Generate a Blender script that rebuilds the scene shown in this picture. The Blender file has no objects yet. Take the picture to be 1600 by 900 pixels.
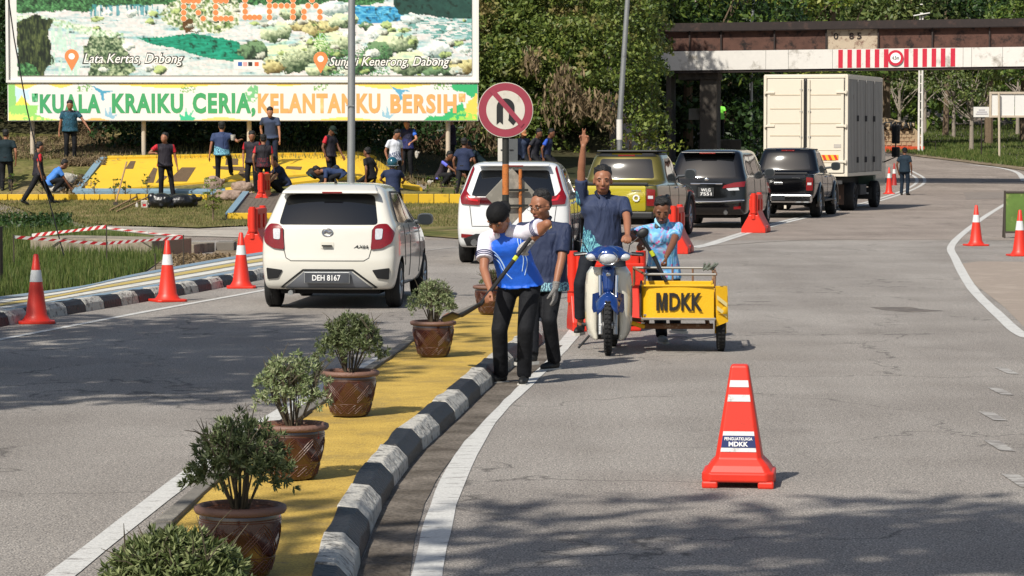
import bpy, bmesh, math, random
import numpy as np
from mathutils import Vector, Matrix
from mathutils.bvhtree import BVHTree
from mathutils.geometry import delaunay_2d_cdt
R=math.radians
rnd=random.Random(7); npr=np.random.RandomState(5)
sc=bpy.context.scene
C=sc.collection
# ------------------------------------------------------------ camera
F=4500.0; CH=2.08; HOR=212.0; W0=1600; H0=900
TH=math.atan((450-HOR)/F)
cd=bpy.data.cameras.new('camera'); cam=bpy.data.objects.new('camera',cd); C.objects.link(cam)
cd.sensor_width=36; cd.lens=F/W0*36; cd.clip_end=2000; cd.clip_start=.1
cam.location=(0,0,CH); cam.rotation_euler=(math.pi/2-TH,0,0); sc.camera=cam
# ------------------------------------------------------------ world and sun
SUN_EL=46; SUN_AZ=212      # azimuth the light comes from, clockwise from +Y
w=bpy.data.worlds.new('World'); sc.world=w; w.use_nodes=True
nt=w.node_tree; nt.nodes.clear()
sky=nt.nodes.new('ShaderNodeTexSky'); sky.sky_type='NISHITA'; sky.sun_disc=False
sky.sun_elevation=R(SUN_EL); sky.sun_rotation=R(SUN_AZ); sky.air_density=1.2; sky.dust_density=2.0
bg=nt.nodes.new('ShaderNodeBackground'); bg.inputs[1].default_value=0.085
wo=nt.nodes.new('ShaderNodeOutputWorld'); nt.links.new(sky.outputs[0],bg.inputs[0]); nt.links.new(bg.outputs[0],wo.inputs[0])
sd=bpy.data.lights.new('sun','SUN'); sd.energy=4.6; sd.angle=R(.53); sd.color=(1,.95,.86)
so=bpy.data.objects.new('sun',sd); C.objects.link(so)
sv=Vector((math.sin(R(SUN_AZ))*math.cos(R(SUN_EL)), math.cos(R(SUN_AZ))*math.cos(R(SUN_EL)), math.sin(R(SUN_EL))))
so.rotation_euler=sv.to_track_quat('Z','Y').to_euler(); so.location=(0,-20,40)
sc.view_settings.view_transform='Standard'; sc.view_settings.look='None'; sc.view_settings.exposure=0.25; sc.view_settings.gamma=1
try: sc.cycles.max_bounces=6; sc.cycles.transparent_max_bounces=8
except Exception: pass
# ------------------------------------------------------------ pixel -> world
ct,st=math.cos(TH),math.sin(TH)
def ray(px,py):
    a=(px-800)/F; b=(450-py)/F
    return Vector((a, ct+b*st, -st+b*ct))
def P(px,py,z=0.0):
    d=ray(px,py); t=(z-CH)/d.z
    return Vector((d.x*t,d.y*t,z))
def PD(px,py,dist):
    d=ray(px,py); t=dist/d.y
    return Vector((d.x*t,dist,CH+d.z*t))
# ------------------------------------------------------------ terrain
def sm(a,b,x):
    t=min(1,max(0,(x-a)/(b-a))); return t*t*(3-2*t)
ZB=[(0,0),(62,0),(66,.03),(70,.13),(73.4,.40),(75,.52),(78.2,1.36),(81,1.5),(86,2.0),(92,4.5),(105,9.5),(130,16),(400,30)]
ZR=[(0,0),(62,0),(66,.02),(70,.08),(73.4,.25),(75,.42),(78.2,.62),(83,.95),(88,1.6),(94,4.5),(105,9),(130,15),(400,30)]
ZG=[(0,0),(106,0),(110,.05),(144,1.08),(200,2.7),(230,6),(300,26),(400,40)]
def pw(T,y):
    for (a,za),(b,zb) in zip(T,T[1:]):
        if y<=b: return za+(zb-za)*max(0,(y-a))/(b-a)
    return T[-1][1]
def terr(x,y):
    if y<=62: return 0.0
    e=2.0+(y-65)*.06; k=1-sm(e-.5,e+1.,x)
    if k<=0: return pw(ZG,y)
    g=sm(-4.6,-2.2,x)
    z=pw(ZB,y)*(1-g)+pw(ZR,y)*g
    return z*k+pw(ZG,y)*(1-k)
def hit(px,py):
    d=ray(px,py); o=Vector((0,0,CH)); t=55.; f=lambda t: CH+d.z*t-terr(d.x*t,d.y*t)
    while t<220 and f(t)>0: t+=1.5
    a,b=t-1.5,t
    for _ in range(9):
        m=(a+b)/2
        if f(m)>0: a=m
        else: b=m
    p=o+d*b
    return Vector((p.x,p.y,terr(p.x,p.y)))
# ------------------------------------------------------------ materials
def lin(c):
    return tuple((v/12.92 if v<=.04045 else ((v+.055)/1.055)**2.4) for v in c)
def hx(s):
    s=s.lstrip('#'); return tuple(int(s[i:i+2],16)/255 for i in (0,2,4))
MATS={}
def N(nt,t,**k):
    n=nt.nodes.new(t)
    for a,b in k.items(): setattr(n,a,b)
    return n
def base(name):
    m=bpy.data.materials.new(name); m.use_nodes=True; nt=m.node_tree
    b=nt.nodes['Principled BSDF']; return m,nt,b
def mat(name,col,rough=.6,metal=0,var=.12,scale=8,bump=0,bscale=60,coat=0,dirt=None,dscale=3,spec=.5,trans=0):
    """plain painted / woven / cast surface with colour variation, grime and fine relief"""
    if name in MATS: return MATS[name]
    m,nt,b=base(name); L=nt.links.new
    c=lin(hx(col)) if isinstance(col,str) else col
    tc=N(nt,'ShaderNodeTexCoord')
    n1=N(nt,'ShaderNodeTexNoise'); n1.inputs['Scale'].default_value=scale; n1.inputs['Detail'].default_value=5
    L(tc.outputs['Object'],n1.inputs['Vector'])
    mx=N(nt,'ShaderNodeMixRGB'); mx.inputs[1].default_value=(*[v*(1-var) for v in c],1); mx.inputs[2].default_value=(*[min(1,v*(1+var)) for v in c],1)
    L(n1.outputs['Fac'],mx.inputs[0]); out=mx.outputs[0]
    if dirt:
        n2=N(nt,'ShaderNodeTexNoise'); n2.inputs['Scale'].default_value=dscale; n2.inputs['Detail'].default_value=8; n2.inputs['Roughness'].default_value=.7
        L(tc.outputs['Object'],n2.inputs['Vector'])
        rp=N(nt,'ShaderNodeValToRGB'); rp.color_ramp.elements[0].position=dirt[1]; rp.color_ramp.elements[1].position=dirt[1]+.14
        L(n2.outputs['Fac'],rp.inputs[0])
        m2=N(nt,'ShaderNodeMixRGB'); L(rp.outputs[0],m2.inputs[0]); L(out,m2.inputs[1]); m2.inputs[2].default_value=(*lin(hx(dirt[0])),1); out=m2.outputs[0]
    L(out,b.inputs['Base Color']); b.inputs['Roughness'].default_value=rough; b.inputs['Metallic'].default_value=metal
    b.inputs['Specular IOR Level'].default_value=spec
    if coat: b.inputs['Coat Weight'].default_value=coat; b.inputs['Coat Roughness'].default_value=.05
    if bump:
        n3=N(nt,'ShaderNodeTexNoise'); n3.inputs['Scale'].default_value=bscale; n3.inputs['Detail'].default_value=4
        L(tc.outputs['Object'],n3.inputs['Vector'])
        bp=N(nt,'ShaderNodeBump'); bp.inputs['Strength'].default_value=min(1,bump); bp.inputs['Distance'].default_value=.02*max(1,bump)
        L(n3.outputs['Fac'],bp.inputs['Height']); L(bp.outputs[0],b.inputs['Normal'])
    MATS[name]=m; return m
def leafmat(name,cols,rough=.5,patch=None):
    if name in MATS: return MATS[name]
    m,nt,b=base(name); L=nt.links.new
    g=N(nt,'ShaderNodeNewGeometry'); rp=N(nt,'ShaderNodeValToRGB')
    els=rp.color_ramp.elements
    for i,c in enumerate(cols):
        p=i/(len(cols)-1)
        e=els[0] if i==0 else (els[-1] if i==len(cols)-1 else els.new(p))
        e.position=p; e.color=(*c,1)
    L(g.outputs['Random Per Island'],rp.inputs[0]); out=rp.outputs[0]
    if patch:
        tc=N(nt,'ShaderNodeTexCoord'); n=N(nt,'ShaderNodeTexNoise'); n.inputs['Scale'].default_value=patch[1]; n.inputs['Detail'].default_value=4
        L(tc.outputs['Object'],n.inputs['Vector']); r2=N(nt,'ShaderNodeValToRGB'); r2.color_ramp.elements[0].position=patch[2]; r2.color_ramp.elements[1].position=patch[2]+.1
        L(n.outputs['Fac'],r2.inputs[0]); mm=N(nt,'ShaderNodeMixRGB'); L(r2.outputs[0],mm.inputs[0]); L(out,mm.inputs[1]); mm.inputs[2].default_value=(*patch[0],1); out=mm.outputs[0]
    L(out,b.inputs['Base Color']); b.inputs['Roughness'].default_value=rough; b.inputs['Specular IOR Level'].default_value=.35
    tr=N(nt,'ShaderNodeBsdfTranslucent'); L(out,tr.inputs[0]); ms=N(nt,'ShaderNodeMixShader'); ms.inputs[0].default_value=.25
    o=nt.nodes['Material Output']; L(b.outputs[0],ms.inputs[1]); L(tr.outputs[0],ms.inputs[2]); L(ms.outputs[0],o.inputs[0])
    MATS[name]=m; return m
# ------------------------------------------------------------ objects
def tag(o,label=None,cat=None,group=None,kind=None):
    if label: o['label']=label
    if cat: o['category']=cat
    if group: o['group']=group
    if kind: o['kind']=kind
    return o
def thing(name,label,cat,loc=(0,0,0),rz=0,group=None):
    o=bpy.data.objects.new(name,None); C.objects.link(o); o.location=loc; o.rotation_euler=(0,0,rz); o.empty_display_size=.1
    return tag(o,label,cat,group)
def link(name,me,m=None,parent=None):
    o=bpy.data.objects.new(name,me); C.objects.link(o)
    if m is not None and not me.materials: me.materials.append(m)
    if parent: o.parent=parent
    return o
def kids(o): return [c for c in bpy.data.objects if c.parent==o]
def copy_tree(o,loc=None,rz=None,label=None,parent=None,top=True):
    c=o.copy(); C.objects.link(c)
    if not top: c.parent=parent
    if loc is not None: c.location=loc
    if rz is not None: c.rotation_euler=(0,0,rz)
    if label: c['label']=label
    for ch in kids(o): copy_tree(ch,parent=c,top=False)
    return c
def perp(d):
    d=Vector(d).normalized(); a=Vector((0,0,1)) if abs(d.z)<.9 else Vector((1,0,0))
    u=d.cross(a).normalized(); return u,d.cross(u).normalized()
class MB:
    def __init__(s): s.v=[]; s.f=[]; s.m=[]; s.cm=0
    def add(s,v,f,M=None):
        n=len(s.v)
        s.v+= [tuple(M@Vector(p)) for p in v] if M is not None else [tuple(p) for p in v]
        s.f+=[tuple(i+n for i in q) for q in f]; s.m+=[s.cm]*len(f); return s
    def box(s,c,d,rz=0,M=None):
        x,y,z=[q/2 for q in d]
        v=[(a*x,b*y,e*z) for a in(-1,1) for b in(-1,1) for e in(-1,1)]
        f=[(0,1,3,2),(4,6,7,5),(0,4,5,1),(2,3,7,6),(0,2,6,4),(1,5,7,3)]
        T=Matrix.Translation(c)@(M if M is not None else Matrix.Rotation(rz,4,'Z'))
        return s.add(v,f,T)
    def tube(s,pts,r,n=8,cap=True):
        pts=[Vector(p) for p in pts]; k=len(pts)
        rs=r if isinstance(r,(list,tuple)) else [r]*k
        v=[];f=[]; u=None
        for i,p in enumerate(pts):
            d=(pts[min(i+1,k-1)]-pts[max(i-1,0)]).normalized()
            if u is None: u,_=perp(d)
            u=(u-d*u.dot(d)).normalized(); q=d.cross(u)
            for j in range(n):
                a=2*math.pi*j/n; v.append(p+(u*math.cos(a)+q*math.sin(a))*rs[i])
        for i in range(k-1):
            for j in range(n): f.append((i*n+j,i*n+(j+1)%n,(i+1)*n+(j+1)%n,(i+1)*n+j))
        if cap: f.append(tuple(range(n))[::-1]); f.append(tuple((k-1)*n+j for j in range(n)))
        return s.add(v,f)
    def rcone(s,p0,p1,r0,r1,n=12,flat=False,flat0=False):
        p0=Vector(p0);p1=Vector(p1);d=(p1-p0); l=d.length; d=d.normalized() if l>1e-6 else Vector((0,0,1))
        pts=[];rs=[]
        if not flat0:
            for a in(80,60,35,15): pts.append(p0-d*r0*math.sin(R(a))); rs.append(r0*math.cos(R(a)))
        pts+= [p0,p0.lerp(p1,.5),p1]; rs+=[r0,(r0+r1)/2,r1]
        if not flat:
            for a in(15,35,60,80): pts.append(p1+d*r1*math.sin(R(a))); rs.append(r1*math.cos(R(a)))
        return s.tube(pts,rs,n)
    def econe(s,rings,M3,n=20):
        """rings: (centre, rx, ry) stacked; M3 orients them"""
        v=[]
        for q in rings:
            c,rx,ry=q[:3]; Mq=q[3] if len(q)>3 else M3
            for j in range(n):
                a=6.2832*j/n; v.append(Vector(c)+Mq@Vector((rx*math.cos(a),ry*math.sin(a),0)))
        k=len(rings); f=[(i*n+j,i*n+(j+1)%n,(i+1)*n+(j+1)%n,(i+1)*n+j) for i in range(k-1) for j in range(n)]
        f+=[tuple(range(n))[::-1],tuple((k-1)*n+j for j in range(n))]; return s.add(v,f)
    def ell(s,c,r,M=None,n=14):
        k=n//2; v=[];f=[]
        for i in range(k+1):
            a=math.pi*i/k
            for j in range(n):
                b=2*math.pi*j/n; v.append((r[0]*math.sin(a)*math.cos(b),r[1]*math.sin(a)*math.sin(b),r[2]*math.cos(a)))
        for i in range(k):
            for j in range(n): f.append((i*n+j,(i+1)*n+j,(i+1)*n+(j+1)%n,i*n+(j+1)%n))
        T=Matrix.Translation(c)
        if M is not None: T=T@M
        return s.add(v,f,T)
    def lathe(s,prof,c=(0,0,0),n=28,M=None,sq=None):
        v=[];f=[];k=len(prof)
        for r,z in prof:
            for j in range(n):
                a=2*math.pi*j/n; v.append((r*math.cos(a),r*math.sin(a),z))
        for i in range(k-1):
            for j in range(n): f.append((i*n+j,i*n+(j+1)%n,(i+1)*n+(j+1)%n,(i+1)*n+j))
        T=Matrix.Translation(c)
        if M is not None: T=T@M
        return s.add(v,f,T)
    def prism(s,poly,ax,a,b):
        n=len(poly)
        def q(p,t): return {'y':(p[0],t,p[1]),'x':(t,p[0],p[1]),'z':(p[0],p[1],t)}[ax]
        v=[q(p,a) for p in poly]+[q(p,b) for p in poly]
        f=[tuple(range(n)),tuple(range(n,2*n))[::-1]]+[(i,i+n,(i+1)%n+n,(i+1)%n) for i in range(n)]
        return s.add(v,f)
    def mesh(s,name,smooth=False,ang=35):
        me=bpy.data.meshes.new(name); me.from_pydata(s.v,[],s.f); me.update()
        bm=bmesh.new(); bm.from_mesh(me); bmesh.ops.recalc_face_normals(bm,faces=bm.faces); bm.to_mesh(me); bm.free()
        if smooth:
            me.shade_smooth()
            if ang<180: me.set_sharp_from_angle(angle=R(ang))
        return me
    def build(s,name,m=None,parent=None,smooth=False,bevel=0,seg=2,ang=35):
        me=s.mesh(name,smooth,ang)
        if isinstance(m,(list,tuple)):
            for q in m: me.materials.append(q)
            me.polygons.foreach_set('material_index',s.m); m=None
        o=link(name,me,m,parent)
        if bevel:
            b=o.modifiers.new('bevel','BEVEL'); b.width=bevel; b.segments=seg; b.limit_method='ANGLE'
        return o
def blob(mb,name,m,parent,vox=.02,it=3,sub=0):
    me=mb.mesh(name); o=link(name,me,m,parent)
    r=o.modifiers.new('remesh','REMESH'); r.mode='VOXEL'; r.voxel_size=vox; r.use_smooth_shade=True
    s=o.modifiers.new('smooth','SMOOTH'); s.factor=.6; s.iterations=it
    return o
def bake(o):
    dg=bpy.context.evaluated_depsgraph_get(); ev=o.evaluated_get(dg)
    me=bpy.data.meshes.new_from_object(ev); o.modifiers.clear(); o.data=me; return me
def fast_mesh(name,V,Fc,k):
    """V (n,3) float array, Fc (m,k) int array"""
    me=bpy.data.meshes.new(name); nv=len(V); nf=len(Fc)
    me.vertices.add(nv); me.vertices.foreach_set('co',V.astype(np.float32).ravel())
    me.loops.add(nf*k); me.loops.foreach_set('vertex_index',Fc.astype(np.int32).ravel())
    me.polygons.add(nf); me.polygons.foreach_set('loop_start',np.arange(0,nf*k,k,dtype=np.int32))
    me.update(calc_edges=True); return me
FONT=None
def text(s,name,m,parent,loc,w,h,M=None,ext=.003,bold=0,shear=0,space=1.0):
    cu=bpy.data.curves.new(name,'FONT'); cu.body=s; cu.size=1; cu.offset=bold; cu.shear=shear; cu.extrude=0; cu.resolution_u=3; cu.space_character=space
    o=bpy.data.objects.new('t',cu); C.objects.link(o); dg=bpy.context.evaluated_depsgraph_get(); dg.update()
    me=bpy.data.meshes.new_from_object(o.evaluated_get(dg)); bpy.data.objects.remove(o)
    n=len(me.vertices); co=np.empty(n*3,np.float32); me.vertices.foreach_get('co',co); co=co.reshape(-1,3)
    a,b=co.min(0),co.max(0)
    co[:,0]=(co[:,0]-(a[0]+b[0])/2)*(w/(b[0]-a[0])); co[:,1]=(co[:,1]-(a[1]+b[1])/2)*(h/(b[1]-a[1]))
    out=np.stack([co[:,0],np.zeros(n)-ext,co[:,1]],1); me.vertices.foreach_set('co',out.astype(np.float32).ravel()); me.update()
    me.materials.clear()
    o=link(name,me,m,parent); o.matrix_local=Matrix.Translation(loc)@(M if M is not None else Matrix.Identity(4))
    if ext>.0035:
      sl=o.modifiers.new('solid','SOLIDIFY'); sl.thickness=ext*1.0; sl.offset=0
    return o
def leaves(name,cen,size,m,parent=None,aspect=.5,up=.3,jit=.4,dirs=None,seed=1,norms=None):
    """one leaf-shaped folded face pair per centre"""
    rs=np.random.RandomState(seed); n=len(cen)
    d=rs.normal(size=(n,3)) if dirs is None else dirs+rs.normal(size=(n,3))*.5
    d/=np.linalg.norm(d,axis=1)[:,None]+1e-9
    t=rs.normal(size=(n,3)); t[:,2]+=up*3
    if norms is not None: t+=norms*2.2
    t-=d*(t*d).sum(1)[:,None]; t/=np.linalg.norm(t,axis=1)[:,None]+1e-9
    b=np.cross(d,t)
    s=(size*(1-jit+2*jit*rs.rand(n)))[:,None]
    V=np.empty((n,4,3)); V[:,0]=cen-d*s*.5; V[:,1]=cen+b*s*.5*aspect-t*s*.08; V[:,2]=cen+d*s*.5; V[:,3]=cen-b*s*.5*aspect-t*s*.08
    i=np.arange(n)*4; Fc=np.stack([i,i+1,i+2,i,i+2,i+3],1).reshape(-1,3)
    me=fast_mesh(name,V.reshape(-1,3),Fc,3); return link(name,me,m,parent)
# ============================================================ SETTING
def arr_terr(x,y):
    return np.array([terr(a,b) for a,b in zip(x,y)])
def grid_sheet(name,cols,m,off=0.0,kind='structure',rows=None):
    """cols: list of columns, each a list of Vector"""
    n=len(cols);k=len(cols[0])
    V=np.array([[ (p.x,p.y,p.z+off) for p in c] for c in cols]).reshape(-1,3)
    q=[(i*k+j,(i+1)*k+j,(i+1)*k+j+1,i*k+j+1) for i in range(n-1) for j in range(k-1)]
    me=fast_mesh(name,V,np.array(q),4); me.shade_smooth()
    o=link(name,me,m); tag(o,kind=kind); return o
def asphalt(name,c1,c2,c3,grain=90):
    m,nt,b=base(name); L=nt.links.new
    tc=N(nt,'ShaderNodeTexCoord')
    def noise(s,d=3,r=.5,stretch=None):
        n=N(nt,'ShaderNodeTexNoise'); n.inputs['Scale'].default_value=s; n.inputs['Detail'].default_value=d; n.inputs['Roughness'].default_value=r
        if stretch:
            mp=N(nt,'ShaderNodeMapping'); mp.inputs['Scale'].default_value=stretch; L(tc.outputs['Object'],mp.inputs[0]); L(mp.outputs[0],n.inputs['Vector'])
        else: L(tc.outputs['Object'],n.inputs['Vector'])
        return n.outputs['Fac']
    def ramp(f,a,b_,ca,cb):
        r=N(nt,'ShaderNodeValToRGB'); r.color_ramp.elements[0].position=a; r.color_ramp.elements[1].position=b_
        r.color_ramp.elements[0].color=(*ca,1); r.color_ramp.elements[1].color=(*cb,1); L(f,r.inputs[0]); return r.outputs[0]
    def mixc(t,f,a,b_):
        x=N(nt,'ShaderNodeMixRGB',blend_type=t)
        if isinstance(f,(int,float)): x.inputs[0].default_value=f
        else: L(f,x.inputs[0])
        L(a,x.inputs[1]); L(b_,x.inputs[2]); return x.outputs[0]
    big=ramp(noise(.35,5,.6),.38,.62,c1,c2)
    sp=ramp(noise(grain,2,.6),.36,.66,(.34,.34,.35),(1.62,1.6,1.57))
    out=mixc('MULTIPLY',1,big,sp)
    out=mixc('MULTIPLY',.75,out,ramp(noise(26,4,.75),.36,.64,(.66,.66,.67),(1.3,1.29,1.27)))
    v=N(nt,'ShaderNodeTexVoronoi'); v.inputs['Scale'].default_value=grain*.9; L(tc.outputs['Object'],v.inputs['Vector'])
    st_=ramp(v.outputs['Distance'],.05,.6,(1.35,1.33,1.3),(.8,.8,.8)); out=mixc('MULTIPLY',.7,out,st_)
    streak=ramp(noise(1.0,6,.6,(1.6,.16,1)),.36,.66,(.86,.85,.84),(1.08,1.08,1.08)); out=mixc('MULTIPLY',.55,out,streak)
    stain=ramp(noise(.55,7,.65,(1.,.5,1)),.6,.72,(1,1,1),(.72,.72,.73)); out=mixc('MULTIPLY',.8,out,stain)
    # browner old surface farther up the road
    sx=N(nt,'ShaderNodeSeparateXYZ'); L(tc.outputs['Object'],sx.inputs[0])
    mr=N(nt,'ShaderNodeMapRange'); mr.inputs[1].default_value=57.2; mr.inputs[2].default_value=57.5; L(sx.outputs['Y'],mr.inputs[0])
    mm=N(nt,'ShaderNodeMixRGB',blend_type='MULTIPLY'); L(mr.outputs[0],mm.inputs[0]); L(out,mm.inputs[1]); mm.inputs[2].default_value=(*c3,1); out=mm.outputs[0]
    vc=N(nt,'ShaderNodeTexVoronoi',feature='DISTANCE_TO_EDGE'); vc.inputs['Scale'].default_value=.34
    nw=N(nt,'ShaderNodeTexNoise'); nw.inputs['Scale'].default_value=1.3; nw.inputs['Detail'].default_value=5; L(tc.outputs['Object'],nw.inputs['Vector'])
    ad=N(nt,'ShaderNodeVectorMath',operation='ADD'); sc_=N(nt,'ShaderNodeVectorMath',operation='SCALE'); sc_.inputs['Scale'].default_value=1.6
    L(nw.outputs['Color'],sc_.inputs[0]); L(tc.outputs['Object'],ad.inputs[0]); L(sc_.outputs[0],ad.inputs[1]); L(ad.outputs[0],vc.inputs['Vector'])
    crk=ramp(vc.outputs['Distance'],.0,.010,(.42,.42,.42),(1,1,1)); msk=ramp(noise(.22,3),.44,.52,(0,0,0),(1,1,1))
    cm=mixc('MIX',msk,crk,crk); x=N(nt,'ShaderNodeMixRGB'); L(msk,x.inputs[0]); x.inputs[1].default_value=(1,1,1,1); L(crk,x.inputs[2]); out=mixc('MULTIPLY',1,out,x.outputs[0])
    L(out,b.inputs['Base Color']); b.inputs['Roughness'].default_value=.85; b.inputs['Specular IOR Level'].default_value=.3
    bp=N(nt,'ShaderNodeBump'); bp.inputs['Strength'].default_value=.9; bp.inputs['Distance'].default_value=.008; L(noise(grain,3,.7),bp.inputs['Height']); L(bp.outputs[0],b.inputs['Normal'])
    return m
ASPH=asphalt('asphalt',(.262,.240,.218),(.335,.311,.284),(.97,.90,.86))
def ground_mat(name,ca,cb,cc,s1=1.5,s2=12,dirt=None):
    m,nt,b=base(name); L=nt.links.new; tc=N(nt,'ShaderNodeTexCoord')
    n1=N(nt,'ShaderNodeTexNoise'); n1.inputs['Scale'].default_value=s1; n1.inputs['Detail'].default_value=6; L(tc.outputs['Object'],n1.inputs['Vector'])
    r=N(nt,'ShaderNodeValToRGB'); e=r.color_ramp.elements; e[0].position=.35; e[1].position=.68; e[0].color=(*ca,1); e[1].color=(*cc,1); k=e.new(.5); k.color=(*cb,1); L(n1.outputs['Fac'],r.inputs[0])
    n2=N(nt,'ShaderNodeTexNoise'); n2.inputs['Scale'].default_value=s2; n2.inputs['Detail'].default_value=5; L(tc.outputs['Object'],n2.inputs['Vector'])
    r2=N(nt,'ShaderNodeValToRGB'); r2.color_ramp.elements[0].position=.3; r2.color_ramp.elements[1].position=.7; r2.color_ramp.elements[0].color=(.55,.55,.55,1); r2.color_ramp.elements[1].color=(1.3,1.3,1.3,1); L(n2.outputs['Fac'],r2.inputs[0])
    x=N(nt,'ShaderNodeMixRGB',blend_type='MULTIPLY'); x.inputs[0].default_value=.8; L(r.outputs[0],x.inputs[1]); L(r2.outputs[0],x.inputs[2])
    L(x.outputs[0],b.inputs['Base Color']); b.inputs['Roughness'].default_value=.95; b.inputs['Specular IOR Level'].default_value=.15
    bp=N(nt,'ShaderNodeBump'); bp.inputs['Strength'].default_value=.7; bp.inputs['Distance'].default_value=.03; L(n2.outputs['Fac'],bp.inputs['Height']); L(bp.outputs[0],b.inputs['Normal'])
    return m
GRASS=ground_mat('lawn_soil',(.075,.085,.022),(.13,.12,.04),(.24,.18,.09),.9,9)
GRASS2=ground_mat('verge_soil',(.07,.10,.022),(.11,.13,.035),(.17,.15,.06),.5,6)
SOIL=ground_mat('dry_soil',(.12,.09,.055),(.20,.155,.10),(.30,.24,.17),2.,20)
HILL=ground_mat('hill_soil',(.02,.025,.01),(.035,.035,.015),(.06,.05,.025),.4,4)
# ground sheet: near part coarse, far part follows the terrain
ys=[-60,0,20,40,60]+[62+i*1.0 for i in range(34)]+[98,102,106,110,114,120,130,144,160,180,200,230,260,300,400]
xs=[-300,-150,-80,-50]+[-40+i*1.0 for i in range(66)]+[28,32,36,42,50,60,80,110,150,300]
cols=[[Vector((x,y,terr(x,y)-(0.03 if (y>64 and x<2) else 0))) for y in ys] for x in xs]
grid_sheet('road',cols,ASPH)
# lawn in front of and round the slogan board
def edge_sheet(name,edge,depths,m,off,conv=hit,spread=0.0):
    pts=[conv(*e) for e in edge]; cols=[]
    for a,b in zip(pts,pts[1:]):
        for t in np.linspace(0,1,9)[:-1]: cols.append(a.lerp(b,float(t)))
    cols.append(pts[-1]); out=[]
    for c in cols:
        col=[]
        for i,d in enumerate(depths):
            y=c.y+d; jx=rnd.uniform(-.08,.08) if i==0 else 0
            col.append(Vector((c.x*(1+spread*d),y+jx,terr(c.x*(1+spread*d),y))))
        out.append(col)
    return grid_sheet(name,out,m,off)
g0=lambda px,py: P(px,py,0)
le=[(-500,338),(0,340),(150,353),(310,358),(440,352),(560,360),(640,368),(718,374),(840,372)]
edge_sheet('lawn',le,[0,.5,1,2,3,4,5,6,7,8,9,10,11,12,13,14,15,16,18,20],GRASS,.022,g0)
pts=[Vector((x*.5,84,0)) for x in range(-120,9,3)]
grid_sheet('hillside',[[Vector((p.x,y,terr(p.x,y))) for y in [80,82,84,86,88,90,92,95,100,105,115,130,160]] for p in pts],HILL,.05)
re_=[(1290,240),(1385,239),(1440,246),(1500,253),(1600,267),(1700,280)]
edge_sheet('dirt_verge',re_,[0,1.5,3,6,9],SOIL,.03)
edge_sheet('grass_bank',[(x,y-5) for x,y in re_],[0,4,8,16,24,36,50,60,70,90,120],GRASS2,.05)
def ground_poly(name,px,m,z,kind='structure',conv=None,label=None):
    mb=MB(); pts=[(P(a,b,z)) for a,b in px]; mb.add(pts,[tuple(range(len(pts)))])
    me=mb.mesh(name)
    for p in me.polygons:
        if p.normal.z<0: me.flip_normals(); break
    o=link(name,me,m); tag(o,kind=kind); return o
def resample(pts,step):
    out=[pts[0].copy()]; acc=0
    for a,b in zip(pts,pts[1:]):
        l=(b-a).length; t=step-acc
        while t<=l: out.append(a.lerp(b,t/l)); t+=step
        acc=(acc+l)%step
    return out
def smooth_px(pts,n=4):
    P_=[Vector((*p,0)) for p in pts]; out=[]
    P_=[P_[0]*2-P_[1]]+P_+[P_[-1]*2-P_[-2]]
    for i in range(1,len(P_)-2):
        a,b,c,d=P_[i-1:i+3]
        for k in range(n):
            t=k/n; out.append(.5*((2*b)+(c-a)*t+(2*a-5*b+4*c-d)*t*t+(3*b-a-3*c+d)*t**3))
    out.append(P_[-2]); return [(p.x,p.y) for p in out]
def paint_mat(name,c,wear=.55):
    m,nt,b=base(name); L=nt.links.new; tc=N(nt,'ShaderNodeTexCoord')
    n=N(nt,'ShaderNodeTexNoise'); n.inputs['Scale'].default_value=5; n.inputs['Detail'].default_value=9; n.inputs['Roughness'].default_value=.75
    mp=N(nt,'ShaderNodeMapping'); mp.inputs['Scale'].default_value=(.8,2.4,1); L(tc.outputs['Object'],mp.inputs[0]); L(mp.outputs[0],n.inputs['Vector'])
    r=N(nt,'ShaderNodeValToRGB'); r.color_ramp.elements[0].position=wear; r.color_ramp.elements[1].position=wear+.09; L(n.outputs['Fac'],r.inputs[0])
    g=N(nt,'ShaderNodeTexNoise'); g.inputs['Scale'].default_value=70; L(tc.outputs['Object'],g.inputs['Vector'])
    r2=N(nt,'ShaderNodeValToRGB'); r2.color_ramp.elements[0].position=.3; r2.color_ramp.elements[0].color=(.7,.7,.7,1); r2.color_ramp.elements[1].position=.65; L(g.outputs['Fac'],r2.inputs[0])
    x=N(nt,'ShaderNodeMixRGB'); L(r.outputs[0],x.inputs[0]); x.inputs[1].default_value=(*c,1); x.inputs[2].default_value=(.2,.18,.165,1)
    y=N(nt,'ShaderNodeMixRGB',blend_type='MULTIPLY'); y.inputs[0].default_value=.8; L(x.outputs[0],y.inputs[1]); L(r2.outputs[0],y.inputs[2])
    L(y.outputs[0],b.inputs['Base Color']); b.inputs['Roughness'].default_value=.8
    bp=N(nt,'ShaderNodeBump'); bp.inputs['Strength'].default_value=.5; bp.inputs['Distance'].default_value=.006; L(g.outputs['Fac'],bp.inputs['Height']); L(bp.outputs[0],b.inputs['Normal'])
    return m
WPAINT=paint_mat('road_paint',(.56,.55,.52),.55); FPAINT=paint_mat('faded_road_paint',(.40,.38,.35),.46)
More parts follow.
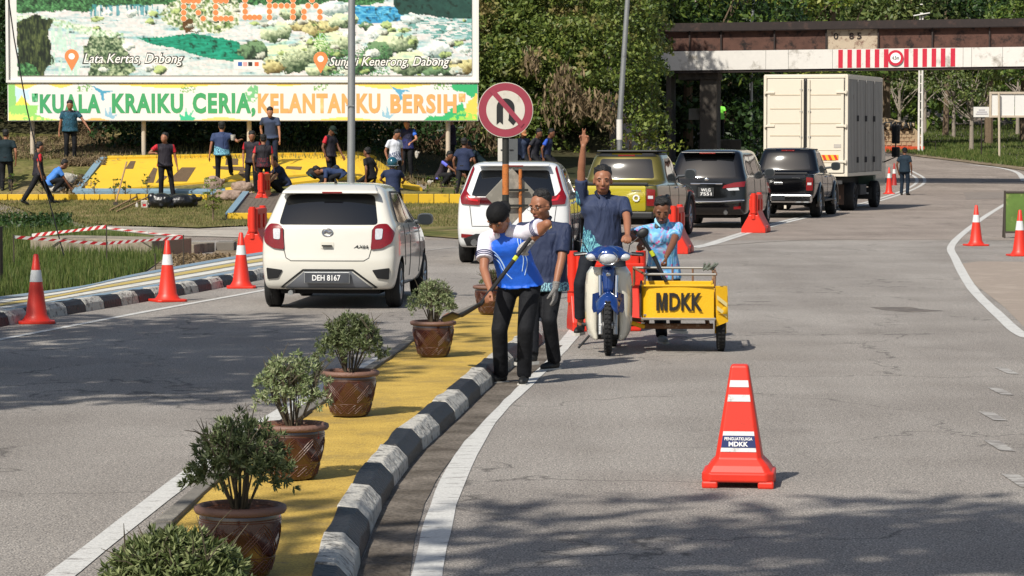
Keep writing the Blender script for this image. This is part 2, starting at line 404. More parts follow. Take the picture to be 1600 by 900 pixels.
def road_line(px,wd,m=WPAINT,z=.005,name='road_line',conv=None):
    conv=conv or (lambda a,b:P(a,b,0))
    pts=[conv(a,b) for a,b in smooth_px(px,6)]
    V=[]
    for i,p in enumerate(pts):
        d=(pts[min(i+1,len(pts)-1)]-pts[max(i-1,0)]); d.z=0; d.normalize(); s=Vector((d.y,-d.x,0))*wd/2*(1+rnd.uniform(-.06,.06))
        V+= [p+s,p-s]
    mb=MB(); mb.add([(v.x,v.y,v.z+z) for v in V],[(2*i,2*i+1,2*i+3,2*i+2) for i in range(len(pts)-1)])
    me=mb.mesh(name)
    if me.polygons[0].normal.z<0: me.flip_normals()
    return tag(link(name,me,m),kind='structure')
road_line([(-60,543),(0,531),(230,487),(400,456),(470,441)],.10)
road_line([(60,930),(120,880),(310,733),(470,626),(560,578),(640,538),(735,486)],.145)
road_line([(655,990),(668,895),(700,770),(760,660),(815,605),(850,572),(885,535),(905,510)],.15)
road_line([(1640,532),(1598,524),(1560,492),(1520,452),(1493,405),(1488,382),(1530,345),(1572,318),(1600,298),(1622,285)],.14)
road_line([(1600,283),(1590,270),(1560,262),(1520,258),(1490,257)],.22,conv=hit)
for a,b in ((1075,1200),(1084,1212)):
    road_line([(a-20,398),(b,352),(b+130,322),(b+185,307),(b+225,291),(b+232,279),(b+210,266)],.13,conv=hit)
for cx,cy in ((1563,612),(1551,651),(1561,697),(1592,752),(1573,580)):
    a=P(cx,cy,0); mb=MB(); mb.add([(a.x-.045,a.y-.3,.005),(a.x+.05,a.y-.35,.005),(a.x+.055,a.y+.3,.005),(a.x-.05,a.y+.35,.005)],[(0,1,2,3)]); tag(mb.build('road_mark',FPAINT),kind='structure')
road_line([(610,397),(700,388),(770,383),(850,378)],.12,FPAINT)
road_line([(1090,386),(1240,376),(1400,374),(1640,377)],.10,mat('joint_sealant','#6f675f',.9,bump=.4),z=.003,name='surface_joint')
road_line([(1392,480),(1412,484),(1450,487)],.5,mat('oil_patch','#5c554f',.8,dirt=('#7d746a',.5),bump=.3),z=.003,name='tar_patch')
ground_poly('far_patch',[(1510,312),(1800,300),(1800,285),(1500,290)],mat('dark_patch','#7c736b',.9,bump=.4,dirt=('#6a625c',.5)),.004)
ground_poly('roadside_apron',[(1500,412),(1530,408),(1800,412),(1800,560),(1606,517),(1570,480),(1524,445)],mat('brown_apron','#8f8276',.95,bump=.5,dirt=('#9c8f82',.5),dscale=1),.003)
# grit strip along the outside of the kerb
mg=ground_mat('kerb_grit',(.09,.075,.06),(.14,.12,.10),(.21,.18,.15),2.5,40)
road_line([(590,960),(604,880),(640,770),(700,690),(765,625),(810,585),(860,540)],.24,mg,z=.006,name='kerbside_grit')
# ------------------------------------------------------------ median
KB=mat('kerb_black_paint','#1e1f22',.55,var=.3,bump=1.2,bscale=30,dirt=('#5c5954',.60),dscale=9)
KW=mat('kerb_white_paint','#b7b3aa',.7,var=.12,bump=1.2,bscale=30,dirt=('#4f4a44',.50),dscale=12)
def kerb(root,px,step,prof,inward,z0=0.0,start=0,brk=True):
    pts=resample([P(a,b,z0) for a,b in smooth_px(px,6)],step); k=start
    for a,b in zip(pts,pts[1:]):
        d=(b-a).normalized(); s=Vector((d.y,-d.x,0))*inward; g=.006
        mb=MB(); n=len(prof); V=[]
        for t in (g,(a-b).length*.35,(a-b).length*.68,(a-b).length-g):
            for i,(u,zz) in enumerate(prof):
                j=rnd.uniform(-.007,.007) if 0<i<n-1 else 0
                V.append(a+d*t+s*(u+j)+Vector((0,0,zz+j)))
        Fc=[]
        for q in range(3):
            for i in range(n-1): Fc.append((q*n+i,q*n+i+1,(q+1)*n+i+1,(q+1)*n+i))
        Fc+= [tuple(range(n)),tuple(3*n+i for i in range(n))]
        mb.add(V,Fc); o=mb.build('kerb_block',KW if k%2==0 else KB,root,bevel=.008); k+=1
prof=[(0,-.02),(.012,.078),(.075,.145),(.175,.15),(.175,-.02)]
med=thing('median_kerb','black and white painted kerb round the yellow median with flower pots','kerb',(0,0,0))
RK=[(545,990),(551,935),(561,890),(582,830),(612,770),(655,712),(705,665),(760,612),(800,577),(835,549),(857,525),(866,505),(860,487),(842,474)]
kerb(med,RK,1.0,prof,-1,start=1)
LK=[(95,990),(170,912),(345,752),(480,655),(590,580),(655,532),(745,490),(800,473),(842,470)]
lowp=[(0,-.02),(.01,.10),(.05,.145),(.14,.15),(.14,-.02)]
med2=thing('median_edging','low weathered concrete edging on the car side of the yellow median','edging',(0,0,0))
KG=mat('old_concrete','#6c675f',.9,var=.25,bump=.8,bscale=30,dirt=('#8d877c',.55),dscale=5)
_kb,_kw=KB,KW; KB=KG; KW=KG; kerb(med2,LK,1.2,lowp,1); KB,KW=_kb,_kw
def off(px,s,z,dd):
    pts=[P(a,b,0) for a,b in smooth_px(px,4)]; out=[]
    for i,p in enumerate(pts):
        d=(pts[min(i+1,len(pts)-1)]-pts[max(i-1,0)]).normalized(); out.append(p+Vector((d.y,-d.x,0))*s*dd+Vector((0,0,z)))
    return out
rp=off(RK,-1,.135,.14); lp=off(LK,1,.125,.11)
def worn_yellow():
    m,nt,b=base('yellow_paving_paint'); L=nt.links.new; tc=N(nt,'ShaderNodeTexCoord')
    n=N(nt,'ShaderNodeTexNoise'); n.inputs['Scale'].default_value=2.2; n.inputs['Detail'].default_value=8; n.inputs['Roughness'].default_value=.65; L(tc.outputs['Object'],n.inputs['Vector'])
    r=N(nt,'ShaderNodeValToRGB'); e=r.color_ramp.elements; e[0].position=.33; e[1].position=.68; e[0].color=(.33,.23,.06,1); e[1].color=(.62,.42,.08,1); k=e.new(.5); k.color=(.51,.34,.06,1); L(n.outputs['Fac'],r.inputs[0])
    g=N(nt,'ShaderNodeTexNoise'); g.inputs['Scale'].default_value=85; g.inputs['Detail'].default_value=3; L(tc.outputs['Object'],g.inputs['Vector'])
    r2=N(nt,'ShaderNodeValToRGB'); r2.color_ramp.elements[0].position=.35; r2.color_ramp.elements[0].color=(.55,.5,.45,1); r2.color_ramp.elements[1].position=.6; L(g.outputs['Fac'],r2.inputs[0])
    x=N(nt,'ShaderNodeMixRGB',blend_type='MULTIPLY'); x.inputs[0].default_value=.8; L(r.outputs[0],x.inputs[1]); L(r2.outputs[0],x.inputs[2])
    d=N(nt,'ShaderNodeTexNoise'); d.inputs['Scale'].default_value=6; d.inputs['Detail'].default_value=9; d.inputs['Roughness'].default_value=.8; L(tc.outputs['Object'],d.inputs['Vector'])
    r3=N(nt,'ShaderNodeValToRGB'); r3.color_ramp.elements[0].position=.58; r3.color_ramp.elements[1].position=.7; L(d.outputs['Fac'],r3.inputs[0])
    y=N(nt,'ShaderNodeMixRGB'); L(r3.outputs[0],y.inputs[0]); L(x.outputs[0],y.inputs[1]); y.inputs[2].default_value=(.22,.15,.07,1)
    L(y.outputs[0],b.inputs['Base Color']); b.inputs['Roughness'].default_value=.85
    bp=N(nt,'ShaderNodeBump'); bp.inputs['Strength'].default_value=.8; bp.inputs['Distance'].default_value=.01; L(g.outputs['Fac'],bp.inputs['Height']); L(bp.outputs[0],b.inputs['Normal'])
    return m
YP=worn_yellow()
n=60
def along(pts,t):
    L_=[0]
    for a,b in zip(pts,pts[1:]): L_.append(L_[-1]+(b-a).length)
    d=t*L_[-1]
    for i in range(len(pts)-1):
        if d<=L_[i+1]: return pts[i].lerp(pts[i+1],(d-L_[i])/max(1e-6,L_[i+1]-L_[i]))
    return pts[-1]
cols=[[along(lp,i/n).lerp(along(rp,i/n),j/8)+Vector((0,0,rnd.uniform(-.003,.003))) for j in range(9)] for i in range(n+1)]
grid_sheet('median_paving',cols,YP)
# ------------------------------------------------------------ left kerb and painted footpath
lk=thing('roadside_kerb','black and white painted kerb along the left footpath behind the red cones','kerb')
LKP=[(-260,562),(-60,524),(0,511),(100,493),(230,471),(330,453),(405,438),(470,428)]
kerb(lk,LKP,.62,[(0,-.02),(.02,.09),(.07,.145),(.17,.15),(.17,-.02)],-1)
fp=off(LKP,-1,.13,.15)
back=[P(a,b,.13) for a,b in smooth_px([(-260,492),(-60,470),(0,463),(130,446),(200,430),(330,406),(420,392),(480,385)],6)]
cols=[[along(fp,i/40).lerp(along(back,i/40),j/4) for j in range(5)] for i in range(41)]
FPM=mat('footpath_concrete','#8d8a80',.9,bump=.5,dirt=('#6f6a60',.5))
grid_sheet('footpath',cols,FPM)
FC=[mat('stripe_blue_grey','#6f8596',.8,dirt=('#8d8a80',.52)),mat('stripe_white','#c4c2ba',.8,dirt=('#8d8a80',.55)),mat('stripe_yellow','#b09a55',.8,dirt=('#8d8a80',.55)),mat('stripe_white','#c4c2ba'),mat('stripe_blue_grey','#6f8596')]
for i in range(40):
    if i%2: continue
    for j in range(5):
        a,b,c_,d=[along(fp,(i+q)/40) for q in (0,.62)]+[along(back,(i+q)/40) for q in (.62,0)]
        pass
for j,(u0,u1) in enumerate([(.02,.16),(.22,.36),(.42,.56),(.62,.76),(.82,.97)]):
    cols=[[along(fp,i/40).lerp(along(back,i/40+.0),u)+Vector((0,0,.004)) for u in (u0,u1)] for i in range(41)]
    grid_sheet('footpath_stripe',cols,FC[j])
# concrete side path behind the grass
PATHM=mat('path_concrete','#a59d92',.9,bump=.5,dirt=('#857d72',.5),dscale=1.5)
ground_poly('side_path',[(-60,342),(105,352),(240,367),(420,372),(420,352),(310,354),(150,348),(-60,333)],PATHM,.012)
ground_poly('dry_patch',[(215,440),(262,398),(330,396),(372,372),(425,366),(430,392),(330,407),(270,420)],SOIL,.02)
ground_poly('grass_patch_soil',[(-400,350),(-60,340),(110,352),(240,368),(262,400),(215,432),(130,450),(0,467),(-60,475),(-400,520)],GRASS2,.016)
# ============================================================ VEGETATION
DG=lambda *a:a
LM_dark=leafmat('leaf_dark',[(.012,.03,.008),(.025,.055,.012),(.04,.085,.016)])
LM_mid=leafmat('leaf_mid',[(.035,.07,.012),(.08,.13,.022),(.15,.20,.035)])
LM_thick=leafmat('leaf_thicket',[(.04,.07,.012),(.10,.145,.025),(.20,.24,.05)],patch=((.24,.19,.07),.45,.58))
LM_yel=leafmat('leaf_yellow_green',[(.08,.13,.015),(.17,.22,.03),(.29,.31,.06)])
LM_dry=leafmat('leaf_dry',[(.10,.07,.035),(.2,.145,.08),(.3,.22,.13)],rough=.8)
LM_acac=leafmat('leaf_feathery',[(.05,.08,.02),(.10,.14,.035),(.17,.19,.06)])
BARK=mat('bark','#6b5b49',.9,var=.3,bump=1,bscale=14)
BARKP=mat('pale_bark','#8b8175',.9,var=.2,bump=.6,bscale=14)
def fib(n,rs):
    v=rs.normal(size=(n,3)); return v/np.linalg.norm(v,axis=1)[:,None]
def lump_cloud(lumps,per,seed=1,cull=None,squash=.75):
    """lumps: list of (x,y,z,r). leaves on and inside each lump"""
    rs=np.random.RandomState(seed); cs=[];ns=[]
    for (x,y,z,r) in lumps:
        k=max(6,int(per*r*r)); v=fib(k,rs); v[:,2]=np.abs(v[:,2])*1.0-.35*rs.rand(k)
        rad=r*(.72+.34*rs.rand(k)); p=v*rad[:,None]; p[:,2]*=squash
        cs.append(p+np.array([x,y,z])); ns.append(v)
    c=np.concatenate(cs); nn=np.concatenate(ns)
    if cull is not None:
        m=cull(c); c=c[m]; nn=nn[m]
    return c,nn
def tree(name,label,base,h,crown,per,leaf,m,seed=1,group=None,cat='tree',lumps=22,trunk=.14,bark=None,lean=(0,0),lr=(.25,.5),group_=None,asp=.5):
    rs=random.Random(seed); t=thing(name,label,cat,base,0,group)
    cx,cy,cz,rx,ry,rz_=crown
    L_=[]
    for i in range(lumps):
        a=rs.uniform(0,6.283); u=rs.random()**.45; q=rs.uniform(-.8,1)
        s=math.sqrt(max(.05,1-q*q*.8)); r=min(rx,rz_)*rs.uniform(*lr)
        L_.append((cx+rx*u*s*math.cos(a),cy+ry*u*s*math.sin(a),cz+rz_*q*.85,r))
    mb=MB(); top=Vector((cx,cy,cz)); ln=Vector((lean[0],lean[1],0))
    mb.tube([(0,0,-.3),ln*.3+Vector((0,0,h*.3)),ln*.7+Vector((0,0,h*.55)),top*.9+Vector((0,0,.1))],[trunk*1.3,trunk,trunk*.8,trunk*.35],9)
    for (x,y,z,r) in L_[:min(14,lumps)]:
        z0=max(h*.35,z-rz_*.9-r); st_=Vector((0,0,0)).lerp(top,min(.95,z0/max(.1,cz))); e=Vector((x,y,z)); md=st_.lerp(e,.5)+Vector((rs.uniform(-.2,.2),rs.uniform(-.2,.2),-.1*r))
        mb.tube([st_,md,e],[trunk*.45,trunk*.28,trunk*.08],6)
    mb.build('trunk',bark or BARK,t,smooth=True)
    c,nn=lump_cloud(L_,per,seed); leaves('crown',c,leaf,m,t,norms=nn,seed=seed,aspect=asp)
    return t
# --- shaded undergrowth behind the big billboard
def slope_lumps(x0,x1,y0,y1,n,r0,r1,zadd=(0,0),seed=3):
    rs=random.Random(seed); o=[]
    for i in range(n):
        y=y0+(y1-y0)*rs.random(); x=rs.uniform(x0,x1)*y/85.; o.append((x,y,terr(x,y)+rs.uniform(*zadd),rs.uniform(r0,r1)))
    return o
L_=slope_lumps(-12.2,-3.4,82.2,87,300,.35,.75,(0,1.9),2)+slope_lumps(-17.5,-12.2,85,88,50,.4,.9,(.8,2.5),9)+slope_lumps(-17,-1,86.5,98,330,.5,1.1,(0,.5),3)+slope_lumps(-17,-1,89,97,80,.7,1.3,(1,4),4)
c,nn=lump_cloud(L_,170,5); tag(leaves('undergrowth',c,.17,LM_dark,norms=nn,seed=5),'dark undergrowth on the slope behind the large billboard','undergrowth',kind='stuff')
# dry grass on the lit bit of slope left under the banner
rs=np.random.RandomState(8)
pp=[];
for i in range(5200):
    p=hit(rnd.uniform(96,165),rnd.uniform(188,262)); pp.append(p)
for i in range(5200):
    x=rnd.uniform(-17.2,-10.6); y=rnd.uniform(79,85.5); pp.append((x,y,terr(x,y)))
c=np.array([tuple(p) for p in pp]); tag(leaves('dry_weeds',c+np.array([0,0,.08]),.17,LM_dry,seed=8,aspect=.22,up=0),'dry brown weeds on the slope under the left end of the banner','weeds',kind='stuff')
# --- vine thicket right of the billboard
L_=[];rs_=random.Random(11)
for i in range(560):
    y=rs_.uniform(87.5,97); px=rs_.uniform(700,1022); x=(px-800)/F*y
    z=terr(x,y)+rs_.uniform(0,1.2)+(rs_.random()**2)*3.2+(rs_.random()*5.5 if px>940 else 0)
    L_.append((x,y,z,rs_.uniform(.35,.85)))
for i in range(150):
    y=rs_.uniform(97,109); px=rs_.uniform(950,1000); x=(px-800)/F*y
    L_.append((x,y,rs_.uniform(.5,8.5),rs_.uniform(.5,1.0)))
c,nn=lump_cloud(L_,230,12); tag(leaves('vine_thicket',c,.155,LM_thick,norms=nn,seed=12,aspect=.6),'sunlit tangle of vines and creepers between the billboard and the leaning pole','thicket',kind='stuff')
# drooping dead creepers
c=[];dd=[]
for (px,py,w_,n_) in ((880,130,26,150),(900,160,24,170),(925,165,30,150),(860,170,18,90),(770,225,20,120),(735,210,16,160),(955,180,22,120),(830,95,14,60),(670,235,40,420),(590,225,45,300)):
    for i in range(n_):
        q=PD(px+rnd.gauss(0,w_*.5),py+rnd.gauss(0,14),86.6+rnd.uniform(-.3,.6)); q.z=max(q.z,terr(q.x,q.y)+.05); c.append(tuple(q)); dd.append((rnd.uniform(-.2,.2),rnd.uniform(-.3,.1),-1.2))
tag(leaves('dead_creeper',np.array(c),.26,LM_dry,dirs=np.array(dd),seed=13,aspect=.28),'brown dead creeper leaves hanging down over the thicket','creeper',kind='stuff')
def T(px,py,d,zoff=0):
    p=PD(px,py,d); return (p.x,p.y,terr(p.x,p.y)-.1+zoff)
tree('bushy_tree','broad sunlit tree leaning over the left end of the rusty bridge',T(968,200,98),6.5,(0.1,0,2.4,1.5,1.6,2.6),190,.17,LM_mid,21,lumps=46)
tree('sapling','young tree with long pale leaves just right of the leaning grey pole',T(1000,208,90),3.4,(.0,0,2.2,.8,.8,1.2),170,.24,LM_yel,22,lumps=18,trunk=.06,asp=.3)
tree('roadside_bush','rounded leafy bush behind the roof of the yellow pickup',T(985,232,88),2.2,(0,0,.7,1.7,1.,.7),300,.13,LM_yel,23,cat='bush',lumps=30,trunk=.05)
tree('roadside_bush','dark leafy bush behind the roof of the white SUV',T(880,240,88.5),2.,(0,0,.7,1.5,1.,.75),300,.13,LM_mid,24,cat='bush',lumps=26,trunk=.05)
for i,(px,d,h,rx,lab,m) in enumerate(((770,101,12,2.6,'tall tree rising behind the thicket next to the billboard edge',LM_mid),(860,104,13,3.,'tall dark tree rising behind the middle of the vine thicket',LM_dark),(950,102,12,2.6,'tall tree behind the top of the leaning pole',LM_mid),
      (1075,124,12,3.2,'leafy tree rising above the left third of the bridge',LM_mid),(1140,131,12,3.2,'tree behind the bridge with the thin grey pole in front of it',LM_dark),(1215,140,13,3.6,'olive green tree rising above the bridge over the truck',LM_yel),(1300,150,14,4,'green tree rising above the bridge patch of faded paint',LM_mid),
      (1385,158,14,4,'tree behind the bridge just left of the palm',LM_acac),(1545,160,13,4,'dark tree behind the bridge right of the palm',LM_dark),(1600,166,14,4,'yellow-green tree above the right end of the bridge',LM_yel),(1640,150,12,4,'tree at the right edge behind the bridge',LM_mid))):
    b=T(px,200,d); z=8.3-b[2] if d<120 else 8.0-b[2]+(d-120)*.02
    tree('tall_tree',lab,b,h,(0,0,max(2.5,z-1.2),rx,2.2,3.6),75,.30,m,30+i,lumps=46,trunk=.2)
# feathery layered trees right of the truck, beyond the bridge
for i,(px,py,d,zc,rx,lab) in enumerate(((1405,215,168,5.2,2.6,'layered feathery tree behind the stone sign'),(1490,214,172,5.0,3.2,'layered feathery tree with a pale trunk on the grass bank'),(1518,220,150,4.2,2.,'small spreading tree just left of the blank white billboard'),(1590,200,178,6,3.4,'feathery tree behind the blank white billboard'),(1445,210,182,6.5,3.4,'tall feathery tree behind the concrete pole'),(1375,212,180,6.5,3.2,'feathery tree right behind the truck roof'))):
    b=T(px,py,d); tree('acacia_tree',lab,b,5,(0,0,zc-b[2]*.5,rx,2,1.9),120,.2,LM_acac,60+i,lumps=40,trunk=.1,bark=BARKP,lr=(.2,.4))
L_=[];rs_=random.Random(17)
for i in range(520):
    y=rs_.uniform(186,215); px=rs_.uniform(1020,1660); x=(px-800)/F*y; L_.append((x,y,terr(x,y)+rs_.random()*10,rs_.uniform(.9,1.9)))
c,nn=lump_cloud(L_,26,18); tag(leaves('distant_wood',c,.55,LM_mid,norms=nn,seed=18,aspect=.6),'distant wood closing the view beyond the grass bank','wood',kind='stuff')
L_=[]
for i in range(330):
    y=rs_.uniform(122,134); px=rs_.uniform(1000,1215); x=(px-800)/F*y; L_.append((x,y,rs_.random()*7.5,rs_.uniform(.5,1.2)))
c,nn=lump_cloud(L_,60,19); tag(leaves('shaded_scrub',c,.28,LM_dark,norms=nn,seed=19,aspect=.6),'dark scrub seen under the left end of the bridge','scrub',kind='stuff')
# palm with hanging dead fronds above the bridge
b=T(1478,100,176); t=thing('palm_tree','palm with long drooping dead fronds hanging just above the bridge','palm',b)
mb=MB(); mb.tube([(0,0,-.3),(.1,0,4),(0,0,11.2-b[2])],[.2,.16,.14],10); mb.build('trunk',BARK,t,smooth=True)
for i in range(11):
    a=i*.571+.3; mb=MB(); pts=[]
    for k in range(7):
        u=k/6; rr=2.1*math.sin(min(1,u*1.35)*1.57)*(1.+.15*(i%3)); zz=11.2-b[2]+.7*math.sin(u*2.2)-3.4*u*u
        pts.append(Vector((math.cos(a)*rr,math.sin(a)*rr,zz)))
    mb.tube(pts,[.035]*6+[.01],5)
    for k in range(1,7):
        for q in range(5):
            p=pts[k-1].lerp(pts[k],q/5); s=Vector((-math.sin(a),math.cos(a),0))
            for sg in(-1,1):
                e=p+s*sg*.16+Vector((0,0,-.95)); n_=Vector((math.cos(a),math.sin(a),0))*.03; mb.add([p-n_,p+n_,e],[(0,1,2)])
    mb.build('frond',LM_dry if i%3 else LM_yel,t)
# --- grass blades
def blades(name,pts,h,wd,m,seed=1,lean=.35):
    rs=np.random.RandomState(seed); c=np.array([tuple(p) for p in pts]); n=len(c)
    a=rs.rand(n)*6.283; hh=h*(.5+.8*rs.rand(n)); ln=lean*hh*rs.rand(n); b=rs.rand(n)*6.283
    V=np.empty((n,3,3)); ux=np.stack([np.cos(a),np.sin(a),0*a],1)*wd*.5
    V[:,0]=c-ux; V[:,1]=c+ux; V[:,2]=c+np.stack([np.cos(b)*ln,np.sin(b)*ln,hh],1)
    me=fast_mesh(name,V.reshape(-1,3),np.arange(n*3).reshape(-1,3),3); return link(name,me,m)
GB1=leafmat('grass_lush',[(.04,.075,.012),(.08,.12,.02),(.17,.18,.06)],rough=.6)
GB2=leafmat('grass_dry',[(.09,.11,.025),(.16,.155,.05),(.28,.22,.10)],rough=.7)
def in_poly(px,py,poly):
    c=False; j=len(poly)-1
    for i in range(len(poly)):
        if (poly[i][1]>py)!=(poly[j][1]>py) and px<(poly[j][0]-poly[i][0])*(py-poly[i][1])/(poly[j][1]-poly[i][1])+poly[i][0]: c=not c
        j=i
    return c
PG=[(-20,345),(110,352),(185,366),(262,400),(215,432),(130,449),(0,466),(-20,470)]
pts=[]
while len(pts)<16000:
    px,py=rnd.uniform(-20,262),rnd.uniform(345,470)
    if in_poly(px,py,PG):
        q=P(px,py,.016)
        if 285<px or py>360+(px>150)*12: pts.append(q)
tag(blades('tall_grass',pts,.19,.018,GB1,3),'lush tall grass between the footpath and the side path','grass',kind='stuff')
pts=[]
for i in range(42000):
    px=rnd.uniform(-40,740); py=rnd.uniform(305,372); p=hit(px,py)
    if p.y<le[0][1]*0+60 : continue
    pts.append(p+Vector((0,0,.02)))
pts=[p for p in pts if p.y>64.8]
tag(blades('lawn_grass',pts,.055,.022,GB2,4),'short patchy lawn grass in front of the slogan board','grass',kind='stuff')
pts=[]
for i in range(26000):
    px=rnd.uniform(1385,1620); py=rnd.uniform(196,262); p=hit(px,py)
    if py<239+max(0,px-1400)*.12 and p.y>125: pts.append(p+Vector((0,0,.05)))
tag(blades('bank_grass',pts,.16,.06,GB1,5),'rough green grass on the bank beyond the far bend','grass',kind='stuff')
pts=[]
for i in range(7000):
    px=rnd.uniform(-60,745); y=rnd.uniform(78.5,86); x=(px-800)/F*y; pts.append(Vector((x,y,terr(x,y))))
tag(blades('slope_grass',pts,.18,.03,GB2,6),'scruffy grass along the top of the yellow slogan board','grass',kind='stuff')
c=[]
for i in range(2600):
    px,py=rnd.uniform(-30,112),rnd.gauss(352,8); py=max(338,min(py,366)); c.append(tuple(P(px,py,0)+Vector((0,0,rnd.uniform(0,.22)))))
tag(leaves('low_shrub_mass',np.array(c),.12,LM_dark,seed=41),'dark low shrubs at the left edge beside the side path','shrub',kind='stuff')
c=[]
for i in range(900):
    px,py=rnd.uniform(262,360),rnd.uniform(400,418); c.append(tuple(P(px,py,.03)+Vector((0,0,rnd.uniform(0,.05)))))
tag(leaves('leaf_litter',np.array(c),.09,LM_dry,seed=42,aspect=.35),'brown leaf litter beside the concrete culvert','leaves',kind='stuff')
# --- overhanging trees outside the frame whose shade falls on the road
def shade_tree(lab,base,cx,cy,cz,rx,ry,seed,lumps,per,leaf=.24):
    tree('roadside_tree',lab,base,cz,(cx-base[0],cy-base[1],cz,rx,ry,1.2),per,leaf,LM_mid,seed,lumps=lumps,trunk=.22,lr=(.5,.95))
# ============================================================ STRUCTURES
GALV=mat('galvanised_steel','#9a9c9c',.45,.6,var=.1,bump=.1,dirt=('#6f6d69',.6))
WHITE=mat('white_sheet','#d9d7d2',.5,var=.04,dirt=('#b5b0a6',.66),dscale=1.2)
POSTW=mat('cream_post','#b9ab98',.7,var=.12,dirt=('#7e6f5d',.6))
# --- fbm noise for the printed picture
def vnoise(x,y,seed=0):
    xi=np.floor(x).astype(int); yi=np.floor(y).astype(int); fx=x-xi; fy=y-yi
    fx=fx*fx*(3-2*fx); fy=fy*fy*(3-2*fy)
    def h(a,b):
        n=(a*374761393+b*668265263+seed*1442695)&0x7fffffff; n=((n^(n>>13))*1274126177)&0x7fffffff; return ((n^(n>>16))&0xffff)/65535.
    return (h(xi,yi)*(1-fx)+h(xi+1,yi)*fx)*(1-fy)+(h(xi,yi+1)*(1-fx)+h(xi+1,yi+1)*fx)*fy
def fbm(x,y,s=0,o=4):
    t=0;a=.5
    for i in range(o): t=t+a*vnoise(x*2**i,y*2**i,s+i); a*=.5
    return t/(1-.5**o)
def printed(name,x0,x1,y0,y1,step,dist,fn,parent,rough=.45):
    """flat printed sheet: a grid whose printed ink is stored per corner"""
    nx=int((x1-x0)/step)+1; ny=int((y1-y0)/step)+1
    X,Y=np.meshgrid(np.linspace(x0,x1,nx),np.linspace(y0,y1,ny)); col=fn(X,Y)
    a=PD(x0,y0,dist);b=PD(x1,y0,dist);c=PD(x0,y1,dist)
    u=(X-x0)/(x1-x0); v=(Y-y0)/(y1-y0)
    V=np.stack([a.x+(b.x-a.x)*u,np.full_like(X,dist),a.z+(c.z-a.z)*v],-1).reshape(-1,3)
    i=np.arange(nx*ny).reshape(ny,nx); Fc=np.stack([i[:-1,:-1],i[1:,:-1],i[1:,1:],i[:-1,1:]],-1).reshape(-1,4)
    me=fast_mesh(name,V,Fc,4); at=me.color_attributes.new('ink','FLOAT_COLOR','POINT')
    cl=np.concatenate([np.clip(col.reshape(-1,3),0,1)**2.2,np.ones((nx*ny,1))],1); at.data.foreach_set('color',cl.astype(np.float32).ravel())
    m,nt,bb=base(name+'_ink'); n=N(nt,'ShaderNodeAttribute'); n.attribute_name='ink'; nt.links.new(n.outputs['Color'],bb.inputs['Base Color']); bb.inputs['Roughness'].default_value=rough
    return link(name,me,m,parent)
def mixa(c,m,k):
    m=np.clip(m,0,1)[...,None]; return c*(1-m)+np.array(k)*m if not isinstance(k,np.ndarray) or k.ndim==1 else c*(1-m)+k*m
def pmask(X,Y,poly,wob=3,s=.15,seed=0):
    xx=X+(fbm(X*s,Y*s,seed)-.5)*wob*2; yy=Y+(fbm(X*s,Y*s,seed+9)-.5)*wob*2
    m=np.zeros(X.shape,bool); j=len(poly)-1
    for i in range(len(poly)):
        (ax,ay),(bx,by)=poly[i],poly[j]
        if ay!=by: m^=((ay>yy)!=(by>yy))&(xx<(bx-ax)*(yy-ay)/(by-ay)+ax)
        j=i
    return m.astype(float)
A_=np.array
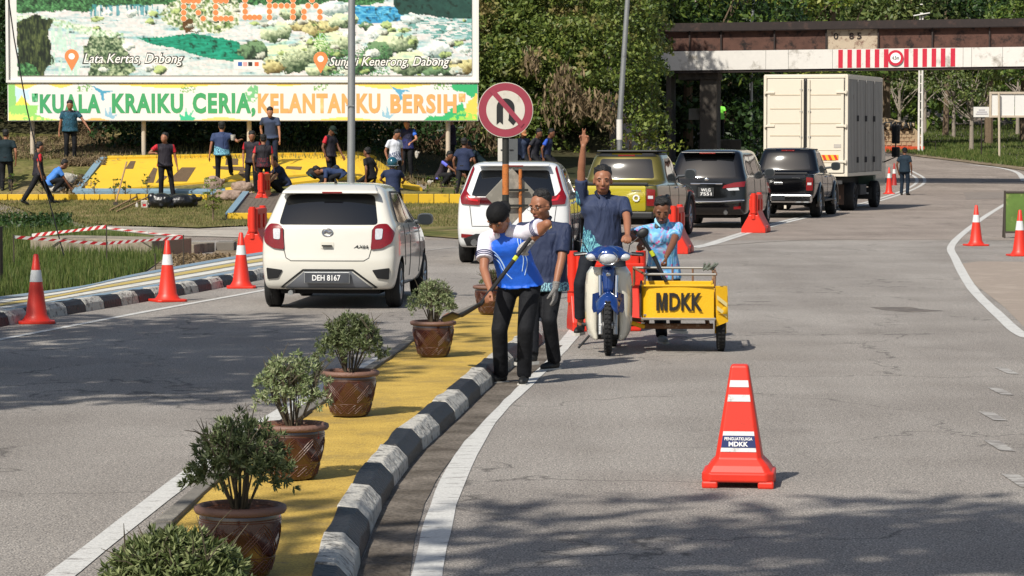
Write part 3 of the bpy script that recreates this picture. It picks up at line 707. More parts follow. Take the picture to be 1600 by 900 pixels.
def picture(X,Y):
    n=fbm(X*.09,Y*.12,1); n2=fbm(X*.35,Y*.35,5,3); n3=fbm(X*.8,Y*.8,8,2); st_=fbm(X*.07+Y*.1,Y*.5,4)
    c=np.ones(X.shape+(3,))*A_([.87,.85,.84]); c=mixa(c,(st_>.60)*.35,[.55,.75,.75])
    fol=lambda k,d=1:(A_([.06,.16,.09])*(1-np.clip(k*1.8-.4,0,1))[...,None]+A_([.42,.68,.42])*np.clip(k*1.8-.4,0,1)[...,None])
    F1=fol(n2*.6+n3*.4)
    c=mixa(c,pmask(X,Y,[(20,-200),(400,-200),(400,4),(300,6),(240,8),(150,9),(142,18),(100,17),(20,19)],4,seed=1),F1)
    c=mixa(c,pmask(X,Y,[(380,-200),(600,-200),(600,4),(545,10),(500,8),(380,6)],4,seed=2),F1)
    c=mixa(c,pmask(X,Y,[(140,7),(245,7),(247,24),(138,25)],1.5)*(fbm(X*.5,Y*.05,3)>.5)*.75,[.25,.55,.6])
    rock=lambda a,b,k:A_(a)*(1-np.clip(k,0,1))[...,None]+A_(b)*np.clip(k,0,1)[...,None]
    kk=np.clip(n2*2.2-.6,0,1)
    c=mixa(c,pmask(X,Y,[(245,24),(262,6),(300,-10),(372,-20),(372,38),(340,52),(285,48),(255,36)],3,seed=3),rock([.28,.42,.16],[.93,.92,.85],kk+.1))
    c=mixa(c,pmask(X,Y,[(24,26),(60,24),(130,40),(190,52),(196,70),(150,60),(80,38),(24,40)],3,seed=13),rock([.45,.62,.42],[.9,.93,.85],kk+.2))
    c=mixa(c,pmask(X,Y,[(24,34),(50,22),(80,30),(74,60),(84,92),(66,122),(24,124)],8,.06,seed=4),rock([.05,.10,.05],[.40,.44,.26],fbm(X*.5,Y*.12,2)*1.8-.5))
    c=mixa(c,pmask(X,Y,[(24,98),(50,100),(62,122),(24,122)],4,seed=6),F1)
    c=mixa(c,pmask(X,Y,[(78,36),(105,40),(125,60),(122,122),(78,122)],4,seed=7)*(fbm(X*.4,Y*.08,12)>.48)*.8,[.72,.86,.78])
    c=mixa(c,pmask(X,Y,[(128,74),(142,56),(165,52),(186,64),(196,88),(208,108),(196,122),(140,122)],8,.06,seed=8),rock([.16,.26,.16],[.72,.77,.62],kk))
    c=mixa(c,pmask(X,Y,[(212,60),(255,57),(300,52),(350,60),(372,66),(388,96),(350,95),(310,88),(280,78),(235,68)],2,seed=9),rock([.02,.38,.27],[.18,.70,.58],fbm(X*.12,Y*.6,15)))
    c=mixa(c,pmask(X,Y,[(282,30),(300,28),(303,50),(288,52)],3),[.35,.25,.12])
    # right hand river
    c=mixa(c,pmask(X,Y,[(553,9),(626,10),(632,30),(600,36),(553,38)],2,seed=21),rock([.08,.45,.68],[.5,.82,.92],fbm(X*.15,Y*.7,22)*1.5-.3))
    c=mixa(c,pmask(X,Y,[(596,-200),(740,-200),(740,30),(700,28),(668,24),(625,22),(615,8)],2,seed=23),rock([.10,.22,.20],[.17,.32,.28],n))
    c=mixa(c,pmask(X,Y,[(620,26),(740,28),(740,90),(700,70),(640,44)],3)*(fbm(X*.12,Y*.6,25)>.5)*.7,[.25,.55,.52])
    for (bx,by,rx,ry,k,sd) in ((410,25,22,13,0,1),(455,20,20,12,1,2),(520,12,28,12,0,3),(470,40,26,9,2,4),(430,50,26,16,1,5),(500,45,28,14,2,6),(535,32,26,12,1,7),(455,88,46,26,1,8),(395,80,24,16,3,9),(520,72,30,22,1,10),(425,104,18,10,2,11),(573,40,12,6,3,12),(600,52,30,14,0,13),(640,30,18,9,0,14),(620,66,32,20,1,15),(590,84,26,18,3,16),(640,100,34,20,1,17),(680,78,26,14,0,18),(722,104,26,12,2,19),(560,104,24,14,3,20),(500,110,26,10,1,21),(690,112,30,9,3,22)):
        xx=X+(fbm(X*.12,Y*.12,sd)-.5)*14; yy=Y+(fbm(X*.12,Y*.12,sd+5)-.5)*10
        rr=((xx-bx)/rx)**2+((yy-by)/ry)**2; lit=np.clip(1.05-((yy-by)/ry*.8+((xx-bx)/rx)*.35+.3)+(n2-.5)*.8,0,1)
        ca,cb=(([.42,.52,.5],[.95,.95,.93]),([.16,.24,.15],[.86,.90,.74]),([.30,.25,.12],[.84,.81,.58]),([.08,.13,.1],[.45,.58,.42]))[k]
        c=mixa(c,(rr<1)*1.,rock(ca,cb,lit))
    c=mixa(c,pmask(X,Y,[(552,75),(610,70),(606,118),(500,120),(490,85)],6,.2)*(n3>.52)*.85,F1)
    c=mixa(c,pmask(X,Y,[(482,60),(505,45),(520,85),(500,95)],6,.2)*(n3>.5)*.8,[.35,.6,.2])
    rs=np.random.RandomState(4)
    for i in range(95):
        bx,by=(rs.uniform(395,735),rs.uniform(28,118)) if i<60 else (rs.uniform(130,372),rs.uniform(14,118)); rx=rs.uniform(3,11); ry=rx*rs.uniform(.4,.7)
        if i>=60 and 205<bx and 50<by<98: continue
        rr=((X-bx+(n2-.5)*7)/rx)**2+((Y-by+(n-.5)*8)/ry)**2; lit=np.clip(.95-((Y-by)/ry*.8+((X-bx)/rx)*.4)+(n2-.5)*1.2,0,1); ca,cb=(([.30,.38,.34],[.95,.95,.92]),([.06,.12,.06],[.72,.80,.50]),([.12,.12,.08],[.85,.86,.8]))[i%3]
        c=mixa(c,(rr<1)*.9,rock(ca,cb,lit))
    fl=fbm(X*.03+Y*.02,Y*.22,44,4); c=mixa(c,np.clip(fl*4-2.1,0,1)*(c.mean(-1)>.80)*.75,[.48,.70,.72]); c=mixa(c,np.clip(fbm(X*.22,Y*.22,50,3)*7-4.3,0,1)*(c.mean(-1)<.75)*.55,[.03,.08,.05])
    c=c*(.88+.2*fbm(X*.25,Y*.25,60,3))[...,None]
    c=mixa(c,(pmask(X,Y,[(363,94),(409,94),(409,107),(363,107)],0)),[.86,.86,.85])
    return c
BB=80.
bb=thing('billboard','huge white framed billboard printed with a waterfall and river scene','billboard',(0,0,0))
a=PD(12,127,BB);b=PD(746,-190,BB); cx,cz,wd,hh=(a.x+b.x)/2,(a.z+b.z)/2,b.x-a.x,b.z-a.z
MB().box((cx,BB+.10,cz),(wd,.16,hh)).build('panel',WHITE,bb,bevel=.02)
printed('printed_picture',24,737,-185,118,1.4,BB-.004,picture,bb)
fr=MB(); 
for z_ in (a.z,b.z): fr.box((cx,BB-.02,z_),(wd+.08,.06,.07))
for x_ in (a.x,b.x): fr.box((x_,BB-.02,cz),(.07,.062,hh-.07))
fr.build('frame',WHITE,bb)
for px in (50,224,389,700): 
    p=PD(px,127,BB+.3); z0=terr(p.x,BB+.3); MB().tube([(p.x,BB+.3,z0-.2),(p.x,BB+.3,a.z+.3)],.065,12).build('post',POSTW,bb,smooth=True)
MB().box((cx,BB+.26,(a.z-.07)),(wd-.4,.06,.05)).build('rail',mat('dark_rail','#3b3733',.7),bb)
ORD=mat('orange_ink','#e8834a',.5,var=.03); ORW=mat('cream_ink','#f3ddc4',.5,var=.03)
def pix(px,py,d=BB,e=0): p=PD(px,py,d); return (p.x,d-e,p.z)
G5={'R':'1111010001100011111010100100101001','E':'','L':'','A':'','X':''}
GL={'R':["XXXX.","X...X","X...X","XXXX.","X.X..","X..X.","X...X"],'E':["XXXX","X...","X...","XXX.","X...","X...","XXXX"],'L':["X...","X...","X...","X...","X...","X...","XXXX"],'A':["..X..",".X.X.","X...X","X...X","XXXXX","X...X","X...X"],'X':["X...X","X...X",".X.X.","..X..",".X.X.","X...X","X...X"]}
def disc(nm,rr,m):
    mb=MB(); n=16; mb.add([(rr*math.cos(6.283*i/n),0,rr*math.sin(6.283*i/n)) for i in range(n)],[tuple(range(n))]); me=mb.mesh(nm); me.materials.append(m); return me
dm,rm=disc('letter_dot',.074,ORD),disc('letter_dot_rim',.086,ORW)
for ch,x0,dx in (('R',287,7.6),('E',337,8.),('L',383,7.4),('A',421,9.2),('X',475,6.2)):
    for r_,row in enumerate(GL[ch]):
        for k,q in enumerate(row):
            if q=='X':
                c=Vector(pix(x0+k*dx,29-(6-r_)*9.3 if ch in 'RE' else 27-(6-r_)*9.0))
                for nm,me,e in (('letter_dot_rim',rm,.007),('letter_dot',dm,.011)):
                    o=link(nm,me,None,bb); o.location=(c.x,BB-e,c.z)
INKD=mat('dark_ink','#3a3f3c',.5); INKW=mat('white_ink','#efece6',.5,var=.02); INKG=mat('green_ink','#3f9b62',.5,var=.06,scale=2); INKO=mat('amber_ink','#e0a160',.5,var=.06,scale=2)
for s,x0,x1,y0,y1,nm in (('Lata Kertas, Dabong',131,286,84,103,'a'),('Sungai Kenerong, Dabong',515,702,89,107,'b')):
    c=pix((x0+x1)/2,(y0+y1)/2); k=BB/F
    text(s,'caption_outline',INKD,bb,(c[0],BB-.006,c[2]),(x1-x0+5)*k,(y1-y0+4)*k,shear=.3,bold=.055,ext=.003)
    text(s,'caption',INKW,bb,(c[0],BB-.010,c[2]),(x1-x0)*k,(y1-y0)*k,shear=.3,bold=.004,ext=.003)
def pin(px,py,s):
    mb=MB(); c=Vector(pix(px,py)); k=BB/F*s; o=[]; n=20
    for i in range(n+1):
        a=R(-35+250*i/n); o.append((c.x+k*math.cos(a),c.z+k*math.sin(a)))
    o.append((c.x,c.z-k*2.05)); hl=[(c.x+k*.45*math.cos(6.283*i/14),c.z+k*.45*math.sin(6.283*i/14)) for i in range(14)]
    mb.prism(o,'y',BB-.010,BB-.006); mb.build('map_pin',ORD,bb); m2=MB(); m2.prism(hl,'y',BB-.013,BB-.008); m2.build('map_pin_hole',INKW,bb)
pin(112,88,11); pin(501,92,11)
for i,(px,c) in enumerate(((375,'#2f5fa8'),(383,'#e0a0a0'),(391,'#222222'),(401,'#d8663e'))):
    MB().box(pix(px,100,BB,.007),(.11,.004,.11)).build('app_icon',mat('icon_ink_%d'%i,c,.5),bb,bevel=.0)
# slogan banner
def banner(X,Y):
    c=np.ones(X.shape+(3,))*A_([.87,.86,.85]); n=fbm(X*.2,Y*.2,3)
    t=lambda m,k:mixa(c,m*1.,k)
    yel=[.95,.82,.40]
    c=mixa(c,(Y<131+9*np.exp(-((X-38)/16)**2)-1+7*np.exp(-((X-95)/18)**2))*1.,yel)
    c=mixa(c,(Y<131+7*np.exp(-((X-265)/70)**2)-.5)*1.,yel); c=mixa(c,(Y<131+9*np.exp(-((X-610)/50)**2)-.5)*1.,yel); c=mixa(c,(Y<131+4*np.exp(-((X-445)/30)**2)-.5)*1.,yel)
    c=mixa(c,(Y>189-5*np.exp(-((X-150)/16)**2))*1.,[.93,.72,.40]); c=mixa(c,(Y>189-6*np.exp(-((X-345)/32)**2))*1.,[.93,.78,.45]); c=mixa(c,(Y>189-6*np.exp(-((X-540)/40)**2))*1.,[.95,.82,.40])
    c=mixa(c,pmask(X,Y,[(12,131),(22,131),(28,150),(24,165),(12,170)],2),[.55,.78,.45])
    c=mixa(c,pmask(X,Y,[(24,138),(45,140),(46,156),(24,158)],3),[.75,.85,.9])
    c=mixa(c,pmask(X,Y,[(22,165),(34,149),(46,165),(36,168)],1),[.95,.85,.35])
    c=mixa(c,pmask(X,Y,[(12,167),(30,164),(60,165),(55,180),(80,186),(100,190),(12,190)],2),[.58,.82,.42])
    c=mixa(c,pmask(X,Y,[(12,176),(40,180),(58,190),(12,190)],3,.5)*(n>.45),[.85,.92,.45])
    c=mixa(c,pmask(X,Y,[(40,182),(100,186),(110,190),(40,190)],1)*(n>.5),[.9,.93,.5])
    c=mixa(c,pmask(X,Y,[(706,131),(747,131),(747,150),(735,152),(728,145),(712,142),(704,136)],2,.3),[.22,.66,.42])
    c=mixa(c,pmask(X,Y,[(747,145),(747,190),(722,190),(730,160)],3,.3),[.93,.78,.35])
    c=mixa(c,pmask(X,Y,[(660,190),(672,181),(690,182),(705,170),(722,160),(728,178),(726,190)],3,.4),[.22,.68,.42])
    c=mixa(c,pmask(X,Y,[(700,188),(722,172),(747,180),(747,190),(700,190)],3,.5)*(n>.45),[.6,.82,.35])
    for (bx,by) in ((155,143),(620,142)):
        c=mixa(c,pmask(X,Y,[(bx-12,by-9),(bx,by-4),(bx+6,by-2),(bx+22,by-1),(bx+8,by+3),(bx+8,by+14),(bx+4,by+15),(bx+2,by+4)],1.5,.4),[.30,.60,.72] if bx<300 else [.35,.62,.75])
    for (bx,by) in ((132,137),(293,138),(500,136),(690,134)):
        c=mixa(c,((np.abs(X-bx)<12)&(np.abs(Y-by)<6)&(fbm(X*.45,Y*.45,31)>.56))*1.,[.45,.65,.35])
    c=mixa(c,pmask(X,Y,[(282,190),(280,178),(288,182),(290,168),(294,180),(303,170),(298,182),(306,184),(302,190)],1,.4),[.25,.72,.55])
    c=mixa(c,pmask(X,Y,[(385,158),(383,145),(392,133),(402,134),(404,150),(398,160)],1.5,.4)*(n>.42),[.45,.72,.5])
    for bx in (172,605): c=mixa(c,pmask(X,Y,[(bx-8,182),(bx-8,168),(bx-3,180),(bx,164),(bx+3,180),(bx+12,178),(bx+4,186)],1,.4),[.55,.72,.8])
    return c
bn=thing('slogan_banner','long white slogan banner in green and orange letters below the billboard','banner',(0,0,0))
a=PD(12,189,BB-.02);b=PD(747,130,BB-.02)
MB().box(((a.x+b.x)/2,BB+.05,(a.z+b.z)/2),(b.x-a.x,.08,b.z-a.z)).build('backing_board',WHITE,bn)
printed('printed_border',13,746,131,188,1.4,BB-.002,banner,bn)
k=BB/F
for s,x0,x1,m in (('"KUALA',50,157,INKG),('KRAIKU',175,286,INKG),('CERIA,',301,399,INKG),('KELANTANKU',403,594,INKO),('BERSIH"',610,727,INKO)):
    y0,y1=(146,177) if s!='CERIA,' else (145,183)
    if s=='"KUALA': x0,x1=50,157
    c=pix((x0+x1)/2,(y0+y1)/2); text(s,'lettering',m,bn,(c[0],BB-.006,c[2]),(x1-x0)*k,(y1-y0)*k,bold=.045,space=1.15)
# --- railway bridge
BA=Vector((-.2+ (1018-800)/F*112.5,112.5,0)); BD=Vector(((1600-800)/F*110.5,110.5,0))-BA; BL=BD.length; bd=BD.normalized(); bn_=Vector((-bd.y,bd.x,0))
ang=math.atan2(bd.y,bd.x)
br=thing('railway_bridge','old rusty plate girder railway bridge with a white height warning band','bridge',(BA.x,BA.y,0),ang)
def bs(px): return ((px-800)/F*112-BA.x)*1.0   # metres along the bridge for a pixel column
RUST=mat('rusty_plate','#5c4036',.85,.1,var=.45,scale=2.5,dirt=('#1d1716',.50),dscale=2.2,bump=.8); RUSTD=mat('dark_rust','#2c2422',.85,var=.3,dirt=('#473630',.55))
BWH=mat('stained_white_band','#d6d2cb',.7,var=.06,dirt=('#8a8378',.54),dscale=1.3,bump=.2); FADE=mat('faded_cream_patch','#b7a791',.8,dirt=('#6e4f42',.5),dscale=4)
STR=mat('red_stripe_paint','#c01f38',.5,dirt=('#d6d2cb',.68),dscale=3)
slope=.018; ex=34.
z=lambda s,zz: zz+slope*s*.5
def slab(name,s0,s1,z0,z1,y0,y1,m,bev=.0):
    mb=MB(); mb.add([(s,y,z(s,q)) for s in(s0,s1) for y in(y0,y1) for q in(z0,z1)],[(0,1,3,2),(4,6,7,5),(0,4,5,1),(2,3,7,6),(0,2,6,4),(1,5,7,3)]); return mb.build(name,m,br,bevel=bev)
joints=[0,bs(1078),bs(1127),bs(1210),bs(1290),bs(1370),bs(1453),bs(1540),bs(1630),bs(1720),ex]
for i,(s0,s1) in enumerate(zip(joints,joints[1:])):
    slab('girder_plate',s0+.03,s1-.03,5.33,6.1,.02,.06,FADE if i==4 else RUST); slab('stiffener',s1-.03,s1+.03,5.34,6.12,-.08,.06,RUSTD)
slab('top_flange',-.1,ex,6.12,6.38,-.22,.25,RUSTD); slab('bottom_flange',0,ex,4.50,4.60,-.1,.3,RUSTD); slab('deck',0,ex,6.0,6.1,.3,2.8,RUSTD)
slab('rear_girder',0,ex,4.6,6.3,2.8,2.9,RUSTD); slab('walkway_rail',0,ex,6.38,6.43,-.15,-.05,RUSTD)
bj=[-.15,bs(1090),bs(1197),bs(1232),bs(1300),bs(1500),bs(1513),bs(1560),bs(1660),ex]
for s0,s1 in zip(bj,bj[1:]): slab('warning_band_plate',s0+.006,s1-.006,4.60,5.34,-.15,-.11,BWH)
for x0 in (1309,1323,1337,1351,1365,1379,1410,1424,1438,1452,1466,1481): slab('red_stripe',bs(x0),bs(x0+7),4.62,5.32,-.156,-.15,STR)
s=bs(1397); rs1=MB(); rs1.lathe([(0,0),(.30,0),(.30,.02),(0,.02)],(s,-.18,z(s,4.98)),28,Matrix.Rotation(R(90),4,'X')); rs1.build('height_sign_rim',STR,br)
rs2=MB(); rs2.lathe([(0,0),(.2,0),(.2,.02),(0,.02)],(s,-.19,z(s,4.98)),28,Matrix.Rotation(R(90),4,'X')); rs2.build('height_sign_face',INKW,br)
text('4.5m','height_sign_text',INKD,br,(s,-.215,z(s,4.98)),.26,.14,bold=.02)
[text(q,'faded_number',RUSTD,br,(bs(u),-.0,z(bs(u),5.85)),.18,.25,bold=.02) for q,u in (('0',1305),('8',1329),('5',1341))]
CONC=mat('shaded_bridge_concrete','#4d4740',.9,var=.2,bump=.5,dirt=('#2f2b27',.5),dscale=1.2)  # concrete colour darkened to carry the shade under the bridge
for (x0,x1,zz0,y0,y1) in ((1093,1120,-.2,.3,2.6),(1040,1048,-.2,.3,2.6)):
    slab('pier',bs(x0),bs(x1),zz0,4.5,y0,y1,CONC,.03)
slab('pier_cap',bs(1060),bs(1122),4.25,4.5,.2,2.7,CONC); 
slab('pale_block',bs(1068),bs(1090),2.7,3.15,2.9,3.15,BWH)
# --- poles
def pole(name,label,pts,r,m,cat='pole'):
    t=thing(name,label,cat,pts[0]); p0=Vector(pts[0]); mb=MB(); mb.tube([Vector(p)-p0 for p in pts],r,14); mb.build('shaft',m,t,smooth=True); return t
# lamp post right behind the white hatchback; its top is out of frame
q=hit(548,312); q=PD(548,330,60); q.z=0
t=pole('lamp_post','tall grey steel lamp post standing behind the white hatchback',[(q.x,60,-.05),(PD(549,0,60).x,60,3.5),(q.x+.05,60,8)],[.085,.078,.06],GALV)
mb=MB(); mb.tube([(0.05,0,8),(.3,-.2,8.5),(1.2,-.8,8.7)],.035,8); mb.build('arm',GALV,t,smooth=True); mb=MB(); mb.box((1.5,-1,8.7),(.5,.2,.1),-.6); mb.build('lamp_head',GALV,t,bevel=.03)
mb=MB(); mb.box((0,-.09,2.75),(.17,.02,.02)); mb.build('strap',GALV,t)
a=PD(968,192,86.); b=PD(983,-40,86.); t=pole('leaning_pole','thin grey pole leaning to the right in front of the thicket',[(a.x,86,a.z-.9),(a.x,86,a.z),(b.x,86,b.z),(b.x+.1,86,b.z+1)],[.085,.085,.07,.06],GALV)
mb=MB(); mb.tube([(0,0,.4),(0,0,1.0)],.092,12); mb.build('painted_collar',BWH,t,smooth=True)
a=PD(1174,45,124); pole('thin_pole','thin grey pole rising behind the bridge above the truck',[(a.x,124,terr(a.x,124)),(a.x,124,a.z),(PD(1180,-30,124).x,124,PD(1180,-30,124).z)],[.08,.07,.05],GALV)
# concrete lattice pole with lamp arm, right
a=PD(1438,240,148); g=terr(a.x,148); t=thing('street_lamp','pale concrete street lamp behind the bridge beside the stone sign','street lamp',(a.x,148,g))
MB().tube([(-.09,0,0),(-.07,0,8.2-g)],[.06,.05],8).build('shaft',BWH,t,smooth=True); MB().tube([(.09,0,0),(.07,0,8.2-g)],[.06,.05],8).build('shaft',BWH,t,smooth=True)
mb=MB(); [mb.box((0,0,.4+i*.45),(.14,.04,.05)) for i in range(17)]; mb.build('rungs',BWH,t)
MB().tube([(0,0,8.1-g),(.3,0,8.25-g)],.03,8).build('arm',GALV,t); mb=MB(); mb.box((.0,-.1,8.28-g),(.86,.16,.06),0,Matrix.Rotation(R(-10),4,'Y')); mb.build('lamp_head',WHITE,t,bevel=.02)
# --- blank billboard and small notice on the right bank
a=PD(1547,182,140);b=PD(1700,145,140); t=thing('blank_billboard','blank white two panel billboard on the grass bank at the right edge','billboard',(0,0,0))
m_=(a.x+b.x)/2
for i in range(4):
    x0=a.x+(b.x-a.x)*i/4; x1=a.x+(b.x-a.x)*(i+1)/4; MB().box(((x0+x1)/2,140,(a.z+b.z)/2),(x1-x0-.03,.06,b.z-a.z-.1)).build('panel',WHITE,t)
fr=MB()
for z_ in(a.z,b.z): fr.box((m_,139.96,z_),(b.x-a.x+.1,.1,.1))
for x_ in(a.x,b.x): fr.box((x_,139.96,(a.z+b.z)/2),(.1,.09,b.z-a.z-.1))
fr.build('frame',POSTW,t)
for px in (1562,1680):
    p=PD(px,200,139.8); g=terr(p.x,139.8); MB().tube([(p.x,139.8,g-.1),(p.x-.05,139.8,b.z)],.055,10).build('post',POSTW,t,smooth=True)
a=PD(1521,183,142);b=PD(1547,167,142); t=thing('notice_board','small white notice board with faint grey lines left of the blank billboard','notice board',((a.x+b.x)/2,142,0))
MB().box((0,0,(a.z+b.z)/2),(b.x-a.x,.05,b.z-a.z)).build('panel',WHITE,t)
mb=MB()
for i in range(3): mb.box((0,-.03,b.z-.15-.1*i),((.3,.5,.6)[i],.01,.035))
mb.build('faded_print',mat('grey_ink','#8f8c9c',.6),t)
g=terr(a.x,142); MB().tube([(0,.05,g-.1),(0,.05,a.z)],.03,8).build('post',RUSTD,t)
# stone town sign
a=PD(1372,226,150); b=PD(1440,170,150); g=terr(b.x,150)
t=thing('stone_town_sign','curved stone clad sign with black letters on an orange base behind the truck mirror','sign',(0,0,0))
STONE=mat('clad_stone','#a48f72',.9,var=.35,scale=6,bump=1,bscale=8,dirt=('#5d4f40',.55),dscale=6)
o=[(a.x-1,g+.2)]; o+=[(a.x-1+ (b.x-a.x+1)*i/12, g+.25+1.5*math.sin(math.pi*(.25+.68*i/12))**.6+.05*rnd.random()) for i in range(13)]+[(b.x,g+.2)]
mb=MB(); mb.prism(o,'y',150,150.5); mb.build('stone_face',STONE,t,bevel=.04)
rows=MB()
for r_ in range(7):
    for k in range(10):
        x=a.x-.8+k*.27+(r_%2)*.13
        if x<b.x-.15 and .3+r_*.2<1.55-(abs(k-5)*.05): rows.box((x,149.98,g+.4+r_*.2),(.24,.05,.17))
tag(rows.build('stone',STONE,t,bevel=.02),kind='stuff')
MB().box(((a.x+b.x)/2-.5,149.9,g+.12),(b.x-a.x+1.2,.6,.3)).build('orange_base',mat('orange_plinth','#c84a25',.7,dirt=('#8a3a22',.6)),t)
c=PD(1400,197,149.9); text('K KRAI','lettering',mat('black_letter','#141414',.5),t,(c.x,149.88,c.z),(1425-1376)*149.9/F,13*149.9/F,bold=.05,ext=.04)
t=thing('metal_guard','low rusty pipe guard beside the orange plinth','guard rail',(b.x+.3,149,g)); MB().tube([(-.6,0,0),(-.6,0,.5),(.3,0,.5),(.3,0,0)],.025,6).build('pipe_frame',RUSTD,t)
# ============================================================ VEHICLES
TYRE=mat('tyre_rubber','#1b1b1c',.85,var=.2,bump=.3,bscale=40,dirt=('#3b3733',.66)); ALLOY=mat('alloy','#9c9fa3',.3,.9,var=.05); BLACKP=mat('black_plastic','#17181a',.55,var=.1); DARKU=mat('underbody','#0d0d0e',.9)
CHROME=mat('chrome','#d0d2d4',.12,1,var=.02); PLATE=mat('plate_black','#2a2c30',.3,.1); PLW=mat('plate_letter','#e6e6e4',.5,var=.02)
LENSR=mat('red_lens','#74060d',.2,coat=.3,var=.3,scale=45,spec=.6); LENSC=mat('clear_lens','#c9cbcd',.12,.2,coat=.8,var=.3,scale=45); LENSD=mat('dark_red_lens','#45080d',.15,coat=.6); LENSO=mat('amber_lens','#d8701c',.2)
def glassmat(name,c='#0c0f12'):
    m,nt,b=base(name); b.inputs['Base Color'].default_value=(*lin(hx(c)),1); b.inputs['Roughness'].default_value=.06; b.inputs['Specular IOR Level'].default_value=.6; b.inputs['Coat Weight'].default_value=.5; b.inputs['Coat Roughness'].default_value=.02
    return m
GLASS=glassmat('tinted_glass'); GLASS2=glassmat('smoked_glass','#15191c')
def paint(name,c,metal=0,rough=.28): return mat(name,c,rough,metal,var=.03,scale=3,coat=1,dirt=(c,.9),bump=0)
def loops_body(rows,name='b'):
    """rows: (z_rear,z_front,y_rear,y_front,halfwidth,corner,bow) from the sill up; closed smooth body"""
    V=[];n=None
    for (zr,zf,yr,yf,w_,rc,bow) in rows:
        L=[]
        for u in(-1,-.62,-.22,.22,.62,1):
            x=u*(w_-rc); L.append((x,yr+bow*(u*u)))
        yb=yr+bow
        for t in(0,.5,1): a=t*math.pi/2; L.append((w_-rc+rc*math.sin(a),yb+rc*(1-math.cos(a)))) if t>0 else None
        for t in (.2,.4,.6,.8): L.append((w_*(1-.015*(2*abs(t-.5))**2),yb+rc+(yf-yb-2*rc)*t))
        L.append((w_-.03,yf-rc*1.2)); L.append((w_-rc*.8,yf-rc*.35))
        for u in(.6,.2,-.2,-.6): L.append((u*(w_-rc*.5),yf))
        L.append((-(w_-rc*.8),yf-rc*.35)); L.append((-(w_-.03),yf-rc*1.2))
        for t in (.8,.6,.4,.2): L.append((-w_*(1-.015*(2*abs(t-.5))**2),yb+rc+(yf-yb-2*rc)*t))
        for t in(1,.5): a=t*math.pi/2; L.append((-(w_-rc+rc*math.sin(a)),yb+rc*(1-math.cos(a))))
        n=len(L)
        for (x,y) in L:
            t=(y-yr)/max(.01,yf-yr); V.append((x,y,zr+(zf-zr)*min(1,max(0,t))))
    F_=[]
    k=len(rows)
    for i in range(k-1):
        for j in range(n): F_.append((i*n+j,i*n+(j+1)%n,(i+1)*n+(j+1)%n,(i+1)*n+j))
    c0=len(V); a=np.array(V[:n]).mean(0); V.append(tuple(a)); a=np.array(V[(k-1)*n:k*n]).mean(0); V.append((a[0],a[1],a[2]+.012))
    for j in range(n): F_.append((j,(j+1)%n,c0)[::-1]); F_.append(((k-1)*n+j,(k-1)*n+(j+1)%n,c0+1))
    mb=MB(); mb.add(V,F_); return mb
def car_shell(rows,wheels,R_,W_,m,parent,name='body',wdepth=.30):
    mb=loops_body(rows); me=mb.mesh(name); o=link(name,me,m,None); me.materials.append(DARKU)
    s=o.modifiers.new('s','SUBSURF'); s.levels=3; s.render_levels=3
    cm=MB()
    for y in wheels:
        for sg in(-1,1):
            cm.cm=0; cm.tube([(sg*(W_/2+.2),y,R_),(sg*(W_/2-wdepth),y,R_)],R_+.055,28)
    cme=cm.mesh('cut'); co=bpy.data.objects.new('cut',cme); C.objects.link(co); cme.materials.append(m); cme.materials.append(DARKU); cme.polygons.foreach_set('material_index',[1]*len(cme.polygons))
    b=o.modifiers.new('b','BOOLEAN'); b.object=co; b.solver='EXACT'; b.operation='DIFFERENCE'
    me2=bake(o); bpy.data.objects.remove(co); me2.name=name
    bm=bmesh.new(); bm.from_mesh(me2)
    bvh=BVHTree.FromBMesh(bm); bm.free()
    me2.shade_smooth(); me2.set_sharp_from_angle(angle=R(40)); o.parent=parent
    if len(me2.materials)<2: me2.materials.append(DARKU)
    return o,bvh
DIRS={'rear':(Vector((0,1,0)),0,2),'right':(Vector((-1,0,0)),1,2),'left':(Vector((1,0,0)),1,2),'top':(Vector((0,0,-1)),0,1)}
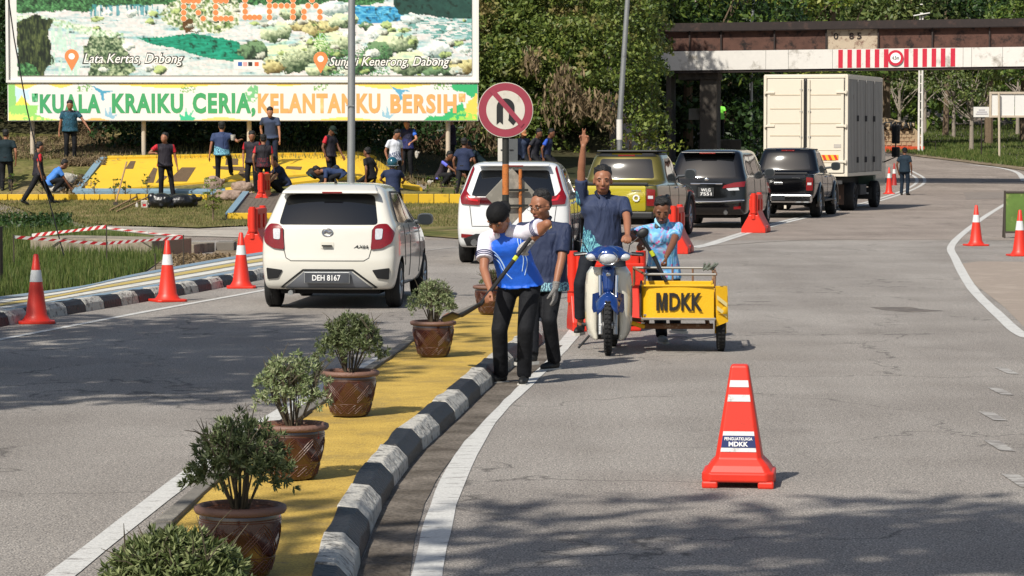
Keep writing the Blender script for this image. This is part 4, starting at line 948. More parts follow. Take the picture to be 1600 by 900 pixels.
def decal(bvh,outline,ax,name,m,parent,off=.004,th=.01,step=.05,rnd_=0):
    d,i0,i1=DIRS[ax]
    pts=[Vector(p) for p in outline]
    if rnd_:
        o=[]
        for i,p in enumerate(pts):
            a,b=pts[i-1],pts[(i+1)%len(pts)]; r1=min(rnd_,(a-p).length*.45); r2=min(rnd_,(b-p).length*.45)
            s=p+(a-p).normalized()*r1; e=p+(b-p).normalized()*r2
            for t in (0,.33,.67,1): o.append(s*(1-t)**2+p*2*t*(1-t)+e*t*t)
        pts=o
    den=[]
    for a,b in zip(pts,pts[1:]+pts[:1]):
        k=max(1,int((b-a).length/step)); den+=[a.lerp(b,i/k) for i in range(k)]
    pts=den; n=len(pts)
    x0=min(p.x for p in pts);x1=max(p.x for p in pts);y0=min(p.y for p in pts);y1=max(p.y for p in pts)
    poly=[(p.x,p.y) for p in pts]; inner=[]
    nx=int((x1-x0)/step)+1; ny=int((y1-y0)/step)+1
    for i in range(nx+1):
        for j in range(ny+1):
            q=(x0+(i+.5)*step,y0+(j+.5)*step)
            if in_poly(q[0],q[1],poly) and min((Vector(q)-p).length for p in pts)>step*.45: inner.append(Vector(q))
    allp=pts+inner
    vs,es,fs,*_=delaunay_2d_cdt(allp,[(i,(i+1)%n) for i in range(n)],[],1,1e-5)
    V=[]; far=-d*6; last=None
    for p in vs:
        o=[0,0,0]; o[i0]=p.x; o[i1]=p.y; o=Vector(o)+far
        h=bvh.ray_cast(o,d)[0]
        if h is None:
            c=Vector(((x0+x1)/2,(y0+y1)/2)); 
            for t in (.05,.1,.2,.35,.5,.7,.9):
                q=Vector(p).lerp(c,t); oo=[0,0,0]; oo[i0]=q.x; oo[i1]=q.y; h=bvh.ray_cast(Vector(oo)+far,d)[0]
                if h is not None: 
                    hh=Vector(o)-far; hh2=hh.copy()
                    for ax_ in range(3):
                        if abs(d[ax_])>.5: hh2[ax_]=h[ax_]
                    h=hh2; break
        if h is None: h=last or Vector(o)-far
        last=h; V.append(h-d*(off+th))
    F_=[tuple(f) for f in fs]; k=len(V)
    # boundary skirt
    from collections import Counter
    ec=Counter()
    for f in F_:
        for a,b in zip(f,f[1:]+f[:1]): ec[(min(a,b),max(a,b))]+=1
    Vs=V+[v+d*(off+th+.012) for v in V]
    for f in list(F_):
        for a,b in zip(f,f[1:]+f[:1]):
            if ec[(min(a,b),max(a,b))]==1: F_.append((b,a,a+k,b+k))
    mb=MB(); mb.add([tuple(v) for v in Vs],F_); return mb.build(name,m,parent,smooth=True,ang=30)
def wheel(parent,x,y,R_,w_,side,name='wheel',rim=ALLOY,spokes=5):
    t=thing(name,None,None,(x,y,R_)); t.parent=parent
    mb=MB(); M=Matrix.Rotation(R(90),4,'Y'); h=w_/2; r0=R_*.66
    mb.lathe([(r0,-h*.8),(r0+.01,-h),(R_*.9,-h),(R_*.975,-h*.82),(R_,-h*.6),(R_,-h*.22),(R_*.985,-h*.2),(R_*.985,-h*.12),(R_,-h*.1),(R_,h*.1),(R_*.985,h*.12),(R_*.985,h*.2),(R_,h*.22),(R_,h*.6),(R_*.975,h*.82),(R_*.9,h),(r0+.01,h),(r0,h*.8),(r0,-h*.8)],(0,0,0),40,M)
    mb.build('tyre',TYRE,t,smooth=True)
    mb=MB(); s=side
    mb.lathe([(r0+.004,-h*.8),(r0+.004,h*.92*1),(r0-.03,h*.9),(r0-.04,h*.2),(0.0,h*.1)] if s>0 else [(r0+.004,h*.8),(r0+.004,-h*.92),(r0-.03,-h*.9),(r0-.04,-h*.2),(0.0,-h*.1)],(0,0,0),36,M)
    mb.lathe([(0,s*h*.75),(.06,s*h*.7),(.07,s*h*.2)],(0,0,0),16,M)
    for i in range(spokes):
        a=2*math.pi*i/spokes
        for da in(-.16,.16):
            mb.tube([(s*h*.6,.05*math.cos(a),.05*math.sin(a)),(s*h*.75,(r0-.02)*math.cos(a+da),(r0-.02)*math.sin(a+da))],[.028,.02],6)
    mb.build('rim',rim,t,smooth=True); return t
def mirror(parent,x,y,z,side,m,sz=(.2,.12,.15)):
    t=thing('wing_mirror',None,None,(x,y,z)); t.parent=parent
    def se(kx,kz,e=2.9): 
        o=[]
        for i in range(24):
            a=6.2832*i/24; c,q=math.cos(a),math.sin(a); o.append((side*sz[0]*.5+sz[0]*.5*kx*math.copysign(abs(c)**(2/e),c),sz[2]*.5*kz*math.copysign(abs(q)**(2/e),q)))
        return o
    mb=MB(); mb.prism(se(1,1),'y',-sz[1]*.4,sz[1]*.4); mb.tube([(-side*.18,.03,-.05),(side*.05,0,-.03)],.032,8); mb.build('mirror_shell',mat('mirror_shell_grey','#3d4145',.35,coat=.4),t,bevel=.018,seg=3)
    mb=MB(); mb.prism(se(.84,.8),'y',-sz[1]*.4-.004,-sz[1]*.38); mb.build('mirror_glass',mat('mirror_dark_glass','#23282c',.35),t)
def hatch_rows(L,W,H,sill=.22,belt=.98,hood=.93,ws=2.75,roofF=1.95,tilt=.33,rr=.62,tw=.70):
    w=W/2
    return [(sill,sill,.16,L-.12,w-.10,.12,.03),(sill+.03,sill+.03,.05,L-.05,w-.035,.14,.045),(.42,.42,.0,L,w-.01,.15,.05),(.60,.60,.0,L,w,.15,.05),(.64,.64,.012,L-.02,w,.15,.05),(.80,.76,.03,L-.12,w-.003,.14,.05),
     (belt,hood,.06,L-.45,w-.02,.14,.05),(belt+.04,hood+.05,.085,ws,w-.05,.14,.05),(belt+(H-belt)*.5,hood+(H-hood)*.5,.06+tilt*.52,ws-.42,w-.13,.13,.05),(H-.10,H-.12,.06+tilt*.92,roofF+.12,w-.19,.12,.05),(H-.03,H-.04,.06+tilt+.06,roofF,w-.25,.14,.05),(H,H-.005,tilt+.35,roofF-.25,w-.38,.15,.04)]
def place(t,px,py,rz,conv=None):
    p=(conv or (lambda a,b:P(a,b,0)))(px,py); t.location=p; t.rotation_euler=(0,0,rz)
def seam(bvh,pts,ax,parent,name='panel_gap',w_=.006,m=None):
    """thin dark line following the surface"""
    d,i0,i1=DIRS[ax]; V=[];P2=[]
    for a,b in zip(pts,pts[1:]):
        k=max(1,int((Vector(b)-Vector(a)).length/.04)); P2+=[Vector(a).lerp(Vector(b),i/k) for i in range(k)]
    P2.append(Vector(pts[-1])); pp=[]
    for p in P2:
        o=[0,0,0]; o[i0]=p.x;o[i1]=p.y; h=bvh.ray_cast(Vector(o)-d*6,d)[0]
        if h is not None: pp.append(h)
    if len(pp)<2: return
    mb=MB(); mb.tube(pp,w_,5); return mb.build(name,m or BLACKP,parent)
# ---- 1 white hatchback -------------------------------------------------
CREAM=paint('cream_white_paint','#d0cdc3'); 
v=thing('hatchback','small cream white hatchback with a black number plate driving past the median','car'); hb=v
L_,W_,H_=3.64,1.66,1.50; rows=hatch_rows(L_,W_,H_)
sh,bv=car_shell(rows,(.62,3.05),.285,W_,CREAM,v)
decal(bv,[(-.60,1.015),(.60,1.015),(.53,1.36),(.44,1.375),(-.44,1.375),(-.53,1.36)],'rear','rear_window',GLASS,v,rnd_=.05,off=.001,th=.004)
for s in(-1,1):
    o=decal(bv,[(s*.71,1.03),(s*.60,1.025),(s*.545,.98),(s*.535,.86),(s*.52,.72),(s*.66,.735),(s*.77,.80),(s*.80,.92)][::s],'rear','tail_light',LENSR,v,rnd_=.03,th=.02,step=.03)
    decal(bv,[(s*.665,.97),(s*.575,.97),(s*.575,.84),(s*.655,.845)][::s],'rear','reversing_lens',LENSC,o,off=.026,th=.006,rnd_=.02)
    decal(bv,[(s*.745,.50),(s*.54,.475),(s*.60,.375),(s*.735,.36)][::s],'rear','bumper_vent',BLACKP,v,th=.012,rnd_=.015)
    for q in (.40,.43,.46): seam(bv,[(s*(.60-.3*(q-.4)),q),(s*.73,q-.005)],'rear',v,'vent_slat',.008,GALV if 0 else BLACKP)
    decal(bv,[(s*.775,.42),(s*.80,.60),(s*.805,.60),(s*.785,.42)][::s],'rear','reflector_edge',LENSR,v,th=.004) if 0 else None
GREYP=mat('grey_plastic','#6c6f75',.5,var=.05)
decal(bv,[(-.52,.255),(-.27,.46),(.29,.46),(.54,.255),(.50,.235),(-.48,.235)],'rear','lower_grille_panel',GREYP,v,th=.012)
seam(bv,[(-.56,.27),(-.29,.475),(.31,.475),(.58,.27)],'rear',v,'grille_trim',.012,BLACKP)
decal(bv,[(-.58,.265),(.60,.265),(.52,.20),(-.5,.20)],'rear','diffuser',BLACKP,v,th=.02)
MB().box((.005,-.028,.385),(.55,.02,.135)).build('plate_surround',GALV,v,bevel=.004); MB().box((.005,-.04,.385),(.53,.01,.115)).build('number_plate',mat('plate_glossy_black','#55585e',.15,.3,var=.4,scale=5),v)
text('DEH 8167','plate_text',PLW,v,(.0,-.05,.385),.34,.07,bold=.015)
seam(bv,[(-.57,1.0),(-.535,.95),(-.53,.73),(-.50,.62),(-.44,.585),(.44,.585),(.50,.62),(.53,.73),(.535,.95),(.57,1.0)],'rear',v)
mb=MB(); c=bv.ray_cast(Vector((0,-5,.925)),Vector((0,1,0)))[0]
for i in range(24):
    a0=6.283*i/24;a1=6.283*(i+1)/24; mb.tube([(c.x+.062*math.cos(a0),c.y-.012,c.z+.045*math.sin(a0)),(c.x+.062*math.cos(a1),c.y-.012,c.z+.045*math.sin(a1))],.008,6)
mb.tube([(-.055,c.y-.012,c.z-.015),(-.02,c.y-.014,c.z+.02),(.02,c.y-.014,c.z-.0),(.055,c.y-.012,c.z+.015)],[.006,.014,.014,.006],6); mb.build('emblem',CHROME,v,smooth=True)
decal(bv,[(-.08,.73),(.08,.73),(.08,.81),(-.08,.81)],'rear','handle_recess',mat('recess_paint','#c9c5b8',.3,coat=.5),v,th=.003,rnd_=.02); MB().box((0,.0,.768),(.12,.03,.014)).build('tailgate_handle',BLACKP,v)
c=bv.ray_cast(Vector((.405,-5,.755)),Vector((0,1,0)))[0]; text('AXIA','badge',BLACKP,v,(.405,c.y-.004,.755),.17,.036,shear=.4,bold=.01,ext=.006)
# spoiler, third brake light
mb=MB(); mb.add([(x*w_,y,z) for (w_,y,z) in ((.60,.36,1.375),(.585,.24,1.385),(.57,.26,1.42),(.52,.52,1.485),(.52,.56,1.44)) for x in(-1,-.5,0,.5,1)],[(r*5+i,r*5+i+1,((r+1)%5)*5+i+1,((r+1)%5)*5+i) for r in range(5) for i in range(4)]+[(0,5,10,15,20),(4,9,14,19,24)])
o=mb.build('roof_spoiler',CREAM,v,smooth=True,bevel=.012,ang=50)
MB().box((.03,.235,1.397),(.24,.02,.022)).build('brake_light',LENSR,v,bevel=.004)
MB().tube([(.0,.75,1.5),(.0,.72,1.56)],[.02,.008],8).build('aerial',BLACKP,v)
for s in(1,-1):
    sd_='right' if s>0 else 'left'
    decal(bv,[(.62,1.03),(1.45,1.0),(1.45,1.36),(.95,1.36),(.76,1.25)],sd_,'rear_side_window',GLASS,v,off=.001,th=.004,rnd_=.03)
    decal(bv,[(1.51,1.0),(2.45,.985),(2.25,1.15),(1.98,1.335),(1.51,1.36)],sd_,'front_side_window',GLASS,v,off=.001,th=.004,rnd_=.03)
    seam(bv,[(.60,1.05),(.74,1.28),(.95,1.39),(1.95,1.37),(2.32,1.13),(2.5,1.0)],sd_,v,'window_visor',.014,BLACKP)
    seam(bv,[(1.48,.98),(1.46,.6),(1.46,.35)],sd_,v); seam(bv,[(.98,.98),(.96,.7),(1.0,.5)],sd_,v); seam(bv,[(2.42,.96),(2.47,.6),(2.45,.35)],sd_,v)
    for y in(1.22,2.2):
        h=bv.ray_cast(Vector((s*5,y,.87)),Vector((-s,0,0)))[0]; MB().tube([(h.x,y-.09,.87),(h.x+s*.03,y-.06,.875),(h.x+s*.03,y+.06,.875),(h.x,y+.09,.87)],.013,8).build('door_handle',CREAM,v,smooth=True)
    mirror(v,s*.80,2.42,1.02,s,mat('mirror_grey','#7d8084',.3,coat=.5),(.2,.1,.15))
    for y in(.62,3.05): wheel(v,s*.735,y,.285,.175,s)
mb=MB(); mb.box((0,1.8,.24),(1.2,3.1,.12)); mb.build('underbody',DARKU,v); MB().tube([(-.45,.05,.2),(-.45,.3,.21)],.03,10).build('exhaust',GALV,v,smooth=True)
MB().box((0,.62,.27),(1.3,.09,.07)).build('axle',DARKU,v)
place(v,511,484,R(-5))
# ---- generic SUV / MPV -------------------------------------------------
# ---- 2 white SUV -------------------------------------------------------
SWH=paint('pearl_white_paint','#cfd0d0'); v=thing('sport_utility_car','white SUV with tall red tail lights behind the round sign','car')
rows=hatch_rows(4.58,1.85,1.66,sill=.26,belt=1.08,hood=1.05,ws=3.4,roofF=2.5,tilt=.42)
sh,bv=car_shell(rows,(.95,3.6),.34,1.85,SWH,v)
decal(bv,[(-.68,1.10),(.68,1.10),(.56,1.52),(-.56,1.52)],'rear','rear_window',GLASS,v,rnd_=.05,off=.001,th=.004)
decal(bv,[(-.78,.99),(-.45,.97),(.45,.97),(.78,.99),(.70,1.09),(-.70,1.09)],'rear','lamp_bar',LENSD,v,th=.012,rnd_=.02)
for s in(-1,1):
    o=decal(bv,[(s*.68,1.60),(s*.655,1.55),(s*.765,1.2),(s*.70,1.12),(s*.52,1.08),(s*.54,.96),(s*.84,.98),(s*.86,1.1),(s*.80,1.22)][::s],'rear','tail_light',LENSR,v,th=.025,rnd_=.02,step=.03)
    decal(bv,[(s*.76,1.12),(s*.72,1.04),(s*.56,1.02),(s*.57,1.05),(s*.69,1.07),(s*.735,1.13)][::s],'rear','light_strip',mat('bright_red_lens','#c21c26',.2,coat=.5),o,off=.03,th=.006)
    decal(bv,[(s*.84,.50),(s*.55,.48),(s*.55,.42),(s*.84,.44)][::s],'rear','reflector',LENSR,v,rnd_=.01)
    MB().tube([(s*.62,-.03,.36),(s*.62,.15,.36)],.055,16).build('exhaust_tip',CHROME,v,smooth=True)
    sd_='right' if s>0 else 'left'
    decal(bv,[(.72,1.16),(1.55,1.10),(1.55,1.50),(1.05,1.49)],sd_,'rear_side_window',GLASS,v,off=.001,th=.004,rnd_=.04); decal(bv,[(1.6,1.10),(2.9,1.09),(2.55,1.4),(2.3,1.50),(1.6,1.51)],sd_,'front_side_window',GLASS,v,off=.001,th=.004,rnd_=.04)
    seam(bv,[(.66,1.12),(1.0,1.52),(2.35,1.54),(2.95,1.08),(.66,1.12)],sd_,v,'window_trim',.012,CHROME)
    seam(bv,[(1.57,1.05),(1.55,.45)],sd_,v); seam(bv,[(2.75,1.05),(2.78,.45)],sd_,v)
    for y in(1.3,2.4):
        h=bv.ray_cast(Vector((s*5,y,.97)),Vector((-s,0,0)))[0]; MB().tube([(h.x,y-.1,.97),(h.x+s*.03,y-.06,.975),(h.x+s*.03,y+.06,.975),(h.x,y+.1,.97)],.014,8).build('door_handle',SWH,v,smooth=True)
    mirror(v,s*.88,2.9,1.1,s,SWH,(.22,.12,.16))
    for y in(.95,3.6): wheel(v,s*.82,y,.345,.22,s)
decal(bv,[(-.75,.30),(.75,.30),(.80,.42),(.60,.50),(-.60,.50),(-.80,.42)],'rear','lower_bumper',BLACKP,v,th=.015)
seam(bv,[(-.70,.95),(-.66,.62),(.66,.62),(.70,.95)],'rear',v); MB().box((0,-.03,.56),(.5,.02,.12)).build('number_plate',PLATE,v)
MB().box((0,.40,1.60),(1.15,.22,.03)).build('roof_spoiler',SWH,v,bevel=.012); MB().box((0,.285,1.592),(.3,.02,.02)).build('brake_light',LENSR,v)
MB().box((0,2.2,.30),(1.3,3.8,.14)).build('underbody',DARKU,v)
place(v,801,414,R(-4))
# ---- 3 yellow pickup ---------------------------------------------------
def pickup(v,col,tailcol,H,L,W,wheels,wr,rim):
    w=W/2; belt=1.12
    rows=[(.46,.34,.10,L-.1,w-.12,.1,.03),(.50,.38,.04,L-.05,w-.05,.1,.04),(.70,.62,.02,L,w-.01,.1,.03),(.9,.8,.02,L-.02,w,.1,.02),(belt-.03,1.0,.03,L-.5,w-.02,.09,.02),(belt,1.05,.05,L-.9,w-.04,.09,.02),
      (belt+.012,1.08,1.42,L-1.42,w-.08,.14,.03),(belt+.05,1.13,1.46,L-1.5,w-.10,.16,.04),(1.45,1.42,1.56,L-1.86,w-.17,.16,.04),(H-.13,H-.14,1.66,L-2.15,w-.23,.16,.04),(H-.05,H-.06,1.74,L-2.3,w-.29,.16,.04),(H-.02,H-.03,2.0,L-2.6,w-.4,.16,.03)]
    sh,bv=car_shell(rows,wheels,wr,W,col,v)
    decal(bv,[(-.60,1.22),(.60,1.22),(.52,H-.17),(-.52,H-.17)],'rear','cab_rear_window',GLASS,v,off=.001,th=.004,rnd_=.05)
    decal(bv,[(-.68,.60),(.68,.60),(.68,1.09),(-.68,1.09)],'rear','tailgate',tailcol,v,th=.02,rnd_=.03)
    MB().box((0,.06,1.13),(1.45,.08,.05)).build('tailgate_top_rail',BLACKP,v,bevel=.01)
    for s in(-1,1):
        sd_='right' if s>0 else 'left'
        o=decal(bv,[(s*.70,.70),(s*.86,.70),(s*.87,1.02),(s*.70,1.04)][::s],'rear','tail_light',LENSR,v,th=.02,rnd_=.02,step=.03); decal(bv,[(s*.73,.84),(s*.83,.84),(s*.83,.9),(s*.73,.9)][::s],'rear','reversing_lens',LENSC,o,off=.028,th=.004)
        y0=1.62; decal(bv,[(y0+.12,1.17),(y0+.98,1.15),(y0+.95,H-.16),(y0+.25,H-.17)],sd_,'rear_side_window',GLASS,v,off=.001,th=.004,rnd_=.03); decal(bv,[(y0+1.03,1.15),(L-1.62,1.15),(L-2.2,H-.22),(L-2.35,H-.17),(y0+1.0,H-.16)],sd_,'front_side_window',GLASS,v,off=.001,th=.004,rnd_=.03)
        for q in (1.55,y0+1.0,y0+2.0): seam(bv,[(q,1.1),(q,.5)],sd_,v)
        for y in (y0+.75,y0+1.75):
            h=bv.ray_cast(Vector((s*5,y,1.02)),Vector((-s,0,0)))[0]; MB().tube([(h.x,y-.1,1.02),(h.x+s*.03,y-.06,1.025),(h.x+s*.03,y+.06,1.025),(h.x,y+.1,1.02)],.015,8).build('door_handle',CHROME,v,smooth=True)
        for y in wheels:
            mb=MB(); pts=[(s*(W/2-.02),y+(wr+.09)*math.cos(R(a)),wr+(wr+.09)*math.sin(R(a))) for a in range(-12,193,12)]; mb.tube(pts,.05,8); mb.build('wheel_arch',BLACKP if tailcol!=col else col,v,smooth=True)
            wheel(v,s*(W/2-.12),y,wr,.26,s,rim=rim,spokes=6)
        mirror(v,s*(W/2-.03),L-1.75,1.28,s,BLACKP if tailcol==col else mat('mirror_grey','#7d8084'),(.24,.12,.22)); MB().box((s*(W/2-.03),L/2+.1,.42),(.14,2.0,.05)).build('side_step',BLACKP,v,bevel=.01)
        seam(bv,[(1.7,H-.08),(L-2.4,H-.08)],sd_,v,'roof_rail',.02,BLACKP)
    MB().box((0,2.6,.42),(1.2,4.6,.2)).build('underbody',DARKU,v); MB().box((0,.28,H-.115),(.01,.01,.01)) ; MB().box((0,1.69,H-.10),(.34,.03,.03)).build('brake_light',LENSR,v)
    return bv
def worn_badge(n,m,parent,loc,w,h):
    """lettering too worn to read: a row of short strokes"""
    mb=MB()
    for i in range(n): mb.box((loc[0]+(i-(n-1)/2)*w/n,loc[1],loc[2]+(i%2)*h*.06),(w/n*.62,.004,h*(.8 if i%3 else 1)))
    return tag(mb.build('badge_strokes',m,parent),kind='stuff')
YEL=paint('yellow_metallic_paint','#a99b10',.25); YELR=paint('yellow_dark_reflection_paint','#5e5618',.5)  # second yellow darkened to olive: dark reflections of the sides put into the colour
v=thing('pickup_truck','yellow double cab pickup with a black roof behind the man raising his arm','pickup truck')
bv=pickup(v,YELR,YEL,1.78,5.3,1.86,(1.15,4.15),.39,ALLOY)
decal(bv,[(-.62,1.66),(.62,1.66),(.5,1.74),(-.5,1.74)],'rear','roof_edge',BLACKP,v,th=.01)
MB().box((0,2.35,1.765),(1.25,1.2,.04)).build('black_roof_wrap',BLACKP,v,bevel=.015); MB().box((0,-.04,.52),(1.7,.14,.14)).build('rear_bumper',BLACKP,v,bevel=.03)
worn_badge(6,GALV,v,(.5,-.014,1.0),.2,.03); mb=MB()
for i in range(10): a=6.283*i/10; mb.ell((.5+.055*math.cos(a),-.012,.85+.055*math.sin(a)),(.02,.006,.02),n=8)
tag(mb.build('sticker_emblem',WHITE,v),kind='stuff')
place(v,955,377,R(-12.5))
# ---- 4 black MPV -------------------------------------------------------
BLK=mat('black_car_paint','#08080a',.12,0,var=.02,coat=.6,spec=.35); v=thing('people_carrier','black people carrier with wide tail lights between the yellow pickup and the black pickup','car')
rows=hatch_rows(4.7,1.83,1.77,sill=.28,belt=1.12,hood=1.08,ws=3.7,roofF=3.0,tilt=.32)
sh,bv=car_shell(rows,(.9,3.65),.345,1.83,BLK,v)
decal(bv,[(-.66,1.14),(.66,1.14),(.56,1.60),(-.56,1.60)],'rear','rear_window',GLASS,v,rnd_=.06,off=.001,th=.004)
for s in(-1,1):
    o=decal(bv,[(s*.36,.90),(s*.85,.94),(s*.87,1.06),(s*.62,1.03),(s*.40,.97)][::s],'rear','tail_light',LENSR,v,th=.02,step=.03); decal(bv,[(s*.45,.90),(s*.72,.92),(s*.74,.86),(s*.5,.85)][::s],'rear','reversing_lens',LENSC,o,off=.01,th=.006)
    decal(bv,[(s*.78,.50),(s*.62,.49),(s*.62,.43),(s*.78,.44)][::s],'rear','reflector',LENSR,v)
    sd_='right' if s>0 else 'left'
    decal(bv,[(.55,1.2),(1.35,1.17),(1.35,1.6),(.85,1.6)],sd_,'quarter_window',GLASS,v,off=.001,th=.004,rnd_=.04); decal(bv,[(1.42,1.17),(2.3,1.15),(2.3,1.6),(1.42,1.6)],sd_,'rear_side_window',GLASS2,v,off=.001,th=.004,rnd_=.03); decal(bv,[(2.36,1.15),(3.35,1.13),(3.1,1.4),(2.85,1.58),(2.36,1.6)],sd_,'front_side_window',GLASS2,v,off=.001,th=.004,rnd_=.03)
    for q in(1.38,2.33,3.2): seam(bv,[(q,1.1),(q,.5)],sd_,v)
    mirror(v,s*.87,3.2,1.22,s,BLK,(.24,.12,.18))
    for y in(.9,3.65): wheel(v,s*.80,y,.345,.22,s)
h=bv.ray_cast(Vector((0,-5,1.0)),Vector((0,1,0)))[0]
seam(bv,[(-.36,1.0),(.36,1.0)],'rear',v,'chrome_strip',.018,CHROME); seam(bv,[(-.85,.64),(-.3,.60),(.3,.60),(.85,.64)],'rear',v,'chrome_strip',.014,CHROME); MB().ell((0,h.y-.0,1.1),(.055,.02,.04),n=16).build('emblem',CHROME,v,smooth=True)
MB().box((0,-.02,.82),(.36,.02,.2)).build('number_plate',PLATE,v); text('WLG','plate_text',PLW,v,(0,-.035,.865),.22,.07,bold=.015); text('7551','plate_text',PLW,v,(0,-.035,.775),.26,.07,bold=.015)
MB().tube([(.45,-.03,.36),(.45,.2,.36)],.05,14).build('exhaust_tip',CHROME,v,smooth=True); MB().box((0,.30,1.70),(1.2,.24,.03)).build('roof_spoiler',BLK,v,bevel=.012); MB().box((0,.175,1.69),(.36,.02,.03)).build('brake_light',LENSR,v); MB().box((0,2.2,.30),(1.3,3.9,.14)).build('underbody',DARKU,v)
place(v,1103,357,R(-13))
# ---- 5 black pickup ----------------------------------------------------
BLK2=mat('jet_black_paint','#060608',.12,0,var=.02,coat=.6,spec=.35); v=thing('pickup_truck','black double cab pickup with a chrome rear bumper right behind the box truck','pickup truck')
bv=pickup(v,BLK2,BLK2,1.8,5.25,1.84,(1.2,4.2),.385,ALLOY)
MB().box((0,-.05,.50),(1.72,.16,.22)).build('rear_bumper',CHROME,v,bevel=.04); MB().box((0,-.14,.52),(.36,.01,.12)).build('number_plate',PLATE,v)
mb=MB(); mb.box((0,0,.88),(.22,.03,.06)); mb.build('tailgate_handle',CHROME,v,bevel=.01); worn_badge(5,CHROME,v,(.45,-.014,1.02),.2,.03)
place(v,1216,341,R(-13.5))
# ---- 6 box truck -------------------------------------------------------
BOXW=mat('box_truck_cream','#cec5b4',.5,var=.04,scale=2,dirt=('#b59f80',.66),dscale=2.5); GSIDE=mat('corrugated_steel','#9c9a96',.45,.3,var=.1,scale=2,dirt=('#7a746c',.6),dscale=2); GREYF=mat('truck_chassis','#3a3a3c',.7,var=.2)
v=thing('box_truck','cream box truck with double rear doors stopped in front of the bridge','truck')
bw,bh,bl,z0=2.36,2.78,5.0,.96; z1=z0+bh; h=bw/2
MB().box((0,bl/2,z0+bh/2),(bw-.08,bl-.06,bh-.06)).build('box_core',GSIDE,v)
fr=MB()
for x in(-h+.04,h-.04): fr.box((x,.04,z0+bh/2),(.08,.1,bh))
for q in(z0+.04,z1-.04): fr.box((0,.04,q),(bw-.16,.098,.08))
fr.build('rear_frame',BOXW,v,bevel=.008)
fr=MB()
for s in(-1,1):
    for q in(z0+.05,z1-.06): fr.box((s*(h-.02),bl/2+.05,q),(.06,bl-.08,.1))
    fr.box((s*(h-.02),bl,z0+bh/2),(.06,.06,bh))
fr.build('side_frame',BOXW,v,bevel=.006)
MB().box((0,bl/2,z1+.012),(bw-.04,bl,.03)).build('roof_panel',BOXW,v)
for s in(-1,1):
    dw=h-.13; cx=s*(dw/2+.02); d=thing('rear_door',None,None,(cx,-.015,z0+bh/2)); d.parent=v
    MB().box((0,0,0),(dw,.05,bh-.2)).build('door_skin',BOXW,d,bevel=.01)
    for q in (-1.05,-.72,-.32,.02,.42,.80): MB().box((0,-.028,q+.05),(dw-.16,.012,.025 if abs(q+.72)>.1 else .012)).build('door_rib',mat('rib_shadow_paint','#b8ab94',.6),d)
    for q in (-.98,.0,.92): 
        mb=MB(); mb.box((s*(dw/2-.06),-.04,q),(.3,.03,.06)); mb.tube([(s*(dw/2+.06),-.03,q-.05),(s*(dw/2+.06),-.03,q+.05)],.03,10); mb.build('hinge',BOXW,d,bevel=.006)
    MB().tube([(-s*(dw/2-.10),-.05,-bh/2+.12),(-s*(dw/2-.10),-.05,bh/2-.12)],.016,8).build('lock_rod',BOXW,d,smooth=True)
    for q in (-.9,-.3,.4,1.0): MB().box((-s*(dw/2-.10),-.045,q),(.07,.03,.03)).build('rod_guide',GALV,d)
    MB().box((-s*(dw/2-.01),-.03,0),(.03,.03,bh-.2)).build('door_seal',BLACKP,d)
MB().tube([(.12,-.09,1.55),(.02,-.09,1.55),(-.05,-.08,1.47)],.016,8).build('door_handle',GALV,v,smooth=True)
hz=thing('hazard_strip',None,None,(.62,-.05,1.48)); hz.parent=v; MB().box((0,0,0),(.62,.006,.15)).build('yellow_backing',mat('hazard_yellow','#e3a82a',.4),hz)
for i in range(4): mb=MB(); x=-.27+i*.16; mb.prism([(x-.04,.072),(x+.035,.072),(x+.10,-.072),(x+.025,-.072)],'y',-.008,-.003); mb.build('red_stripe',mat('hazard_red','#c22e22',.4),hz)
MB().box((.90,-.045,1.80),(.2,.006,.1)).build('notice_sticker',mat('sticker_grey','#aaa49c',.6,var=.4,scale=60),v)
for s in(-1,1):
    for i in range(24):
        if s<0 and i%2: continue
        y=.16+i*(bl-.3)/23; MB().box((s*(h-.012),y,z0+bh/2),(.06,.08,bh-.22)).build('side_rib',GSIDE,v,bevel=.015)
    for q in (1.2,2.4,3.6):
        MB().box((s*(h+.0),q,z0+bh/2),(.10,.03,bh-.2)).build('side_post',GSIDE,v)
        for zz in (z0+.45,z0+1.6): MB().box((s*(h+.04),q,zz),(.06,.07,.16)).build('side_latch',GREYF,v)
mb=MB(); mb.box((-.42,2.9,.78),(.12,6.2,.2)); mb.box((.42,2.9,.78),(.12,6.2,.2)); mb.box((0,.15,.8),(2.0,.1,.1)); mb.build('chassis',GREYF,v)
l=thing('lamp_board',None,None,(.45,-.02,.80)); l.parent=v; MB().box((0,0,0),(.86,.05,.17)).build('board',BLACKP,l)
for i,m_ in enumerate((LENSR,LENSC,LENSR,LENSR)): MB().box((-.3+i*.2,-.035,0),(.17,.03,.12)).build('lens',m_,l,bevel=.01)
MB().box((-.55,-.03,.42),(.06,.06,.7)).build('bumper_strut',BOXW,v); MB().box((-.1,-.05,.42),(1.3,.05,.1)).build('under_run_bar',BOXW,v,bevel=.01)
for x in(-.78,.72): mb=MB(); mb.box((x,.55,.45),(.5,.02,.55)); mb.build('mud_flap',mat('mud_flap_brown','#3a2a22',.8,var=.3),v)
worn_badge(5,mat('flap_letter','#7a5848',.7),v,(.72,.53,.38),.36,.12)
for s in(-1,1):
    for y in(1.3,4.9): wheel(v,s*.98 if y>3 else s*.93,y,.39 if y<3 else .39,.24 if y>3 else .42,s,rim=GREYF,spokes=6)
MB().box((0,3.2,.55),(2.0,.9,.3)).build('side_box',GREYF,v,bevel=.02); MB().box((0,4.35,.42),(2.0,.03,.34)).build('mud_flap',BLACKP,v); worn_badge(7,PLW,v,(.78,4.33,.42),.3,.05)
